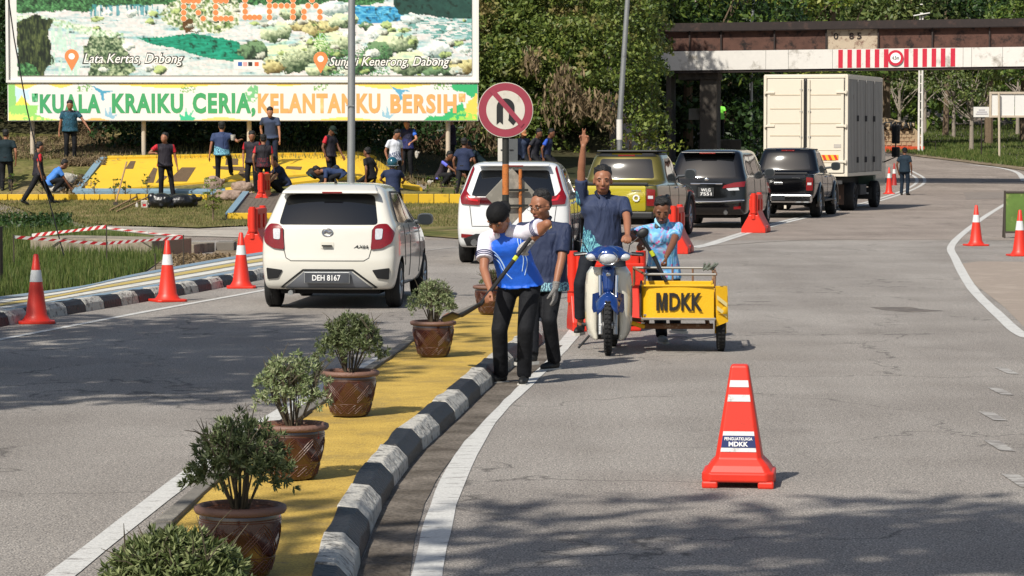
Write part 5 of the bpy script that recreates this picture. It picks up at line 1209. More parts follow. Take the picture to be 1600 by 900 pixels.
cabm=paint('cab_paint','#56716a'); mb=MB(); mb.prism([(5.1,.6),(6.7,.6),(6.75,1.4),(6.35,2.45),(5.1,2.5)],'x',-.98,.98); mb.build('cab',cabm,v,bevel=.06)
MB().box((.985,5.75,1.85),(.01,.8,.6)).build('cab_window',GLASS,v); MB().box((-.985,5.75,1.85),(.01,.8,.6)).build('cab_window',GLASS,v)
for s in (-1,1):
    t=thing('cab_mirror',None,None,(s*1.35,6.3,2.0)); t.parent=v
    MB().tube([(-s*.36,0,.45),(0,-.02,.5),(.0,-.02,-.55),(-s*.36,0,-.7)],.02,8).build('mirror_arm',BLACKP,t,smooth=True)
    for zz,hh in((.12,.55),(-.4,.3)):
        MB().box((0,0,zz),(.24,.08,hh)).build('mirror_shell',BLACKP,t,bevel=.03); MB().box((0,-.045,zz),(.19,.006,hh-.08)).build('mirror_glass',GLASS2,t)
place(v,1258,330,R(-18)); v.location.z=0
# ============================================================ PEOPLE
def skin(c): return mat('skin_'+c,'#'+c,.48,var=.06,scale=14,bump=.05,bscale=90,spec=.35)
SK1,SK2,SK3=skin('a8765a'),skin('91624a'),skin('704a36')
HAIR=mat('black_hair','#0f0d0c',.6,var=.3,bump=.8,bscale=70); EYEW=mat('eye_white','#4d3a30',.3,var=.02); EYED=mat('iris','#1a0f0a',.2); LIP=mat('lips','#7d4238',.5,var=.05); BROW=mat('eyebrow','#130d0a',.8)
def cloth(name,c,var=.15,dirt=None,rough=.8,bump=1.,bscale=9): return mat(name,c,rough,var=var,scale=7,bump=bump,bscale=bscale,dirt=dirt,spec=.25)
TRB=cloth('black_trousers','#15161a',.3); TRB2=cloth('charcoal_trousers','#1d1e23',.3); TRJ=cloth('black_denim','#181b22',.4)
SHOE=mat('black_shoe','#141414',.6,var=.2); SOLE=mat('pale_sole','#b9b6ae',.7); SHOEG=mat('grey_shoe','#8d908f',.7,dirt=('#4a4c4c',.55))
def two_tone(name,body,sleeve,xs,extra=None,zlo=None):
    """shirt with a body colour, sleeves of another colour beyond |x|>xs and an optional batik band near the hem"""
    m,nt,b=base(name); L=nt.links.new; tc=N(nt,'ShaderNodeTexCoord'); sx=N(nt,'ShaderNodeSeparateXYZ'); L(tc.outputs['Object'],sx.inputs[0])
    ab=N(nt,'ShaderNodeMath',operation='ABSOLUTE'); L(sx.outputs['X'],ab.inputs[0]); gt=N(nt,'ShaderNodeMath',operation='GREATER_THAN'); gt.inputs[1].default_value=xs; L(ab.outputs[0],gt.inputs[0])
    mx=N(nt,'ShaderNodeMixRGB'); L(gt.outputs[0],mx.inputs[0]); mx.inputs[1].default_value=(*lin(hx(body)),1); mx.inputs[2].default_value=(*lin(hx(sleeve)),1); out=mx.outputs[0]
    if extra:
        cols,side,z0,z1,thr,sc_=extra
        n=N(nt,'ShaderNodeTexVoronoi',feature='SMOOTH_F1'); n.inputs['Scale'].default_value=sc_
        wn=N(nt,'ShaderNodeTexNoise'); wn.inputs['Scale'].default_value=sc_*.6; wn.inputs['Detail'].default_value=5; L(tc.outputs['Object'],wn.inputs['Vector']); L(wn.outputs['Color'],n.inputs['Vector'])
        r=N(nt,'ShaderNodeValToRGB'); e=r.color_ramp.elements; e[0].color=(*lin(hx(cols[0])),1); e[1].color=(*lin(hx(cols[1])),1); e[0].position=.12; e[1].position=.5
        L(n.outputs['Distance'],r.inputs[0])
        w2=N(nt,'ShaderNodeTexWave'); w2.inputs['Scale'].default_value=sc_*.5; w2.inputs['Distortion'].default_value=18; w2.inputs['Detail'].default_value=3; L(tc.outputs['Object'],w2.inputs['Vector'])
        rm_=N(nt,'ShaderNodeMixRGB'); L(w2.outputs['Fac'],rm_.inputs[0]); L(r.outputs[0],rm_.inputs[1]); rm_.inputs[2].default_value=(*lin(hx(cols[2])),1)
        # mask: height window plus side bias plus noise edge
        mr=N(nt,'ShaderNodeMapRange'); mr.inputs[1].default_value=z1; mr.inputs[2].default_value=z0; mr.inputs[3].default_value=0; mr.inputs[4].default_value=1; L(sx.outputs['Z'],mr.inputs[0])
        sd=N(nt,'ShaderNodeMath',operation='MULTIPLY_ADD'); L(sx.outputs['X'],sd.inputs[0]); sd.inputs[1].default_value=side; L(mr.outputs[0],sd.inputs[2])
        nn=N(nt,'ShaderNodeTexNoise'); nn.inputs['Scale'].default_value=5; nn.inputs['Detail'].default_value=5; L(tc.outputs['Object'],nn.inputs['Vector'])
        s2=N(nt,'ShaderNodeMath',operation='MULTIPLY_ADD'); L(nn.outputs['Fac'],s2.inputs[0]); s2.inputs[1].default_value=.8; L(sd.outputs[0],s2.inputs[2])
        g2=N(nt,'ShaderNodeMath',operation='GREATER_THAN'); g2.inputs[1].default_value=thr; L(s2.outputs[0],g2.inputs[0])
        m2=N(nt,'ShaderNodeMixRGB'); L(g2.outputs[0],m2.inputs[0]); L(out,m2.inputs[1]); L(rm_.outputs[0],m2.inputs[2]); out=m2.outputs[0]
    L(out,b.inputs['Base Color']); b.inputs['Roughness'].default_value=.7; b.inputs['Specular IOR Level'].default_value=.3
    n3=N(nt,'ShaderNodeTexNoise'); n3.inputs['Scale'].default_value=7; n3.inputs['Detail'].default_value=2; n3.inputs['Distortion'].default_value=1.2; mp=N(nt,'ShaderNodeMapping'); mp.inputs['Scale'].default_value=(1,1,.45); L(tc.outputs['Object'],mp.inputs[0]); L(mp.outputs[0],n3.inputs['Vector'])
    bp=N(nt,'ShaderNodeBump'); bp.inputs['Strength'].default_value=.8; bp.inputs['Distance'].default_value=.05; L(n3.outputs['Fac'],bp.inputs['Height']); L(bp.outputs[0],b.inputs['Normal'])
    MATS[name]=m; return m
def ik(a,c,l1,l2,pole):
    d=c-a; L=d.length; L=min(max(L,abs(l1-l2)+.01),(l1+l2)*.999); d.normalize(); c2=a+d*L
    x=(l1*l1-l2*l2+L*L)/(2*L); h=math.sqrt(max(0,l1*l1-x*x)); p=pole-d*pole.dot(d)
    p=p.normalized() if p.length>1e-5 else perp(d)[0]
    return a+d*x+p*h,c2
def hand_cones(mb,wr,fd,pn,side,curl=30,sc_=1.0,gl=1.0,spread=5,curls=None,thumb=35):
    """wr wrist, fd finger direction, pn palm normal (the way the fingers curl)"""
    fd=fd.normalized(); pn=(pn-fd*pn.dot(fd)).normalized(); sd=fd.cross(pn)*side
    pw_=.038*sc_; pl=.088*sc_
    k=[(-1.5,.95),(-.5,1.0),(.5,.94),(1.5,.78)]; L0=.078*sc_
    for i,(o,ln) in enumerate(k):
        b0=wr+fd*.012+sd*o*.011*sc_; b1=wr+fd*pl*(1-.03*abs(o))+sd*o*.0195*sc_
        mb.rcone(b0,b1,.014*sc_*gl,.0115*sc_*gl,8)
        cu=(curls[i] if curls else curl); a=R(cu*.5); p=b1; ang_=0; off_=sd*math.sin(R(spread*o))
        for q,(fl,r0,r1) in enumerate(((.46,.0095,.0088),(.30,.0088,.0082),(.24,.0082,.0068))):
            ang_+=R(cu)*(.8 if q==0 else 1.0)
            dr=(fd*math.cos(ang_)+pn*math.sin(ang_)+off_).normalized(); e=p+dr*L0*ln*fl*1.05
            mb.rcone(p,e,r0*sc_*gl,r1*sc_*gl,8); p=e
    t0=wr+fd*.025*sc_-sd*.022*sc_; td=(fd*.75-sd*.6+pn*.35).normalized()
    t1=t0+td*.042*sc_; t2=t1+(fd*.9-sd*.15+pn*math.sin(R(thumb))*1.0).normalized()*.032*sc_; t3=t2+(fd*.8+sd*.1+pn*math.sin(R(thumb))*1.2).normalized()*.026*sc_
    mb.rcone(t0,t1,.016*sc_*gl,.0115*sc_*gl,8); mb.rcone(t1,t2,.0115*sc_*gl,.0102*sc_*gl,8); mb.rcone(t2,t3,.0102*sc_*gl,.0085*sc_*gl,8)
def person(label,loc,rz,h,hip=None,lean=0,side=0,twist=0,head=(0,0,0),lh=None,rh=None,lf=(.11,0,0),rf=(-.11,0,0),sk=None,shirt=None,trousers=None,shoes=None,fat=1.,vox=.021,detail=0,elbL=None,elbR=None,kneeL=None,kneeR=None,
        cap=None,hair=1,sleeve=.62,hem=0,handL=None,handR=None,group=None,legs=True,gloveL=None,gloveR=None,short=None,shirt_len=.06,hw=.106,soleM=None,barefoot=False):
    S=h; sk=sk or SK2; trousers=trousers or TRB; shoes=shoes or SHOE
    t=thing('person',label,'person',loc,rz,group)
    hp=Vector(hip) if hip else Vector((0,0,.53*S)); 
    if hip and len(hip)==3: hp=Vector(hip)
    Rt=Matrix.Rotation(R(twist),3,'Z')@Matrix.Rotation(R(side),3,'Y')@Matrix.Rotation(R(lean),3,'X')
    Rh=Matrix.Rotation(R(twist*.4),3,'Z')@Matrix.Rotation(R(lean*.4),3,'X')
    up=lambda v:hp+Rt@Vector(v)
    sp=.285*S; neck=up((0,.012,sp+.015*S)); 
    shL=up((hw*S,0,sp-.030*S)); shR=up((-hw*S,0,sp-.030*S)); hL=hp+Rh@Vector((.055*S,0,0)); hR=hp+Rh@Vector((-.055*S,0,0))
    Hm=Matrix.Rotation(R(head[1]),3,'Z')@Matrix.Rotation(R(head[2]),3,'Y')@Matrix.Rotation(R(head[0]),3,'X')
    hb=neck+Rt@Vector((0,-.012*S,.018*S)); k=S/1.7; kb=k; k=k*1.07
    hc=hb+Hm@Vector((0,-.012,.088))*k
    H4=Hm.to_4x4(); kh=k; HT=lambda x,y,z:hc+Hm@Vector((x*1.08,y,z))*kh
    # ---- arms
    ul,fl=.172*S,.150*S
    rest=lambda s:up((s*(hw+.035)*S,-.02,sp-.33*S))
    LW=Vector(lh) if lh else rest(1); RW=Vector(rh) if rh else rest(-1)
    pl=Vector(elbL) if elbL else Vector((.5,.6,-.3)); pr=Vector(elbR) if elbR else Vector((-.5,.6,-.3))
    eL,LW=ik(shL,LW,ul,fl,pl); eR,RW=ik(shR,RW,ul,fl,pr)
    b=MB()
    # head
    b.ell(HT(0,.012,.035),(.080*k,.092*k,.080*k),H4,20); b.ell(HT(0,-.022,-.015),(.068*k,.068*k,.088*k),H4,20); b.ell(HT(0,-.034,-.076),(.048*k,.045*k,.035*k),H4,16); b.ell(HT(0,-.01,-.06),(.064*k,.055*k,.045*k),H4,16)
    b.rcone(HT(0,-.083,.012),HT(0,-.100,-.026),.009*k,.0135*k,8); b.ell(HT(.010,-.092,-.030),(.009*k,.01*k,.008*k),H4,8); b.ell(HT(-.010,-.092,-.030),(.009*k,.01*k,.008*k),H4,8)
    b.rcone(HT(-.045,-.068,.030),HT(.045,-.068,.030),.013*k,.013*k,8); b.rcone(HT(-.016,-.084,-.058),HT(.016,-.084,-.058),.009*k,.009*k,8)
    for s in(-1,1): b.ell(HT(s*.076,.006,-.008),(.010*k,.02*k,.032*k),H4,10); b.ell(HT(s*.04,-.062,-.022),(.02*k,.022*k,.022*k),H4,10)
    b.rcone(neck-Rt@Vector((0,0,.05*S)),hb+Hm@Vector((0,.01,.02))*k,.056*k,.052*k,14)
    k=kb
    # torso core and legs core
    b.rcone(up((0,0,.04*S)),up((0,0,sp-.05*S)),.075*k*fat,.082*k,12); b.rcone(shR,shL,.045*k,.045*k,10)
    lfp=Vector((lf[0],lf[1],lf[2]+.05*S)); rfp=Vector((rf[0],rf[1],rf[2]+.05*S))
    kl=Vector(kneeL) if kneeL else Vector((.12,-1,.1)); kr=Vector(kneeR) if kneeR else Vector((-.12,-1,.1))
    kL,lfp=ik(hL,lfp,.245*S,.24*S,kl); kR,rfp=ik(hR,rfp,.245*S,.24*S,kr)
    for (a,kk,f) in ((hL,kL,lfp),(hR,kR,rfp)):
        b.rcone(hp+Vector((0,0,.03*S)),a,.06*k,.06*k,10); b.rcone(a,kk,.06*k,.042*k,10); b.rcone(kk,f,.042*k,.032*k,10)
        if barefoot: b.rcone(f,f+Vector((0,-.14*k,-.05*k)),.035*k,.028*k,10)
    for sgn,sh_,e,wv,hs,gl in ((1,shL,eL,LW,handL,gloveL),(-1,shR,eR,RW,handR,gloveR)):
        b.rcone(sh_,e,.047*k,.039*k,12); b.rcone(e,e.lerp(wv,.35),.037*k,.038*k,12); b.rcone(e.lerp(wv,.35),wv,.038*k,.025*k,12)
        fd=(hs[0] if hs else (wv-e)); fd=Vector(fd).normalized(); pn=Vector(hs[1]) if hs else Vector((-sgn,0,0)) if abs(fd.z)>.5 else Vector((0,0,-1))
        kw=hs[2] if hs and len(hs)>2 else {}
        if detail or 1: hand_cones(b if not gl else b,wv+fd*.01,fd,pn,sgn,sc_=k*(1.0 if detail else 1.08),gl=1.0 if detail else 1.25,**(kw or {'curl':22}))
        if gl:
            g=MB(); hand_cones(g,wv+fd*.01,fd,pn,sgn,sc_=k*1.06,gl=1.32,**(kw or {'curl':22})); g.rcone(wv-(wv-e).normalized()*.035,wv+fd*.03,.034*k,.030*k,12,flat0=True); blob(g,'glove',gl,t,.0065,2)
    blob(b,'body',sk,t,vox if not detail else .0078,3 if not detail else 4)
    k=kh
    # ---- hair, face
    hm=MB()
    rr=random.Random(int(h*1000)+len(label))
    if hair and not cap:
        for i in range(34):
            a=rr.uniform(0,6.28); q=rr.uniform(0,1.15); hm.ell(HT(.074*math.sin(q)*math.cos(a),.040+.082*math.sin(q)*math.sin(a),.070+.068*math.cos(q)),(.020*k,.020*k,.014*k),None,8)
        hm.ell(HT(0,.039,.066),(.086*k,.086*k,.072*k),H4,22); hm.ell(HT(0,.047,.01),(.078*k,.066*k,.062*k),H4,18)
        if hair>1:
            rr=random.Random(int(h*1000)+hair)
            for i in range(26):
                a=rr.uniform(0,6.28); q=rr.uniform(.1,1.2); hm.ell(HT(.07*math.sin(q)*math.cos(a),.015+.075*math.sin(q)*math.sin(a),.062+.075*math.cos(q)),(.024*k,.024*k,.02*k),None,8)
        blob(hm,'hair',HAIR,t,.012 if not detail else .009,1 if hair>1 else 2)
    if cap:
        hm.ell(HT(0,.045,.0),(.076*k,.06*k,.055*k),H4,16); blob(hm,'hair',HAIR,t,.012,2)
        cm=MB(); cm.ell(HT(0,.012,.052),(.090*k,.10*k,.083*k),H4,22); cm.ell(HT(cap[1][0],cap[1][1],cap[1][2]),(.072*k,.075*k,.016*k),H4@Matrix.Rotation(R(cap[2]),4,'X'),16); blob(cm,'cap',cap[0],t,.009,3)
    if detail:
        for s in(-1,1):
            m_=MB(); m_.ell(HT(s*.030,-.079,.010),(.012*k,.009*k,.0048*k),H4,14); e_=m_.build('eye',EYEW,t,smooth=True); m_=MB(); m_.ell(HT(s*.030,-.0855,.0105),(.006*k,.0045*k,.0048*k),H4,10); m_.build('iris',EYED,e_,smooth=True)
            m_=MB(); m_.tube([HT(s*.046,-.072,.028),HT(s*.032,-.081,.033),HT(s*.014,-.084,.028)],[.003*k,.0040*k,.0035*k],6); m_.build('eyebrow',BROW,t,smooth=True)
        m_=MB(); m_.tube([HT(-.024,-.084,-.060),HT(-.008,-.0935,-.056),HT(.008,-.0935,-.056),HT(.024,-.084,-.060)],[.003,.0062*k,.0062*k,.003],6); m_.build('lips',LIP,t,smooth=True)
    k=kb
    # ---- shirt
    s=MB(); f=fat
    s.ell(up((0,.0,sp-.085*S)),((hw+.008)*S,.074*S,.080*S),Rt.to_4x4(),18); s.rcone(shR,shL,.047*k,.047*k,12); [s.rcone(neck+Rt@Vector((0,.01,-.035*S)),q_,.058*k,.050*k,12) for q_ in (shL,shR)]
    w_=.5+.5*f; hl=-shirt_len*S
    s.econe([(up((0,0,sp-.05*S)),(hw-.004)*S,.068*S*w_),(up((0,-.004,.15*S)),.100*S*w_,.070*S*f),(up((0,-.008*f,.08*S)),.101*S*f,.074*S*f),(up((0,-.004,.0)),.112*S*w_,.086*S*w_),(hp+Rh@Vector((0,-.012,hl*.6)),.122*S*w_,.098*S*w_,Rh),(hp+Rh@Vector((0,-.012,hl)),.124*S*w_,.100*S*w_,Rh)],Rt.to_3x3() if hasattr(Rt,'to_3x3') else Rt)
    s.rcone(neck-Rt@Vector((0,0,.045*S)),neck+Rt@Vector((0,-.004,.002*S)),.078*k,.062*k,14,flat=True)
    for sh_,e in ((shL,eL),(shR,eR)): s.rcone(sh_,sh_.lerp(e,sleeve),.056*k,.066*k,14,flat=True); s.rcone(up((0,0,sp-.09*S)),sh_,.08*k,.050*k,12)
    sm_=blob(s,'shirt',shirt,t,vox if not detail else .011,3 if not detail else 4)
    if detail:
        c=MB(); 
        for a_,b_ in ((-1,1),(1,-1)):
            c.tube([neck+Rt@Vector((a_*.055,.03,.02))*k,neck+Rt@Vector((a_*.068,-.03,.008))*k,neck+Rt@Vector((a_*.03,-.085,-.035))*k],[.016*k,.018*k,.010*k],8)
        c.tube([neck+Rt@Vector((.055,.03,.02))*k,neck+Rt@Vector((0,.062,.03))*k,neck+Rt@Vector((-.055,.03,.02))*k],.016*k,8)
        blob(c,'collar',detail if not isinstance(detail,int) else shirt,t,.008,2)
    # ---- trousers and shoes
    if legs:
        p=MB(); p.ell(hp+Rh@Vector((0,.012,.0)),(.098*S*(.6+.4*f),.078*S*(.6+.4*f),.075*S),Rh.to_4x4(),18)
        for (a,kk,fo) in ((hL,kL,lfp),(hR,kR,rfp)):
            p.rcone(a,a.lerp(kk,.5),.094*k*(.7+.3*f),.084*k,14); 
            if short: p.rcone(a.lerp(kk,.5),kk,.078*k,.066*k,14); p.rcone(kk,kk.lerp(fo,short),.066*k,.060*k,14,flat=True)
            else: p.rcone(a.lerp(kk,.5),kk,.084*k,.070*k,14); p.rcone(kk,kk.lerp(fo,.5),.070*k,.066*k,14); p.rcone(kk.lerp(fo,.5),kk.lerp(fo,1.05),.066*k,.063*k,14,flat=True)
        blob(p,'trousers',trousers,t,vox if not detail else .012,3)
        if not barefoot:
            for i,(fo,fx) in enumerate(((lfp,lf),(rfp,rf))):
                yaw=R(fx[3]) if len(fx)>3 else (R(12) if i==0 else R(-12)); pit=R(fx[4]) if len(fx)>4 else 0
                M=Matrix.Rotation(yaw,3,'Z')@Matrix.Rotation(pit,3,'X'); Q=lambda x,y,z:fo+M@Vector((x,y,z))*k
                q=MB(); q.rcone(Q(0,.01,.0),Q(0,.02,-.035),.040*k,.040*k,12); q.rcone(Q(0,.025,-.045),Q(0,-.09,-.053),.036*k,.036*k,12); q.rcone(Q(0,-.08,-.050),Q(0,-.15,-.056),.040*k,.030*k,12); sh_=blob(q,'shoe',shoes,t,.012 if not detail else .008,2)
                if detail or soleM:
                    q=MB(); pts=[(.034,.06),(.04,0),(.045,-.09),(.036,-.17),(0,-.19),(-.036,-.17),(-.045,-.09),(-.04,0),(-.034,.06),(0,.072)]
                    v=[tuple(Q(x,y,z_)) for z_ in(-.098,-.072) for x,y in pts]; n=len(pts); q.add(v,[tuple(range(n)),tuple(range(n,2*n))]+[(i_,(i_+1)%n,(i_+1)%n+n,i_+n) for i_ in range(n)]); q.build('sole',soleM or SOLE,sh_)
    return t,dict(HT=HT,Hm=Hm,up=up,Rt=Rt,hc=hc,LW=LW,RW=RW,hp=hp,eL=eL,eR=eR,k=k,sp=sp,S=S)
# ---- foreground people -------------------------------------------------
def facing_pos(px,py,z=0): return P(px,py,z)
BLU=mat('royal_blue_jersey','#155bcc',.55,var=.08,scale=5,bump=.9,bscale=7); WHT=mat('white_jersey','#d5d2dd',.6,var=.05,bump=.8,bscale=7,dirt=('#c8285a',.56),dscale=7); NAVY=two_tone('navy_batik_shirt','#2d3752','#2d3752',9,(('#1f6f96','#7cc0c4','#1b3f63'),-2.4,.86,1.24,1.02,24)); NAVY2=two_tone('navy_polo_shirt','#262f49','#262f49',9,(('#1f6f96','#9fd0d4','#2b3654'),-.6,.74,.90,1.15,26)); CLR=cloth('navy_collar','#1a2133'); GLW=mat('white_knit_glove','#bdb9b4',.9,var=.1,bump=1,bscale=120); GLG=mat('grey_knit_glove','#85827f',.9,var=.25,scale=60,bump=1,bscale=120); GOLD=mat('gold_crest','#b99a4a',.5,dirt=('#3a3a50',.5),dscale=60)
BLKCAP=cloth('black_cap','#0f0f11')
def local(t,p): return Matrix.Rotation(-t.rotation_euler.z,3,'Z')@(Vector(p)-Vector(t.location))
# A: man in blue jersey shovelling soil into a pot
base_=P(795,600); rzA=R(-14)
def LA(px,py,d): return Matrix.Rotation(-rzA,3,'Z')@(PD(px,py,d)-base_)
lf_=Matrix.Rotation(-rzA,3,'Z')@(P(819,600)-base_); rf_=Matrix.Rotation(-rzA,3,'Z')@(P(783,598)-base_)
gripTop=LA(822,386,23.75); gripLow=LA(764,466,23.6)
hipA=LA(813,440,24.1)

tA,A=person('man in a blue and white jersey and backwards black cap shovelling soil',base_,rzA,1.70,hip=tuple(hipA),lean=26,side=-9,twist=-6,head=(44,-12,6),lh=tuple(gripTop+Vector((.02,.07,.04))),rh=tuple(gripLow+Vector((.0,.055,.06))),
  lf=(lf_.x,lf_.y,0,6),rf=(rf_.x,rf_.y,0,-35),elbL=(.75,-.6,.1),elbR=(-.8,.5,0),sk=SK2,shirt=BLU,trousers=TRB,cap=(BLKCAP,(0,.095,.012),25),detail=WHT,gloveL=GLW,handL=((-.35,-.75,-.5),(-.3,0.1,-.9),{'curl':62}),handR=((-.2,-.7,-.6),(.5,.1,-.7),{'curl':66}),sleeve=.45,shirt_len=.012,fat=1.0)
# white sleeves / yoke with pink print
s=MB(); up=A['up']; S=1.7; k=1
for sg,e in ((1,A['eL']),(-1,A['eR'])):
    sh_=up((sg*.106*S,0,A['sp']-.030*S)); s.rcone(sh_+Vector((0,0,.0)),sh_.lerp(e,.68),.066,.074,16,flat=True); s.rcone(up((sg*.055,.0,A['sp']-.02)),sh_,.066,.062,14)
blob(s,'sleeves',WHT,tA,.011,3)
SB=mat('navy_stripe','#272f63',.7)
for sg,e in ((1,A['eL']),(-1,A['eR'])):
    sh_=up((sg*.106*S,0,A['sp']-.030*S))
    for q in(.5,.56,.62):
        c_=sh_.lerp(e,q); dr=(e-sh_).normalized(); u,w_=perp(dr); m_=MB(); n=22; pts=[c_+(u*math.cos(6.283*i/n)+w_*math.sin(6.283*i/n))*.0755 for i in range(n+1)]; m_.tube(pts,.0035,5); m_.build('sleeve_stripe',SB,tA)
PRN=mat('pale_blue_print','#b8d4ee',.6)
def onbody(t,pts,r,m,name,src='shirt',z=None):
    o=[c for c in kids(t) if c.name.startswith(src)][0]
    dg=bpy.context.evaluated_depsgraph_get(); ev=o.evaluated_get(dg); me=ev.to_mesh(); bm=bmesh.new(); bm.from_mesh(me); bv=BVHTree.FromBMesh(bm); bm.free(); ev.to_mesh_clear()
    return bv
bvA=onbody(tA,None,0,None,'')
def surf_line(bv,t,px,d,r,m,name,parent):
    """a printed line lying on the garment, given by photo pixels"""
    inv=Matrix.Rotation(-t.rotation_euler.z,3,'Z'); o=inv@(Vector((0,0,CH))-t.location); pts=[]
    for (x,y) in smooth_px(px,4):
        dr=(inv@ray(x,y)).normalized(); h=bv.ray_cast(o,dr)[0]
        if h is not None: pts.append(h-dr*.001)
    if len(pts)>1: mb=MB(); mb.tube(pts,r,5); mb.build(name,m,parent)
for j,pl in enumerate(([(762,388),(775,396),(785,410),(790,424),(783,434)],[(764,394),(778,402),(787,416),(788,430),(780,440)],[(810,362),(809,376),(813,390),(818,404),(816,424)],[(814,366),(814,380),(819,394),(824,410),(820,430)],[(768,400),(780,410),(786,422),(800,436)])): surf_line(bvA,tA,pl,24,.0035,PRN,'jersey_print',tA)
# shovel
sv_=thing('shovel','long handled black shovel with a yellow band carrying soil to a pot','shovel',(0,0,0)); a=PD(829,372,23.72); b=PD(752,474,23.6); c=PD(722,492,23.7); e=PD(694,500,24.1)
m_=MB(); m_.tube([a,b,b.lerp(c,.7)],.017,10); m_.build('handle',mat('shovel_black','#161617',.4),sv_,smooth=True); m_=MB(); q0=a.lerp(b,.28); q1=a.lerp(b,.34); m_.tube([q0,q1],.019,10); m_.build('handle_band',mat('band_yellow','#b9c22a',.5),sv_)
m_=MB(); dr=(e-c).normalized(); sd_=dr.cross(Vector((0,0,1))).normalized(); upv=Vector((0,0,1)); V=[];n=9
for i in range(8):
    u=i/7; wd=.085*(1 if u<.5 else math.cos((u-.5)*2.6)); 
    for j in range(n): v_=(j/(n-1)-.5)*2; V.append(c.lerp(e,u*1.0)+sd_*v_*wd+upv*(.028*v_*v_-.02*math.sin(u*2)))
m_.add(V,[(i*n+j,i*n+j+1,(i+1)*n+j+1,(i+1)*n+j) for i in range(7) for j in range(n-1)]); o=m_.build('blade',mat('blade_steel','#2b2a2a',.45,.5,dirt=('#6a4026',.5)),sv_,smooth=True,ang=60); q=o.modifiers.new('s','SOLIDIFY'); q.thickness=.005
m_=MB(); m_.tube([b.lerp(c,.3),c,c.lerp(e,.25)],[.018,.02,.012],8); m_.build('socket',mat('blade_steel','#2b2a2a'),sv_,smooth=True)
m_=MB(); [m_.ell(c.lerp(e,rnd.uniform(.25,.8))+sd_*rnd.uniform(-.04,.04)+upv*(.012+rnd.uniform(0,.02)),(.03,.03,.02),None,8) for i in range(14)]; SOILM=mat('red_soil','#7a4a30',.95,var=.35,scale=40,bump=1,bscale=60); m_2=blob(m_,'soil_load',SOILM,sv_,.01,1)
# B: man with glasses standing behind A
bB=P(868,580); rzB=R(-22)
LB=lambda px,py,d: Matrix.Rotation(-rzB,3,'Z')@(PD(px,py,d)-bB)
f1=Matrix.Rotation(-rzB,3,'Z')@(P(866,577)-bB); f2=Matrix.Rotation(-rzB,3,'Z')@(P(830,584)-bB)
tB,B=person('heavy set man with glasses in a navy polo shirt and grey gloves',bB,rzB,1.69,hip=tuple(LB(850,432,25.65)),lean=2,head=(14,-18,0),lh=tuple(LB(868,446,25.35)),rh=tuple(LB(806,420,25.6)),lf=(f1.x,f1.y,0,-20),rf=(f2.x,f2.y,0,-30),sk=SK2,shirt=NAVY2,trousers=TRB,fat=1.28,detail=CLR,gloveL=GLG,handL=((.02,-.1,-1),(-1,0,0),{'curl':14}),sleeve=.80,shirt_len=.075,elbL=(.8,.5,0),hw=.125,hair=1)
HT=B['HT']; g_=thing('spectacles',None,None,(0,0,0)); g_.parent=tB
FRM=mat('spectacle_frame','#1c1a1a',.3)
for s_ in(-1,1):
    m_=MB(); pts=[HT(s_*.033+.025*math.cos(6.283*i/20),-.100,.006+.0165*math.sin(6.283*i/20)) for i in range(21)]; m_.tube(pts,.0017,6); m_.build('rim',FRM,g_); m_=MB(); m_.tube([HT(s_*.058,-.098,.01),HT(s_*.078,-.04,.012),HT(s_*.082,.01,.0)],.0022,6); m_.build('temple',FRM,g_)
m_=MB(); m_.tube([HT(-.009,-.101,.01),HT(.009,-.101,.01)],.0018,6); m_.build('bridge',FRM,g_)
def crest(t,D,px,py,r,m=GOLD,name='crest'):
    bv=onbody(t,None,0,None,''); inv=Matrix.Rotation(-t.rotation_euler.z,3,'Z'); o=inv@(Vector((0,0,CH))-t.location); V=[];n=12
    for i in range(n):
        a=6.283*i/n; rr=r*(1 if i%2 else .78); dr=(inv@ray(px+rr*math.cos(a),py+rr*1.1*math.sin(a))).normalized(); h=bv.ray_cast(o,dr)[0]
        if h is None: return
        V.append(h-dr*.006)
    m_=MB(); m_.add([tuple(v) for v in V],[tuple(range(n))]); o_=m_.build(name,m,t); q=o_.modifiers.new('s','SOLIDIFY'); q.thickness=.004
crest(tB,B,858,353,5)
# C: man standing on the motorcycle, arm raised
bC=Vector((PD(940,500,28.55).x,28.55,0)); rzC=R(-6); LC=lambda px,py,d: Matrix.Rotation(-rzC,3,'Z')@(PD(px,py,d)-bC)
ft=LC(907,513,28.7); ft2=LC(968,513,28.7)
tC,Cc=person('man in a navy batik polo shirt standing on the motorcycle with his right arm raised',bC,rzC,1.74,hip=tuple(LC(941,383,28.75)),lean=6,side=1,head=(6,4,0),lh=tuple(LC(981,371,28.2)),rh=tuple(LC(912,211,28.55)),lf=(ft2.x,ft2.y,ft2.z,10),rf=(ft.x,ft.y,ft.z-.05,-10),sk=SK2,shirt=NAVY,trousers=TRJ,fat=1.1,detail=CLR,handR=((.05,-.05,1),(0,-1,.1),{'curls':[80,8,4,80],'curl':20,'spread':6,'thumb':60}),handL=((.1,-.9,-.2),(-.3,0,-.9),{'curl':55}),elbR=(-.9,-.1,.2),elbL=(.9,.4,-.1),sleeve=.72,shirt_len=.075,hw=.122,short=.85,kneeL=(.5,-1,0),kneeR=(-.5,-1,0))
crest(tC,Cc,960,297,6); crest(tC,Cc,945,287,.9,PLW,'button')
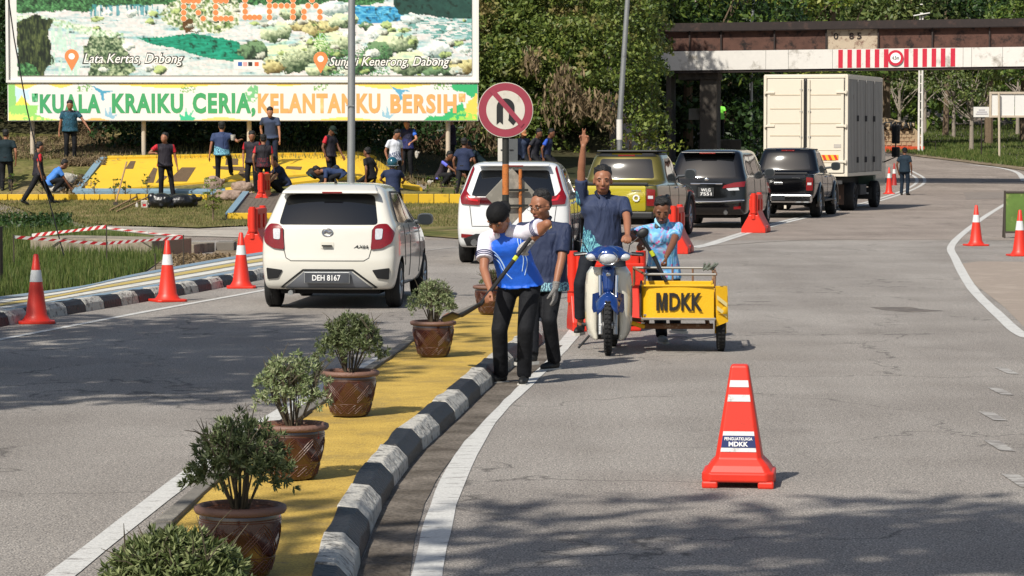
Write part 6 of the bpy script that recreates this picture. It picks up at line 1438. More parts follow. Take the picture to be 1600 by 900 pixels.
# D: boy in pale blue printed shirt
JER=two_tone('pale_blue_print_jersey','#86c0dc','#86c0dc',9,(('#d0307a','#86c4e2','#5f9fd6'),0,.45,1.5,.60,9))
bD=P(1045,535); rzD=R(8); LD=lambda px,py,d: Matrix.Rotation(-rzD,3,'Z')@(PD(px,py,d)-bD)
g1=Matrix.Rotation(-rzD,3,'Z')@(P(1060,527)-bD); g2=Matrix.Rotation(-rzD,3,'Z')@(P(1034,536)-bD)
tD,D_=person('curly haired boy in a pale blue patterned jersey leaning over the sidecar',bD,rzD,1.62,hip=tuple(LD(1036,417,29.3)),lean=16,side=-5,head=(22,-10,2),lh=tuple(LD(1034,418,28.65)),rh=tuple(LD(1003,376,28.8)),lf=(g1.x,g1.y+.15,0,30,0),rf=(g2.x,g2.y,0,5),sk=SK3,shirt=JER,trousers=TRB,detail=mat('pale_blue_collar','#8fc6de',.7),hair=3,elbL=(.9,.3,.2),elbR=(-.9,.4,0),handL=((-.1,-.5,-.8),(-.9,0,-.3),{'curl':60}),handR=((-.4,-.6,-.5),(.5,0,-.8),{'curl':60}),shoes=SHOEG,shirt_len=.07,fat=.92,hw=.105)
for j in range(3): surf_line(onbody(tD,0,0,0,''),tD,[(1040,331+j*2.2),(1049,337+j*2.2),(1055,345+j*2.2)],29,.0035,BLACKP,'shoulder_stripe',tD)
crest(tD,D_,1026,353,4,BLACKP,'badge')
# black handled shovel held by the boy
sh2=thing('shovel','black shovel shaft with a yellow band held upright by the boy','shovel'); a=PD(1000,368,28.6); b=PD(1041,440,28.5); m_=MB(); m_.tube([a,PD(1020,398,28.6),b],.019,10); m_.build('shaft',mat('shovel_black','#161617'),sh2,smooth=True)
m_=MB(); m_.tube([PD(1017,392,28.58),PD(1021,400,28.58)],.022,10); m_.build('shaft_band',mat('band_yellow','#b9c22a'),sh2); m_=MB(); m_.tube([PD(999,366,28.6),PD(992,362,28.55)],.02,8); m_.build('grip',mat('shovel_black','#161617'),sh2)
# ---- people on the slope and the far officer
RB=two_tone('black_and_red_shirt','#231f27','#b3202c',.205); RB2=two_tone('black_red_flash_shirt','#1f1c22','#b3202c',.205,(('#a01c28','#231f27','#231f27'),0,1.0,1.15,1.15,14))
TEAL=two_tone('teal_print_shirt','#2a3540','#3f4b55',.21,(('#2f7088','#16303c','#1d4456'),0,1.05,1.42,.62,14)); NB=two_tone('navy_cyan_hem_shirt','#2c3a5c','#2c3a5c',9,(('#2a80a8','#8ed0dc','#2c3a5c'),1.6,.93,1.12,.98,20)); NV=cloth('plain_navy_shirt','#232c46'); GN=cloth('slate_shirt','#39435a'); BS=two_tone('blue_sleeve_shirt','#1c1e38','#2f62c0',.2,(('#2b3a9a','#1c1e38','#1c1e38'),0,.9,1.2,.9,16)); WN=two_tone('white_navy_print_shirt','#c9ccd4','#c9ccd4',9,(('#27304e','#c9ccd4','#3a4668'),0,.75,1.25,.95,10)); PU=cloth('purple_black_shirt','#2a2430'); TL=cloth('dark_teal_back','#16262c'); OFF=cloth('dark_uniform','#1b2a36')
def far(px,py,rzd,label,h=1.68,terrain=True,**k):
    p=hit(px,py) if terrain is True else (P(px,py) if terrain is False else PD(px,py,terrain))
    if not isinstance(terrain,bool): p.z=terr(p.x,p.y)
    return person(label,p,R(rzd),h,**k)
G='workers clearing the slope under the banner'
far(10,299,175,'person at the far left edge seen from behind in a black shirt with lettering',1.64,shirt=TL,sk=SK2,group=G,lh=(-.05+.3,-.2,.72),hw=.12)
far(-8,292,150,'person half cut off at the left edge behind another in black',1.66,shirt=cloth('black_tee','#1a191d'),sk=SK3,group=G)
far(60,321,115,'person in black with a red sleeve striding left past the litter',1.66,shirt=RB,sk=SK2,group=G,lf=(.12,-.42,0,0),rf=(-.1,.42,.05,0,20),hip=(0,0,.84),lh=(.3,-.22,.75),head=(22,0,0)) 
far(110,251,15,'stout person in a teal print shirt standing high on the slope',1.68,shirt=TEAL,sk=SK2,group=G,fat=1.25,lh=(.48,-.22,.88),rh=(-.3,.02,.78),head=(28,-10,0),hw=.12)
far(83,302,105,'person crouching low in a bright blue shirt beside the litter heap',1.62,shirt=mat('bright_blue_shirt','#3b76c4',.7,bump=.6,bscale=8),sk=SK3,group=G,hip=(0,.12,.30),lean=42,lh=(.15,-.5,.12),rh=(-.15,-.45,.12),lf=(.14,-.05,0),rf=(-.14,0,0),head=(40,0,0))
far(258,309,20,'person in a black and red polo holding up a phone beside the rubbish bags',1.70,shirt=RB,sk=SK2,group=G,lh=(.32,-.05,.76),rh=(-.36,-.32,1.16),head=(5,-50,0),lf=(.2,-.05,0),fat=1.1,hw=.122)
far(347,291,182,'broad man in a navy shirt with cyan hem seen from behind holding a white cup',1.72,shirt=NB,sk=SK2,group=G,rh=(-.48,-.12,1.22),lh=(.34,.05,.72),lf=(.12,-.1,.0),rf=(-.22,-.3,.28),fat=1.18,hw=.125,elbR=(-.6,.6,-.6))
far(394,302,-15,'person in black and red looking down at the left of the pair by the barrier',1.66,shirt=RB,sk=SK2,group=G,head=(35,20,0),fat=.95)
far(412,309,182,'person in black and red seen from behind next to the red barrier',1.66,shirt=RB2,sk=SK2,group=G,rh=(-.26,-.1,.66),lf=(.12,0,0),rf=(-.12,0,0),shoes=mat('white_shoe','#c9c7c2'))
far(425,262,-10,'person in a slate shirt leaning forward above the pair in black and red',1.70,shirt=GN,trousers=cloth('navy_trousers','#1c2436'),sk=SK1,group=G,lean=22,head=(30,20,0),lh=(.3,-.25,.66),fat=1.1,hw=.122)
far(441,305,-60,'person in plain navy crouching beside the red barrier on the paving',1.64,shirt=NV,sk=SK1,group=G,hip=(0,.1,.34),lean=30,lh=(.15,-.48,.28),rh=(-.12,-.45,.25),head=(35,0,0))
far(494,300,80,'person bent double in black with a teal mark on the back',1.64,shirt=two_tone('black_teal_mark_shirt','#17191c','#17191c',9,(('#1f8f8a','#17191c','#17191c'),0,.4,.8,1.25,9)),sk=SK2,group=G,hip=(0,.1,.5),lean=82,head=(70,0,0),lh=(.15,-.5,.12),rh=(-.12,-.5,.15),cap=(cloth('navy_hood','#1d2433'),(0,-.09,.03),8))
far(527,302,-80,'person in navy bent double over the yellow board behind the hatchback',1.64,shirt=cloth('mid_navy_shirt','#2a3858'),sk=SK2,group=G,hip=(0,.1,.52),lean=84,head=(70,0,0),lh=(.15,-.5,.12),rh=(-.12,-.5,.15))
far(516,292,60,'person in a black vest with one red sleeve looking down behind the hatchback',1.66,shirt=RB,sk=SK3,group=G,head=(40,0,0),lh=(.2,-.3,.75),cap=(cloth('dark_green_cap','#16261f'),(0,-.09,.03),8))
far(577,312,-120,'person in black of whom only head and shoulders show over the hatchback roof',1.60,shirt=cloth('black_tee','#1a191d'),sk=SK3,group=G,hip=(0,.05,.62),lean=10,head=(10,0,0),lf=(.12,-.1,0),rf=(-.12,-.1,0))
far(617,297,35,'person in a white and navy print shirt standing above the teal helmet',1.64,shirt=WN,sk=SK2,group=G,head=(35,30,0))
far(637,277,-25,'person with a bright blue sleeve carrying a small white bag',1.66,shirt=BS,sk=SK1,group=G,head=(35,10,0),lh=(.28,-.3,.98),fat=.98)
far(706,270,-70,'person in a purple black shirt reaching to the right by the banner post',1.68,shirt=PU,sk=SK1,group=G,head=(35,0,0),lh=(.1,-.42,.95),rh=(-.1,-.38,.9))
far(694,293,62,'person with a lilac sleeve crouching to the left with a white bag',1.62,shirt=two_tone('lilac_sleeve_shirt','#2c2630','#5f66c8',.19),sk=SK3,group=G,hip=(0,.12,.32),lean=26,lh=(.2,-.5,.35),rh=(-.1,-.52,.38),head=(30,10,0))
far(724,312,160,'person in plain navy with a teal collar walking away behind the white SUV',1.66,shirt=NV,sk=SK3,group=G,rf=(-.12,-.35,.05),lf=(.1,.3,0),hip=(0,0,.85),lean=8,rh=(-.3,-.2,.8))
far(751,283,-75,'person crouching in black behind the white SUV and reaching right',1.62,shirt=TL,sk=SK3,group=G,hip=(0,.05,.5),lean=40,lh=(.1,-.55,.55),head=(35,0,0))
for px,ly,lab,m_,yaw in ((815,0,'person with an orange cap behind the left of the SUV roof',GN,20),(836,0,'person in the middle of the three behind the SUV roof',cloth('grey_black_shirt','#2c2c33'),60),(855,0,'person with bright blue sleeves rightmost of three behind the SUV roof',two_tone('blue_sleeve_navy_shirt','#232a44','#2a50b0',.2),70)):
    p=PD(px,300,82); p.z=terr(p.x,82); t_,_=person(lab,(p.x,p.y,p.z),R(yaw),1.66,shirt=m_,sk=SK3,group=G,hip=(0,.05,.66),lean=14,head=(25,0,0),cap=(mat('faded_orange_cap','#a87048',.8),(0,-.09,.03),8) if px==815 else None)
q=P(1413,305); person('officer in dark uniform standing beside the far cones looking at the bend',q,R(150),1.70,shirt=OFF,trousers=cloth('uniform_trousers','#152230'),sk=SK3,fat=1.1,head=(0,30,0),cap=(cloth('dark_cap','#101418'),(0,-.09,.03),8),rh=(-.22,-.12,.82))
q=PD(1125,214,118); person('distant person in a fluorescent green vest under the bridge',(q.x,118,q.z-.02),R(170),1.55,shirt=mat('hi_vis_vest','#7fe04a',.6),sk=SK3,vox=.03)
tag(MB().box((q.x,118.3,q.z/2-.1),(1.6,2.2,q.z)).build('stone_ledge',CONC,bevel=.05),'dark stone ledge under the bridge on which a distant person stands','ledge')
# rider behind the hatchback: teal helmet
p=P(613,350); tR,Rr=person('motorcycle rider with a teal helmet half hidden by the hatchback',(p.x,p.y,0),R(180),1.62,hip=(0,0,.82),shirt=NV,sk=SK2,lh=(.25,-.5,1.0),rh=(-.25,-.5,1.0),lf=(.2,-.25,.18),rf=(-.2,-.25,.18),lean=12,hair=0)
HM=mat('teal_helmet','#174a5a',.15,coat=1); m_=MB(); m_.ell(Rr['HT'](0,.01,.035),(.135,.15,.14),None,24); blob(m_,'helmet',HM,tR,.012,3)
m_=MB(); m_.tube([Rr['HT'](-.13,0,-.03),Rr['HT'](-.06,.14,-.04),Rr['HT'](.06,.14,-.04),Rr['HT'](.13,0,-.03)],.012,8); m_.build('helmet_rim',CHROME,tR,smooth=True)
# ============================================================ STREET THINGS
REDP=mat('red_orange_plastic','#cf2e1b',.45,var=.10,scale=5,dirt=('#93301f',.60),dscale=9); REFL=mat('reflective_white','#cfd0cf',.35,var=.05,dirt=('#8e8982',.57),dscale=18); REDSH=mat('shaded_red_plastic','#9a2420',.5,dirt=('#6e2a22',.6))  # last red is a darkened copy with shade put into its colour
def cone(label,loc,h=.75,rz=0,m=REDP,txt=None,bands=((.60,.77),),r0=.13,bw_=.20):
    t=thing('traffic_cone',label,'traffic cone',loc,rz,'traffic cones along the road'); mb=MB()
    r=lambda z_: r0*(1-z_/h)+.028*z_/h
    mb.lathe([(r0+.035,.03),(r0+.012,.055),(r(.1),.10),(r(h*.5),h*.5),(r(h),h-.012),(.018,h),(0.012,h)],n=28); mb.build('cone_body',m,t,smooth=True,ang=50)
    mb=MB(); pts=[(bw_*sx_*a,bw_*sy_*b_) for sx_,sy_ in((1,1),(-1,1),(-1,-1),(1,-1)) for a,b_ in (((1,.8),(.8,1)) if sx_*sy_>0 else ((.8,1),(1,.8)))]; mb.prism(pts,'z',.0,.032); mb.build('base',m,t,bevel=.008)
    for a,b_ in bands: mb=MB(); mb.lathe([(r(h*a)+.003,h*a),(r(h*b_)+.003,h*b_)],n=28); mb.build('reflective_sleeve',REFL,t,smooth=True)
    if txt: text(txt,'stencil',BLACKP,t,(0,-r(h*.47)-.004,h*.47),.15,.05,M=Matrix.Rotation(R(-12),4,'X'),bold=.02)
    return t
cone('red cone with white sleeve at the far left beside the striped kerb',P(57,505),.77,.2); cone('red cone with white sleeve in the middle of the three by the left kerb',P(262,471),.77,.5); cone('red cone with white sleeve nearest the white hatchback',P(377,450),.76,.1)
cone('red cone on the white edge line right of the road',P(1525,384),.77,.3,bands=((.58,.76),)); cone('red cone in front of the leaning board at the right edge',P(1593,400),.80,.1,bands=((.56,.76),))
cone('orange cone standing nearest the truck on its right',P(1389,303),.95,0); cone('red cone in a darker shade colour left of the officer, taller of two',P(1397,295),1.0,0,REDSH);  # second cone: the truck's shade is put into its darker red
# square cone in the foreground
t=thing('square_cone','red square based cone in the foreground with white bands and a navy label','traffic cone',P(1155,757),R(-7)); H_=.72
mb=MB(); q=lambda z_:.165*(1-z_/H_)+.052*z_/H_
def sqring(z_,r_,c_=.18): a=r_*(1-c_); return [(r_,-a,z_),(r_,a,z_),(a,r_,z_),(-a,r_,z_),(-r_,a,z_),(-r_,-a,z_),(-a,-r_,z_),(a,-r_,z_)]
V=[];zs=[.09,.13,.17,.4,.6,.71,.72]; rs2_=[.20,.175,q(.17),q(.4),q(.6),q(.71),q(.72)-.008]
for a,b_ in zip(zs,rs2_): V+=sqring(a,b_)
mb.add(V,[(i*8+j,i*8+(j+1)%8,(i+1)*8+(j+1)%8,(i+1)*8+j) for i in range(len(zs)-1) for j in range(8)]+[tuple(range(8))[::-1],tuple(range(48,56))]); mb.build('cone_body',REDP,t,bevel=.006)
mb=MB(); mb.prism([(.215,.17),(.17,.215),(-.17,.215),(-.215,.17),(-.215,-.17),(-.17,-.215),(.17,-.215),(.215,-.17)],'z',.035,.095); mb.build('base',REDP,t,bevel=.014,seg=3)
for a in(-1,1):
    for b_ in(-1,1): MB().box((a*.165,b_*.165,.02),(.095,.095,.045)).build('foot',REDP,t,bevel=.012)
def facequad(z0,z1,k0,m,name,e=.002):
    mb=MB(); mb.add([(-q(z0)*k0,-q(z0)-e,z0),(q(z0)*k0,-q(z0)-e,z0),(q(z1)*k0,-q(z1)-e,z1),(-q(z1)*k0,-q(z1)-e,z1)],[(0,1,2,3)]); return mb.build(name,m,t)
q_=q
facequad(.59,.63,.80,REFL,'white_band',.003); facequad(.505,.545,.80,REFL,'white_band',.003); facequad(.21,.33,.80,REFL,'label_sheet',.003); facequad(.235,.305,.80,mat('label_navy','#1d2b5e',.4),'label_band',.005)
tl=R(-8.9); zz=.287; text('PENGUATKUASA','label_text',PLW,t,(0,-q(zz)-.007,zz),.165,.019,M=Matrix.Rotation(tl,4,'X'),bold=.02,ext=.001); zz=.256; text('MDKK','label_text',PLW,t,(0,-q(zz)-.007,zz),.115,.028,M=Matrix.Rotation(tl,4,'X'),bold=.03,ext=.001)
# plastic barriers
def barrier(label,loc,rz,L=1.0,H=.82,m=REDP):
    t=thing('plastic_barrier',label,'barrier',loc,rz,'red plastic road barriers'); pr=[(-.26,0),(.26,0),(.26,.10),(.13,.34),(.085,.45),(.085,H),(-.085,H),(-.085,.45),(-.13,.34),(-.26,.10)]
    mb=MB(); mb.prism(pr,'y',.06,L-.06); mb.build('shell',m,t,bevel=.02,seg=2)
    for y in(.03,L-.03): mb=MB(); mb.tube([(0,y,.3 if y<.5 else .2),(0,y,H+.03)],.055,14); mb.tube([(0,y,.42),(0,y,.46)],.07,14); mb.build('hinge_lug',m,t,smooth=True)
    for s in(-1,1):
        for y in(.28,.68): mb=MB(); mb.box((s*.10,y,.60),(.03,.22,.24)); mb.build('raised_panel',m,t,bevel=.012)
        mb=MB(); mb.box((s*.2,L/2,.08),(.14,.2,.14)); mb.build('foot_recess',REDSH,t,bevel=.01)  # darker red box, shade of the recess put into its colour
    mb=MB(); mb.prism([(-.26,0),(.26,0),(.26,.10),(.10,.38),(-.10,.38),(-.26,.10)],'y',.0,.055); mb.build('end_web',m,t,bevel=.012); return t
barrier('red barrier seen end on behind the third left cone',P(394,400),R(-6)); b_=hit(408,327); barrier('red barrier standing on the grey paving next to the workers',b_,R(-4),H=.88); barrier('red barrier seen end on beside the black people carrier',P(1177,364),R(-12))
barrier('large red barrier broadside behind the front wheel of the motorcycle',P(890,516),R(-84),L=.8,H=.82); barrier('red barrier half hidden behind the boy in the blue jersey',P(1052,397),R(-10))
# ---- flower pots
POTG=mat('glazed_brown_pot','#3a1a12',.16,coat=.8,var=.25,scale=6,spec=.6,dirt=('#22100c',.55)); POTR=mat('clay_rim','#705347',.6,var=.15,bump=.3); POTC=mat('pot_carving','#55301f',.45,var=.2)
def pot(label,loc,rz,seed,cols,crown=.23,ch=.33,n=1500,gap=.1,lf=.05,h=.31,sc_=1.,dense=1):
    t=thing('flower_pot',label,'potted plant',loc,rz,'glazed pots on the median'); t.scale=(sc_,)*3
    prof_=[(0,0),(.125,0),(.132,.01),(.15,.07),(.172,.16),(.182,.23),(.180,.265),(.176,.28)]; rad=lambda z_: float(np.interp(z_,[p[1] for p in prof_[2:]],[p[0] for p in prof_[2:]]))
    MB().lathe(prof_,n=40).build('pot_wall',POTG,t,smooth=True,ang=50)
    MB().lathe([(.172,.272),(.198,.276),(.206,.290),(.202,.306),(.186,.312),(.172,.304),(.168,.27)],n=40).build('rim',POTR,t,smooth=True,ang=60)
    mb=MB()
    for z_ in(.085,.245,.255): mb.tube([(rad(z_)*math.cos(6.283*i/36),rad(z_)*math.sin(6.283*i/36),z_) for i in range(37)],.0022,5)
    for k_,(za,zb,nn_,w_) in enumerate(((.02,.078,9,1),(.095,.235,5,1))):
        for off_ in (-.02,0,.02) if k_ else (-.01,.01):
            for sg in(1,-1):
                pts=[]
                for i in range(nn_*8+1):
                    a=6.283*i/(nn_*8); z_=(za+zb)/2+sg*(zb-za)*.42*math.asin(math.sin(i*6.283/8))/1.57+off_; z_=min(max(z_,za),zb); rr=rad(z_)+.001; pts.append((rr*math.cos(a),rr*math.sin(a),z_))
                mb.tube(pts,.0024,4)
    mb.build('carved_band',POTC,t)
    rs=np.random.RandomState(seed); mb=MB(); V=[(0,0,.29)]; m_=22
    for rr_ in(.06,.12,.17): V+=[(rr_*math.cos(6.283*i/m_),rr_*math.sin(6.283*i/m_),.285+.012*rs.rand()) for i in range(m_)]
    fc=[(0,1+i,1+(i+1)%m_) for i in range(m_)]+[(1+q*m_+i,1+(q+1)*m_+i,1+(q+1)*m_+(i+1)%m_,1+q*m_+(i+1)%m_) for q in range(2) for i in range(m_)]; mb.add(V,fc); mb.build('potting_soil',SOILM,t)
    st_=MB(); tips=[]; r2=random.Random(seed)
    for i in range(26):
        a=r2.uniform(0,6.283); q0=Vector((.03*math.cos(a),.03*math.sin(a),.28)); rr_=crown*r2.random()**.6*.85; q1=Vector((rr_*math.cos(a)*.7,rr_*math.sin(a)*.7,.31+ch*.34)); q2=Vector((rr_*math.cos(a),rr_*math.sin(a),.31+ch*r2.uniform(.6,.85))); st_.tube([q0,q1,q2],[.005,.004,.002],6)
        for j in range(4):
            e=q1.lerp(q2,r2.uniform(.0,.9)); f_=e+Vector((r2.uniform(-1,1)*.09,r2.uniform(-1,1)*.09,r2.uniform(.02,.12))); st_.tube([e,e.lerp(f_,.5)+Vector((0,0,.01)),f_],[.003,.0025,.001],5)
    tag(st_.build('stems',mat('plant_stem','#4c4434',.8,var=.3),t,smooth=True),kind='stuff')
    # leaves cluster in tufts over a dome
    C_=[];Nn=[];D=[]
    for i in range(int(n/14)):
        v=rs.normal(size=3); v/=np.linalg.norm(v); v[2]=abs(v[2])*1.25-.55; rr_=rs.uniform(.66,1.08) if rs.rand()<.8 else rs.uniform(.3,.7)
        c_=np.array([v[0]*crown*rr_,v[1]*crown*rr_,.31+ch*.52+v[2]*ch*.55*rr_])+rs.normal(size=3)*.008
        for j in range(14):
            dd_=v*.6+rs.normal(size=3)*.75; dd_[2]+=.1; dd_/=np.linalg.norm(dd_); C_.append(c_+dd_*lf*.55); D.append(dd_*2.2); Nn.append(v)
    leaves('foliage',np.array(C_),lf,leafmat('pot_leaf_'+cols[0],cols[1],rough=.55),t,aspect=.27,dirs=np.array(D),norms=np.array(Nn)*.4,seed=seed,up=.6,jit=.3)
    return t
DKL=('dark',[(.05,.075,.025),(.095,.125,.045),(.22,.25,.12)]); LTL=('variegated',[(.12,.17,.06),(.22,.27,.12),(.42,.44,.26)]); MDL=('mid',[(.05,.075,.022),(.10,.13,.04),(.27,.30,.13)])
pot('pot with a pale variegated shrub being filled by the shovel',P(677,556,.14),.3,1,LTL,.21,.38,4200,lf=.030); pot('pot with a rounded grey green shrub second nearest the workers',P(547,648,.14),1.,2,DKL,.235,.43,5600,lf=.032)
pot('pot with a pale yellow green shrub third nearest the workers',P(458,746,.14),2.,3,LTL,.225,.44,2900,lf=.034); pot('pot with a dark tangled shrub in front of the pale one',P(376,897,.14),2.6,4,DKL,.23,.43,4600,lf=.036)
pot('pot with a low spreading shrub cut off by the bottom of the picture',(-1.16,9.9,.13),.8,5,MDL,.25,.29,6500,lf=.042); p=P(768,490,.14); pot('terracotta pot half hidden behind the man with the shovel',p,.5,6,MDL,.14,.14,500,lf=.035)
# ---- signs on the median nose
t=thing('no_u_turn_sign','round no U-turn sign on a rusty orange and black post','road sign',(P(790,474).x,P(790,474).y,.15)); dS=t.location.y; zs_=2.08+40*dS/F-.15; r_=43*dS/F
RUSTO=mat('rusty_orange_paint','#b2682f',.8,dirt=('#5e3a22',.53),dscale=14,bump=.3); POLEB=mat('pole_black_paint','#22231f',.7,dirt=('#5a3a28',.62),dscale=12)
zb=[0,.35,.8,1.2,1.58,2.02,zs_+.2]
for i,(a,b_) in enumerate(zip(zb,zb[1:])): MB().tube([(0,0,a),(0,0,b_-.002)],.042,16).build('post_band',RUSTO if i%2 else POLEB,t,smooth=True)
SR=mat('faded_red_sheet','#8e3444',.5,dirt=('#b08890',.72),dscale=22); SW=mat('sign_white','#c3beb3',.5,dirt=('#a69c8c',.58),dscale=10)
def disk(name,r0,y0,y1,m,n=48): mb=MB(); mb.prism([(r0*math.cos(6.283*i/n),zs_+r0*math.sin(6.283*i/n)) for i in range(n)],'y',y0,y1); return mb.build(name,m,t)
disk('white_rim',r_,-.060,-.048,SW); disk('red_disc',r_*.975,-.063,-.0605,SR); disk('white_disc',r_*.70,-.066,-.0635,SW); disk('back_plate',r_*.99,-.047,-.042,GALV)
k=dS/F; U=[(-13,26),(-4,22),(-4,-4)]+[(-4+0,-4)]; 
def sp_(pts,y0,name,m): mb=MB(); mb.prism([((a)*k,zs_-b_*k) for a,b_ in pts],'y',y0-.002,y0); mb.build(name,m,t)
arc=lambda r0,a0,a1,cx,cy,n=12:[(cx+r0*math.cos(R(a0+(a1-a0)*i/n)),cy-r0*math.sin(R(a0+(a1-a0)*i/n))) for i in range(n+1)]
sp_([(-14,23),(-9,18.5),(-4,23)]+[(-4,-2)]+arc(4.5,180,0,.5,-2)+[(5,12),(0.0+4,16),(12,24),(18,16)]+[(14,16),(14,-4)]+arc(14,0,180,0,-4),-.067,'u_turn_arrow',BLACKP)
sp_([(-26,-30),(-20,-35),(29,21),(24,27)],-.070,'slash',SR)
t=thing('diamond_sign','weathered diamond sign seen from behind beside the round sign post','road sign',(P(800,464).x,P(800,464).y,0),R(18)); WEA=mat('weathered_plate','#8b867c',.7,.1,dirt=('#b5aea0',.5),dscale=3)
mb=MB(); a_=.36; zc=1.30; mb.prism([(0,zc+a_),(a_,zc),(0,zc-a_),(-a_,zc)],'y',-.01,0); mb.build('plate',WEA,t,bevel=.02)
for x in(-.02,.10): MB().tube([(x,.03 if x<.05 else -.04,0),(x,.03 if x<.05 else -.04,1.65)],.022 if x>.05 else .03,10).build('post',GALV if x<.05 else RUSTO,t,smooth=True)
for zz in(1.18,1.38): MB().box((.05,-.05,zz),(.30,.03,.03)).build('bracket',POLEB,t)
t=thing('small_sign','grey rectangular sign seen from behind between the round sign and the thicket','road sign',(P(790,400).x,52,0)); k=52/F; zc=2.08-24*k
MB().box((-.06,0,zc),(.17,.012,.46)).build('pale_half',SW,t,bevel=.004); MB().box((.12,0,zc),(.19,.012,.44)).build('dark_half',mat('dark_grey_plate','#4c4f50',.6),t,bevel=.004); MB().tube([(0.04,.03,0),(.04,.03,zc+.2)],.025,10).build('post',GALV,t,smooth=True)
for x in(-.06,.10): MB().box((x,-.012,zc+.02),(.07,.01,.02)).build('clamp',BLACKP,t)
# leaning board at right edge
t=thing('leaning_board','dark framed board leaning at the right edge behind the cone','board',P(1592,372),R(-6)); mb=MB(); k=P(1592,372).y/F; hw_,hh_=.29,.82; Mx=Matrix.Rotation(R(-8),4,'X')
MB().box((0,0,.12+hh_/2),(hw_*2,.02,hh_)).build('panel',mat('green_reflective_panel','#5f7a3c',.25,.2,var=.5,scale=3,dirt=('#a3a56a',.55),dscale=2.5),t)
for s in(-1,1): MB().box((s*hw_,-.0,.48),(.04,.05,.97)).build('frame_side',mat('dark_wood','#3a332c',.8),t,bevel=.004)
for zz in(.12,.93): MB().box((0,0,zz),(hw_*2-.05,.045,.04)).build('frame_rail',mat('dark_wood','#3a332c'),t,bevel=.004)
for s in(-1,1): MB().tube([(s*hw_,.03,.9),(s*hw_,.45,0)],.02,6).build('prop_leg',mat('dark_wood','#3a332c'),t)
# ---- culvert, tape barrier, wire
t=thing('culvert_wall','stained concrete culvert block and low wall between grass and footpath','concrete wall',(0,0,0)); CV=mat('culvert_concrete','#8d8373',.9,bump=.5,dirt=('#5b544a',.5),dscale=2)
a=P(237,402);b=P(300,398);c=P(366,393)
def wallbox(a,b,h,dp,m,name):
    d=(b-a); n_=Vector((-d.y,d.x,0)).normalized(); mb=MB(); V=[p+Vector((0,0,z_))+n_*q for p in(a,b) for q in(0,dp) for z_ in(-.05,h)]; mb.add([tuple(v) for v in V],[(0,1,3,2),(4,6,7,5),(0,4,5,1),(2,3,7,6),(0,2,6,4),(1,5,7,3)]); return mb.build(name,m,t,bevel=.02)
wallbox(a,b,.30,2.6,CV,'block'); wallbox(b+Vector((.0,.35,0)),P(336,393),.17,.5,CV,'low_wall'); wallbox(P(337,393),c,.17,.5,mat('culvert_dark','#6b665e',.9,bump=.4),'low_wall')
t=thing('tape_barrier','red and white barrier tape strung between thin sticks over the grass','barrier tape',(0,0,0)); TW=mat('tape_white','#d5d0cc',.4); TR=mat('tape_red','#b5212b',.4)
def tape(a,b,nseg,wd=.048,sag=.012,tw=.3):
    mb=MB(); pts=[]
    for i in range(nseg+1):
        u=i/nseg; p=a.lerp(b,u); p.z-=sag*math.sin(u*math.pi)*((b-a).length)*.15; pts.append((p,wd/2*(.9+.15*math.sin(u*9))))
    sl=(b-a)/nseg*.45
    for i in range(nseg):
        mb.cm=i%2; p0,w0=pts[i];p1,w1=pts[i+1]; up_=Vector((0,0,1)); mb.add([p0-up_*w0-sl*(i>0),p1-up_*w1-sl*(i<nseg-1),p1+up_*w1+sl*(i<nseg-1),p0+up_*w0+sl*(i>0)],[(0,1,2,3)])
    mb.build('tape',[TW,TR],t)
s1=P(167,421);s2=P(287,418);s3=P(22,425);s4=P(100,400); top=lambda p,py: PD(F*p.x/p.y+800,py,p.y)
tape(top(s3,370),top(s1,381),18); tape(top(s1,380),top(s2,371),20); tape(top(s4,366)+Vector((-.6,.3,-.03)),PD(167,354,50),20,.06); tape(PD(167,356,50),PD(285,369,48),12,.03)
for s,py in((s1,352),(s2,367),(s3,366),(P(243,427),396)): MB().tube([s-Vector((0,0,.05)),top(s,py)],.011,6).build('stick',mat('dark_stick','#3b342c',.8),t)
t=thing('guy_wire','thin black cable running down to the grass on the left','cable',(0,0,0)); mb=MB(); mb.tube([PD(8,-40,46),PD(22,60,46),PD(42,170,46),PD(66,275,46),PD(88,355,46),PD(100,400,46)],.011,6); mb.build('cable',BLACKP,t,smooth=True)
t=thing('dark_post','dark wooden post cut by the left edge above the grass','post',P(-3,452)); MB().tube([(0,0,-.1),(0,0,.85)],.07,10).build('shaft',mat('dark_wood','#3a332c'),t,smooth=True)
# ---- yellow slogan board on the slope
YB=mat('bright_yellow_paint','#cfa823',.7,var=.10,scale=1.5,dirt=('#9c7d2c',.60),dscale=2.5); BG=mat('blue_grey_paint','#6d8797',.75,dirt=('#8b9299',.6)); BR_=mat('bare_soil_patch','#5e4a34',.95,var=.35,scale=6,bump=1)
def quad_on_slope(name,px,z_,m,parent,nx=24,ny=8,skirt=.16):
    q4=[hit(*p) for p in px]; cols=[]; V=[];Fc=[]
    for i in range(nx+1):
        for j in range(ny+1):
            p=q4[0].lerp(q4[1],i/nx).lerp(q4[3].lerp(q4[2],i/nx),j/ny); V.append((p.x,p.y,max(terr(p.x,p.y),0)+z_))
    k_=ny+1
    for i in range(nx):
        for j in range(ny): Fc.append((i*k_+j,(i+1)*k_+j,(i+1)*k_+j+1,i*k_+j+1))
    edge=[i*k_ for i in range(nx+1)]+[nx*k_+j for j in range(1,k_)]+[i*k_+ny for i in range(nx-1,-1,-1)]+[j for j in range(ny-1,0,-1)]; n0=len(V)
    for e in edge: v=V[e]; V.append((v[0],v[1],v[2]-skirt))
    for i in range(len(edge)): a=edge[i];b=edge[(i+1)%len(edge)]; Fc.append((a,b,n0+(i+1)%len(edge),n0+i))
    mb=MB(); mb.add(V,Fc); return mb.build(name,m,parent)
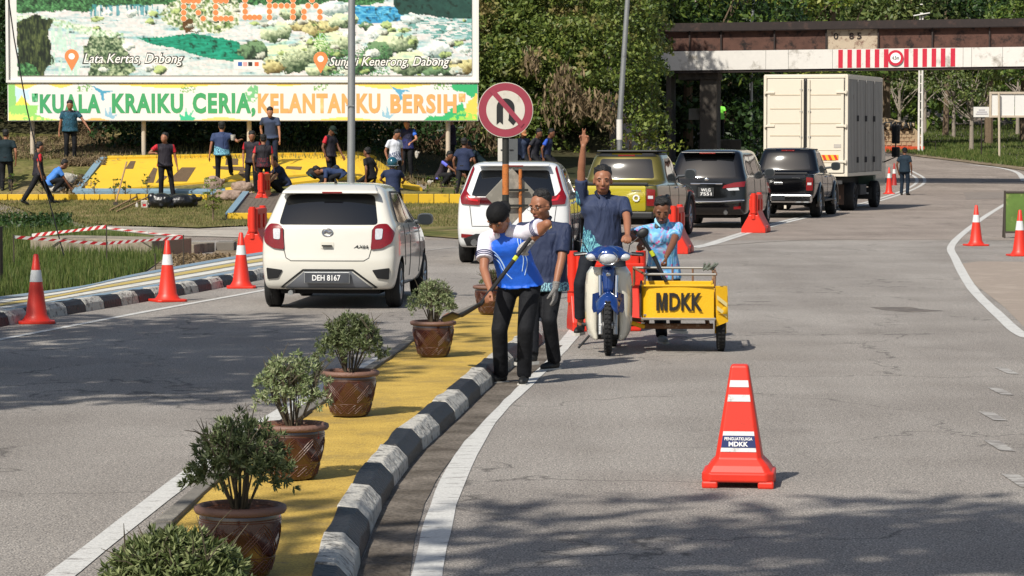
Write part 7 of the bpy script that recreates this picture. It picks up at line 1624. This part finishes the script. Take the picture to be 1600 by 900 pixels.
t=thing('slogan_bed','sloping bright yellow concrete board with missing letters and grey blue border','yellow board',(0,0,0))
quad_on_slope('yellow_slab',[(124,303),(652,297),(588,252),(168,253)],.07,YB,t)
quad_on_slope('border',[(113,305),(124,304),(168,252),(161,251)],.11,BG,t,2,8); quad_on_slope('border',[(113,306),(352,306),(352,302),(118,301.5)],.12,BG,t,20,1); quad_on_slope('border',[(352,304),(660,300),(655,296),(352,300)],.11,YB,t,20,1); quad_on_slope('upper_lip',[(168,253),(588,252),(584,249),(168,250)],.12,YB,t,20,1)
for px in ([(226,290),(240,290),(246,268),(240,266)],[(243,290),(252,290),(262,280),(252,278)],[(262,288),(292,288),(306,266),(284,266)],[(334,268),(386,272),(380,265),(332,264)],[(372,276),(386,286),(388,276),(376,270)],[(446,268),(470,270),(472,265),(448,264)],[(352,262),(372,262),(372,252),(354,252)],[(400,290),(430,290),(436,272),(410,272)],[(196,268),(208,268),(212,256),(204,256)]): quad_on_slope('missing_letter_patch',px,.078,BR_,t,3,3,.004)
t=thing('planting_kerb','low yellow kerb along the planting strip below the slogan board','kerb',(0,0,0)); 
def kerbrun(pxs,h,wd,m,name,z0=.0):
    pts=[hit(*p) for p in pxs]
    for a,b in zip(pts,pts[1:]):
        n_=Vector((0,1,0)); mb=MB(); V=[p+Vector((0,q,z_)) for p in(a+Vector((.01,0,0)),b-Vector((.01,0,0))) for q in(0,wd) for z_ in(-.1,h)]; mb.add([tuple(v) for v in V],[(0,1,3,2),(4,6,7,5),(0,4,5,1),(2,3,7,6),(0,2,6,4),(1,5,7,3)]); mb.build(name,m,t,bevel=.01)
kerbrun([(x,314) for x in range(-60,345,24)],.17,.16,YB,'kerb_segment'); kerbrun([(x,319) for x in range(606,756,24)],.26,.16,YB,'kerb_segment')
# paving platform
t=thing('paved_platform','platform of grey brick paving with yellow and blue edges below the board','paving',(0,0,0)); BRK=mat('paving_brick','#6c6259',.9,var=.25,scale=4,bump=.4,dirt=('#4e4640',.55))
a=hit(352,344);b=hit(600,346); z0=a.z+.13; y1_=a.y+4.6
zt_=lambda y: z0-.02+max(0,y-a.y)*.095
mb=MB(); mb.add([(x,y,zt_(y)-q) for x in(a.x,b.x) for y in(a.y+.1,y1_) for q in(.25,.0)],[(0,1,3,2),(4,6,7,5),(0,4,5,1),(2,3,7,6),(0,2,6,4),(1,5,7,3)]); mb.build('platform_base',mat('mortar','#3c3732',.9),t)
mb=MB(); nx=int((b.x-a.x-.3)/.21)
for i in range(nx):
    for j in range(int((y1_-a.y-.3)/.125)): y=a.y+.3+j*.125; mb.box((a.x+.3+i*.21+(j%2)*.1,y,zt_(y)+rnd.uniform(-.004,.006)),(.19,.105,.03))
tag(mb.build('bricks',BRK,t),kind='stuff')
MB().box(((a.x+b.x)/2+.05,a.y+.07,z0-.07),(b.x-a.x,.16,.22)).build('yellow_edge',YB,t,bevel=.01); mb=MB(); mb.add([(x,y,zt_(y)+q) for x in(a.x-.01,a.x+.15) for y in(a.y+.16,y1_) for q in(-.2,.05)],[(0,1,3,2),(4,6,7,5),(0,4,5,1),(2,3,7,6),(0,2,6,4),(1,5,7,3)]); mb.build('blue_edge',BG,t)
# column bush and little plants
b0=hit(333,346); tree('column_bush','bright green bush growing like a column beside the paving','%s'and b0,1.0,(0,0,.62,.26,.22,.5),2600,.055,LM_yel,71,cat='bush',lumps=34,trunk=.02,lr=(.2,.4),asp=.6)
for i,(px,lab) in enumerate(((18,'sprig at the far left of the planting strip'),(66,'sprig planted just right of the striding person'),(148,'sprig planted left of the leaning broom handle'),(178,'sprig planted beside the black plastic scraps'),(196,'sprig planted just right of the broom handle'),(230,'sprig planted left of the black rubbish bags'),(690,'left sprig of the planting strip beside the white SUV'),(712,'middle sprig of the planting strip beside the white SUV'),(736,'sprig of the planting strip nearest the white SUV'),(668,'sprig above the driver mirror of the hatchback'))):
    b0=hit(px,311 if px<600 else 316); tree('sprig','small leafy '+lab,b0,.4,(0,0,.42,.14,.1,.26),2300,.07,LM_mid,80+i,cat='sprig',group='young plants in the planting strip',lumps=9,trunk=.012,lr=(.2,.4))
# bags, sacks, litter, tools
def sack(name,label,loc,r,m,seed,rz=0,cat='sack'):
    t=thing(name,label,cat,loc,rz); rr=random.Random(seed); mb=MB(); mb.ell((0,0,r[2]*.8),r,None,18)
    for i in range(16): a=rr.uniform(0,6.28); mb.ell((r[0]*.75*math.cos(a),r[1]*.7*math.sin(a),r[2]*rr.uniform(.4,1.35)),(r[0]*rr.uniform(.2,.42),r[1]*rr.uniform(.2,.4),r[2]*rr.uniform(.25,.5)),Matrix.Rotation(rr.uniform(-.6,.6),4,'Y'),10)
    mb.ell((r[0]*1.0,0,r[2]*1.1),(r[0]*.3,r[1]*.25,r[2]*.3),None,10); blob(mb,'bag',m,t,.02,1); 
    mb=MB(); mb.tube([(r[0]*1.1,0,r[2]*1.1),(r[0]*1.25,.02,r[2]*1.35)],[.02,.04],8); mb.build('tied_neck',m,t); return t
BAGB=mat('black_bin_bag','#111113',.34,var=.2,bump=1.4,bscale=7,spec=.6); SACK=mat('woven_sack','#8f7a6c',.8,var=.15,bump=2,bscale=9,dirt=('#b7a698',.58),dscale=6); PLSW=mat('crumpled_white_plastic','#aaa59b',.5,var=.2,bump=2,bscale=12)
sack('rubbish_bag','shiny black rubbish bag left of two on the lawn',hit(252,326),(.32,.25,.22),BAGB,1,0,'rubbish bag'); sack('rubbish_bag','long shiny black rubbish bag right of two on the lawn',hit(284,325),(.40,.25,.2),BAGB,2,.2,'rubbish bag')
b0=hit(364,318); b0.z=z0+.02; sack('sack','long beige sack lying at the edge of the paving',hit(362,314),(.42,.22,.16),SACK,3,.1); sack('sack','beige sack standing against the yellow board below the broad man',hit(333,300),(.24,.2,.24),SACK,4,.3); sack('sack','beige sack lying behind the long one on the paving',hit(378,301),(.3,.2,.17),SACK,5,-.2); sack('sack','pale sack on the slope behind the crouching blue shirt',hit(104,291),(.28,.2,.2),PLSW,6,.8); sack('litter_bag','crumpled white plastic beside the crouching blue shirt',hit(84,302),(.22,.18,.12),PLSW,7,.1,'plastic bag'); sack('litter_bag','small white bag on the ground before the lilac sleeve',hit(671,290),(.07,.06,.09),PLSW,8,0,'plastic bag'); 
p=hit(637,277); t=sack('carrier_bag','small white bag hanging from the hand of the blue sleeved person',PD(651,247,p.y-.35),(.05,.04,.12),PLSW,9,0,'plastic bag')
p=hit(347,291); t=thing('cup','white cup held out by the broad man in navy','cup',PD(364,215,p.y-.1)); MB().lathe([(0,-.07),(.05,-.07),(.07,.07),(.06,.075),(0,.06)],n=16).build('cup_body',PLSW,t,smooth=True)
STK=mat('wood_handle','#9c7d5c',.7,var=.15)
t=thing('broom','wooden broom handle leaning upright against the yellow board','broom',(0,0,0)); p=hit(181,322); MB().tube([p+Vector((0,0,.1)),PD(198,253,p.y+1.2)],.022,8).build('handle',STK,t,smooth=True); MB().box(p+Vector((0,0,.05)),(.12,.06,.1)).build('head',mat('dark_wood','#3a332c'),t)
for i,(a_,b_,lab) in enumerate((((172,331),(216,313),'rear of two brown tool handles lying on the lawn'),((182,333),(236,313),'front of two brown tool handles lying on the lawn'))):
    t=thing('tool_handle',lab,'tool',(0,0,0)); a=hit(*a_)+Vector((0,0,.04)); b=hit(*b_)+Vector((0,0,.12)); MB().tube([a,b],.022,8).build('shaft',STK,t,smooth=True); MB().box(b,(.12,.08,.12),.3).build('tool_head',mat('dark_wood','#3a332c'),t,bevel=.02)
t=thing('white_canister','white canister with a red mark beside the black rubbish bags','canister',hit(226,326)); MB().box((0,0,.11),(.17,.1,.2)).build('canister_body',PLSW,t,bevel=.02); MB().box((0,-.052,.09),(.08,.004,.06)).build('red_mark',TR,t)
for px,lab in((214,'short white bottle left of the canister'),(233,'short white bottle right of the canister')): t=thing('bottle',lab,'bottle',hit(px,325)); MB().lathe([(0,0),(.035,0),(.04,.08),(.015,.12),(.015,.15),(0,.15)],n=12).build('bottle_body',PLSW,t,smooth=True)
# litter stuff on the slope
c=[]
for (px,py,w_,n_) in ((120,290,18,160),(100,300,14,60),(700,262,40,240),(660,280,30,140),(150,240,30,120)):
    for i in range(n_): p=hit(px+rnd.gauss(0,w_*.6),min(312,py+rnd.gauss(0,7))); c.append((p.x,p.y,p.z+rnd.uniform(.02,.12)))
tag(leaves('cut_vegetation',np.array(c),.20,LM_dry,seed=91,aspect=.4),'pale cut vegetation heaped on the slope','cut vegetation',kind='stuff')
# ---- shade trees
shade_tree('broad tree beside the road outside the left of the picture',(-16,17,0),-10.6,18.2,11,4.3,6.2,95,120,105,.36)
shade_tree('tree beside the road at the near left outside the picture',(-13,3,0),-4.3,5.4,11,3.4,.9,96,20,75,.36)
shade_tree('tree by the footpath outside the left of the picture',(-18,27,0),-13.5,27,10,2.6,3.,97,12,70,.36)
# ============================================================ MOTORCYCLE WITH SIDECAR
BLUP=paint('metallic_blue_paint','#173a7c',.3,.2); CRM=paint('aged_cream_plastic','#d6d1c2'); SIL=mat('worn_silver','#a9a9a8',.4,.8,dirt=('#6d675f',.6),dscale=12); SCY=mat('sidecar_yellow','#e0ac12',.5,var=.06,dirt=('#8a6a2a',.68),dscale=5,bump=.15); RST=mat('rusty_pipe','#7c5a42',.8,.2,dirt=('#b5a58f',.55),dscale=14); STEEL=mat('worn_steel','#8d8a84',.5,.6,dirt=('#6b4a34',.6),dscale=8)
o0=P(950,555); mo=thing('motorcycle','blue and cream underbone motorcycle facing the camera with round mirror','motorcycle',o0,R(-3))
def mwheel(parent,x,y,r,w_,nm='wheel',car=False):
    t=thing(nm,None,None,(x,y,r)); t.parent=parent; M=Matrix.Rotation(R(90),4,'Y'); mb=MB()
    n=12; prof=[(r-w_*.75+w_*.5*1.5*math.sin(a)*.999 if 0 else r-w_*.5+w_*.5*math.cos(a),w_*.5*math.sin(a)) for a in [2*math.pi*i/n for i in range(n+1)]]
    mb.lathe(prof,(0,0,0),44,M); mb.build('tyre',TYRE,t,smooth=True,ang=80)
    mb=MB()
    for i in range(40):
        a=6.283*i/40; c=Vector((0,r*math.cos(a),r*math.sin(a)))
        for s in(-1,1): mb.box(c+Vector((s*w_*.2,0,0)),(w_*.3,.02,.010),0,Matrix.Rotation(a-math.pi/2+s*.0,4,'X'))
    tag(mb.build('tread_blocks',TYRE,t),kind='stuff')
    mb=MB(); mb.lathe([(r-w_,-w_*.3),(r-w_*1.15,-w_*.3),(r-w_*1.15,w_*.3),(r-w_,w_*.3)],(0,0,0),36,M); mb.build('rim',CHROME,t,smooth=True)
    mb=MB(); mb.tube([(-.05,0,0),(.05,0,0)],.035,14); 
    for i in range(18):
        a=6.283*i/18; b_=a+(.25 if i%2 else -.25); s=(-1)**i*.03; mb.tube([(s,.03*math.cos(a),.03*math.sin(a)),(0,(r-w_*1.1)*math.cos(b_),(r-w_*1.1)*math.sin(b_))],.0025,4)
    mb.build('hub_and_spokes',SIL,t); return t
mwheel(mo,0,0,.285,.075); mwheel(mo,.03,1.20,.285,.085)
for s in(-1,1):
    MB().tube([(s*.072,-.03,.20),(s*.072,.0,.30),(s*.075,.05,.46)],[.022,.024,.024],12).build('fork_lower',SIL,mo,smooth=True); MB().tube([(s*.075,.05,.45),(s*.08,.13,.75)],.018,10).build('fork_tube',CHROME,mo,smooth=True)
    mb=MB(); mb.tube([(s*.06,0,.285),(s*.085,0,.285)],.03,10); mb.build('axle_nut',SIL,mo,smooth=True)
# leg shields as curved shells
for s in(-1,1):
    mb=MB(); rows=[(.83,.05,.165),(.77,.05,.205),(.66,.05,.22),(.58,.075,.222),(.50,.098,.224),(.40,.106,.222),(.30,.108,.218),(.22,.11,.206),(.15,.10,.170),(.13,.11,.14)]; n=7;V=[]
    for z_,x0,x1 in rows:
        for j in range(n): u=j/(n-1); V.append((s*(x0+(x1-x0)*u),.16+.18*(.82-z_)*.5+.10*u*u-.03*math.sin(u*3.1),z_))
    Fc=[(i*n+j,i*n+j+1,(i+1)*n+j+1,(i+1)*n+j) for i in range(len(rows)-1) for j in range(n-1)]; mb.add(V,Fc); o=mb.build('leg_shield',CRM,mo,smooth=True,ang=80); q=o.modifiers.new('s','SOLIDIFY'); q.thickness=.012; q.offset=0
    mb=MB(); mb.tube([(s*.205,.24,.66),(s*.212,.29,.45),(s*.205,.33,.24),(s*.165,.335,.15)],.008,6); mb.build('shield_edge',CRM,mo,smooth=True)
MB().box((0,.30,.38),(.25,.06,.5)).build('inner_guard',BLACKP,mo,bevel=.02)
mb=MB(); V=[];rows=[(.84,.066,.10),(.80,.072,.085),(.72,.072,.075),(.64,.066,.07),(.58,.07,.06)];n=7
for z_,hw_,y in rows:
    for j in range(n): u=(j/(n-1)-.5)*2; V.append((u*hw_,y+.06*u*u,z_))
mb.add(V,[(i*n+j,i*n+j+1,(i+1)*n+j+1,(i+1)*n+j) for i in range(4) for j in range(n-1)]); o=mb.build('centre_panel',BLUP,mo,smooth=True,ang=80); q=o.modifiers.new('s','SOLIDIFY'); q.thickness=.02
MB().ell((0,.062,.765),(.022,.01,.022),None,12).build('emblem',CHROME,mo,smooth=True)
mb=MB(); V=[];n=9;rows=[]
for i in range(9):
    a=R(36+i*10.5); rr=.33; hw_=.055+.045*math.sin(a)*.9
    for j in range(n): u=(j/(n-1)-.5)*2; V.append((u*hw_*(1.0+.25*(abs(u)>.9)),-.0-rr*math.cos(a)*.62-.02,.30+rr*math.sin(a)*.93-.085*abs(u)**2.2))
mb.add(V,[(i*n+j,i*n+j+1,(i+1)*n+j+1,(i+1)*n+j) for i in range(8) for j in range(n-1)]); o=mb.build('front_mudguard',BLUP,mo,smooth=True,ang=80); q=o.modifiers.new('s','SOLIDIFY'); q.thickness=.01
for s in(-1,1): mb=MB(); mb.add([(s*.09,-.03,.60),(s*.145,.05,.58),(s*.15,.08,.44),(s*.135,.06,.40),(s*.085,.0,.42)],[(0,1,2,3,4)]); o=mb.build('mudguard_side',BLUP,mo); q=o.modifiers.new('s','SOLIDIFY'); q.thickness=.012; q.offset=0
mb=MB(); mb.ell((0,.075,.945),(.215,.10,.062),None,24); mb.ell((0,.02,.94),(.112,.09,.095),None,22); mb.ell((0,.10,.995),(.15,.09,.045),None,18); blob(mb,'headlight_cowl',BLUP,mo,.010,4)
def lens(x,z_,rx,rz_,m,name,y=-.045,dy=.03): mb=MB(); mb.ell((x,y+dy,z_),(rx,dy*1.5,rz_),None,24); return mb.build(name,m,mo,smooth=True)
lens(0,.925,.084,.062,LENSC,'headlight',-.06,.035); mb=MB(); mb.tube([(.087*math.cos(6.283*i/30),-.045,.925+.065*math.sin(6.283*i/30)) for i in range(31)],.006,6); mb.build('headlight_ring',CHROME,mo,smooth=True)
for s in(-1,1): lens(s*.155,.93,.055,.036,LENSC,'indicator_lens',.005,.03)
for s in(-1,1):
    mb=MB(); mb.tube([(s*.12,.16,.96),(s*.2,.18,.955),(s*.30,.22,.95)],.012,10); mb.build('handlebar',CHROME,mo,smooth=True); MB().tube([(s*.22,.19,.955),(s*.33,.235,.95)],.019,12).build('grip',BLACKP,mo,smooth=True)
    mb=MB(); mb.tube([(s*.16,.10,.965),(s*.24,.12,.955),(s*.32,.16,.945)],.006,6); mb.build('brake_lever',SIL,mo,smooth=True)
MB().tube([(.19,.15,.97),(.20,.15,1.04),(.27,.16,1.10),(.31,.17,1.14)],.006,6).build('mirror_stem',BLACKP,mo,smooth=True); mb=MB(); mb.ell((.325,.17,1.155),(.062,.03,.045),Matrix.Rotation(R(-30),4,'Y'),20); mb.build('mirror',BLACKP,mo,smooth=True)
MB().tube([(-.19,.15,.97),(-.24,.15,1.06),(-.30,.17,1.08)],.006,6).build('mirror_stem',BLACKP,mo,smooth=True)
mb=MB(); mb.ell((0,.85,.75),(.12,.42,.07),None,20); blob(mb,'seat',BLACKP,mo,.015,3); mb=MB(); mb.ell((0,1.1,.6),(.11,.4,.12),None,20); mb.rcone((0,.35,.55),(0,.8,.6),.05,.09); blob(mb,'rear_body',BLUP,mo,.015,3)
mb=MB(); mb.box((0,.62,.33),(.22,.3,.22)); mb.tube([(0,.42,.33),(0,.55,.33)],.07,16); mb.build('engine',SIL,mo,bevel=.02); MB().tube([(.12,.5,.25),(.14,.9,.26),(.15,1.3,.32)],[.02,.035,.04],12).build('exhaust',CHROME,mo,smooth=True)
for s in(-1,1): MB().tube([(s*.1,.68,.24),(s*.27,.68,.25)],.018,10).build('foot_peg',BLACKP,mo,smooth=True)
MB().tube([(-.12,.75,.22),(-.30,.66,.02)],.012,8).build('side_stand',BLACKP,mo,smooth=True)
# sidecar
sc_=thing('sidecar','yellow sidecar cart lettered MDKK with rusty rails beside the motorcycle','sidecar',o0,R(-3))
def SP(mb,c,d): return mb.box(c,d)
x0,x1,zb,zt,y0,y1=.315,1.005,.335,.645,.28,1.45
mb=MB(); n=10; V=[]
for i in range(n+1):
    u=i/n; x=x0+(x1-x0)*u; yb=y0-.02*math.sin(u*3.14)+(.06*(1-u/.08) if u<.08 else 0); V+=[(x,yb,zb),(x,yb,zt),(x,yb+.02,zt),(x,yb+.02,zb)]
mb.add(V,[(i*4+j,(i+1)*4+j,(i+1)*4+(j+1)%4,i*4+(j+1)%4) for i in range(n) for j in range(4)]+[(0,1,2,3),(n*4,n*4+3,n*4+2,n*4+1)]); mb.build('front_panel',SCY,sc_,smooth=True,ang=40)
LT=mat('black_lettering','#15130f',.6,dirt=('#7a5a20',.74),dscale=18); text('DKK','lettering',LT,sc_,(.737,y0-.032,.495),.315,.17,bold=.03,ext=.003)
mb=MB(); u=.455; mb.prism([(u,.41),(u,.58),(u+.036,.58),(u+.053,.47),(u+.070,.58),(u+.106,.58),(u+.106,.41),(u+.078,.41),(u+.078,.53),(u+.062,.41),(u+.044,.41),(u+.028,.53),(u+.028,.41)],'y',y0-.035,y0-.031); mb.build('lettering',LT,sc_)
MB().box((x0-.012,.86,(zb+zt)/2),(.02,1.15,zt-zb-.01)).build('side_panel',mat('dark_panel','#2a2119',.8,dirt=('#5a3a20',.5)),sc_,bevel=.004); MB().box((x1-.0,.9,(zb+zt)/2),(.02,1.1,zt-zb-.01)).build('side_panel',SCY,sc_,bevel=.004); MB().box(((x0+x1)/2,y1,(zb+zt)/2),(x1-x0,.02,zt-zb-.02)).build('rear_panel',SCY,sc_,bevel=.004); MB().box(((x0+x1)/2,.87,zb+.03),(x1-x0-.04,1.15,.015)).build('floor_board',STEEL,sc_)
MB().box(((x0+x1)/2+.01,y0-.012,zb-.005),(x1-x0+.02,.045,.022)).build('lower_trim',STEEL,sc_,bevel=.004); MB().box(((x0+x1)/2,y0-.01,zt+.004),(x1-x0,.035,.016)).build('upper_trim',SCY,sc_,bevel=.003)
mb=MB(); pts=[(x0+.03,y0+.03,zt+.11),(x1+.02,y0+.03,zt+.11),(x1+.02,y1,zt+.12),(x0-.08,y1,zt+.12),(x0-.08,y0+.35,zt+.16),(x0+.03,y0+.03,zt+.11)]
for a,b_ in zip(pts,pts[1:]): MB().tube([a,b_],.013,8).build('rail',STEEL if a[1]==b_[1] else RST,sc_,smooth=True)
for (x,y,h_) in((x0+.03,y0+.03,.11),(x1+.01,y0+.03,.11),(x1+.01,.9,.12),(x0-.08,.66,.16),(x0-.08,1.0,.15),(x0-.08,1.4,.12),(x1+.01,y1,.12),(x0+.3,y1,.12),(x0+.5,y1,.12)): MB().tube([(x,y,zt-.02),(x,y,zt+h_)],.010,8).build('rail_post',RST,sc_,smooth=True)
mb=MB()
for i in range(7): a=6.283*i/7; mb.tube([(x1-.05+.05*math.cos(a),.75+.05*math.sin(a),zt+.13),(x1-.02+.07*math.cos(a+1),.75+.07*math.sin(a+1),zt+.2)],.012,6)
blob(mb,'coiled_cord',mat('grey_green_cord','#5f665c',.8),sc_,.008,1)
mb=MB(); V=[];n=14
for i in range(n+1):
    a=R(-25+i*190/n); V+=[(x1+.02,.62+.34*math.cos(a),.29+.34*math.sin(a)),(x1+.135,.62+.34*math.cos(a),.29+.34*math.sin(a))]
mb.add(V,[(2*i,2*i+1,2*i+3,2*i+2) for i in range(n)]); o=mb.build('mudguard',SCY,sc_,smooth=True); q=o.modifiers.new('s','SOLIDIFY'); q.thickness=.01
mb=MB(); mb.prism([(.27,zt),(.25,.40),(.27,.27),(.30,.26),(.38,.30),(.38,zt)],'x',x1+.022,x1+.030); 
mb=MB(); mb.add([(x1+.02,y0+.0,zt),(x1+.125,y0+.05,zt-.02),(x1+.14,y0+.06,.30),(x1+.03,y0+.01,.26)],[(0,1,2,3)]); o=mb.build('mudguard_front',SCY,sc_); q=o.modifiers.new('s','SOLIDIFY'); q.thickness=.012
for zz in(.50,.40): mb=MB(); mb.add([(x1+.03,y0-.012,zz+.06),(x1+.128,y0+.038,zz-.02),(x1+.128,y0+.038,zz-.06),(x1+.03,y0-.012,zz+.02)],[(0,1,2,3)]); mb.build('pale_stripe',mat('pale_yellow_stripe','#d8c88a',.6),sc_)
mwheel(sc_,x1+.075,.62,.275,.085)
MB().tube([(x0-.0,y0+.3,.24),(x1-.0,y0+.3,.24)],.028,10).build('axle_beam',RST,sc_,smooth=True); MB().tube([(x0+.05,y0+.25,.245),(x0+.05,y1,.26)],.022,8).build('frame_tube',RST,sc_); MB().tube([(x1-.05,y0+.25,.245),(x1-.05,y1,.26)],.022,8).build('frame_tube',RST,sc_)
MB().tube([(.12,.4,.36),(.22,.42,.28),(x0+.02,.5,.24)],.022,8).build('coupling_arm',SCY,sc_,smooth=True); MB().tube([(.10,.9,.30),(x0+.05,1.0,.26)],.02,8).build('coupling_arm',RST,sc_,smooth=True)
mb=MB(); mb.tube([(.14,.36,.24),(.15,.36,.16),(.16,.37,.12)],.004,5); mb.build('dangling_wire',BLACKP,sc_)
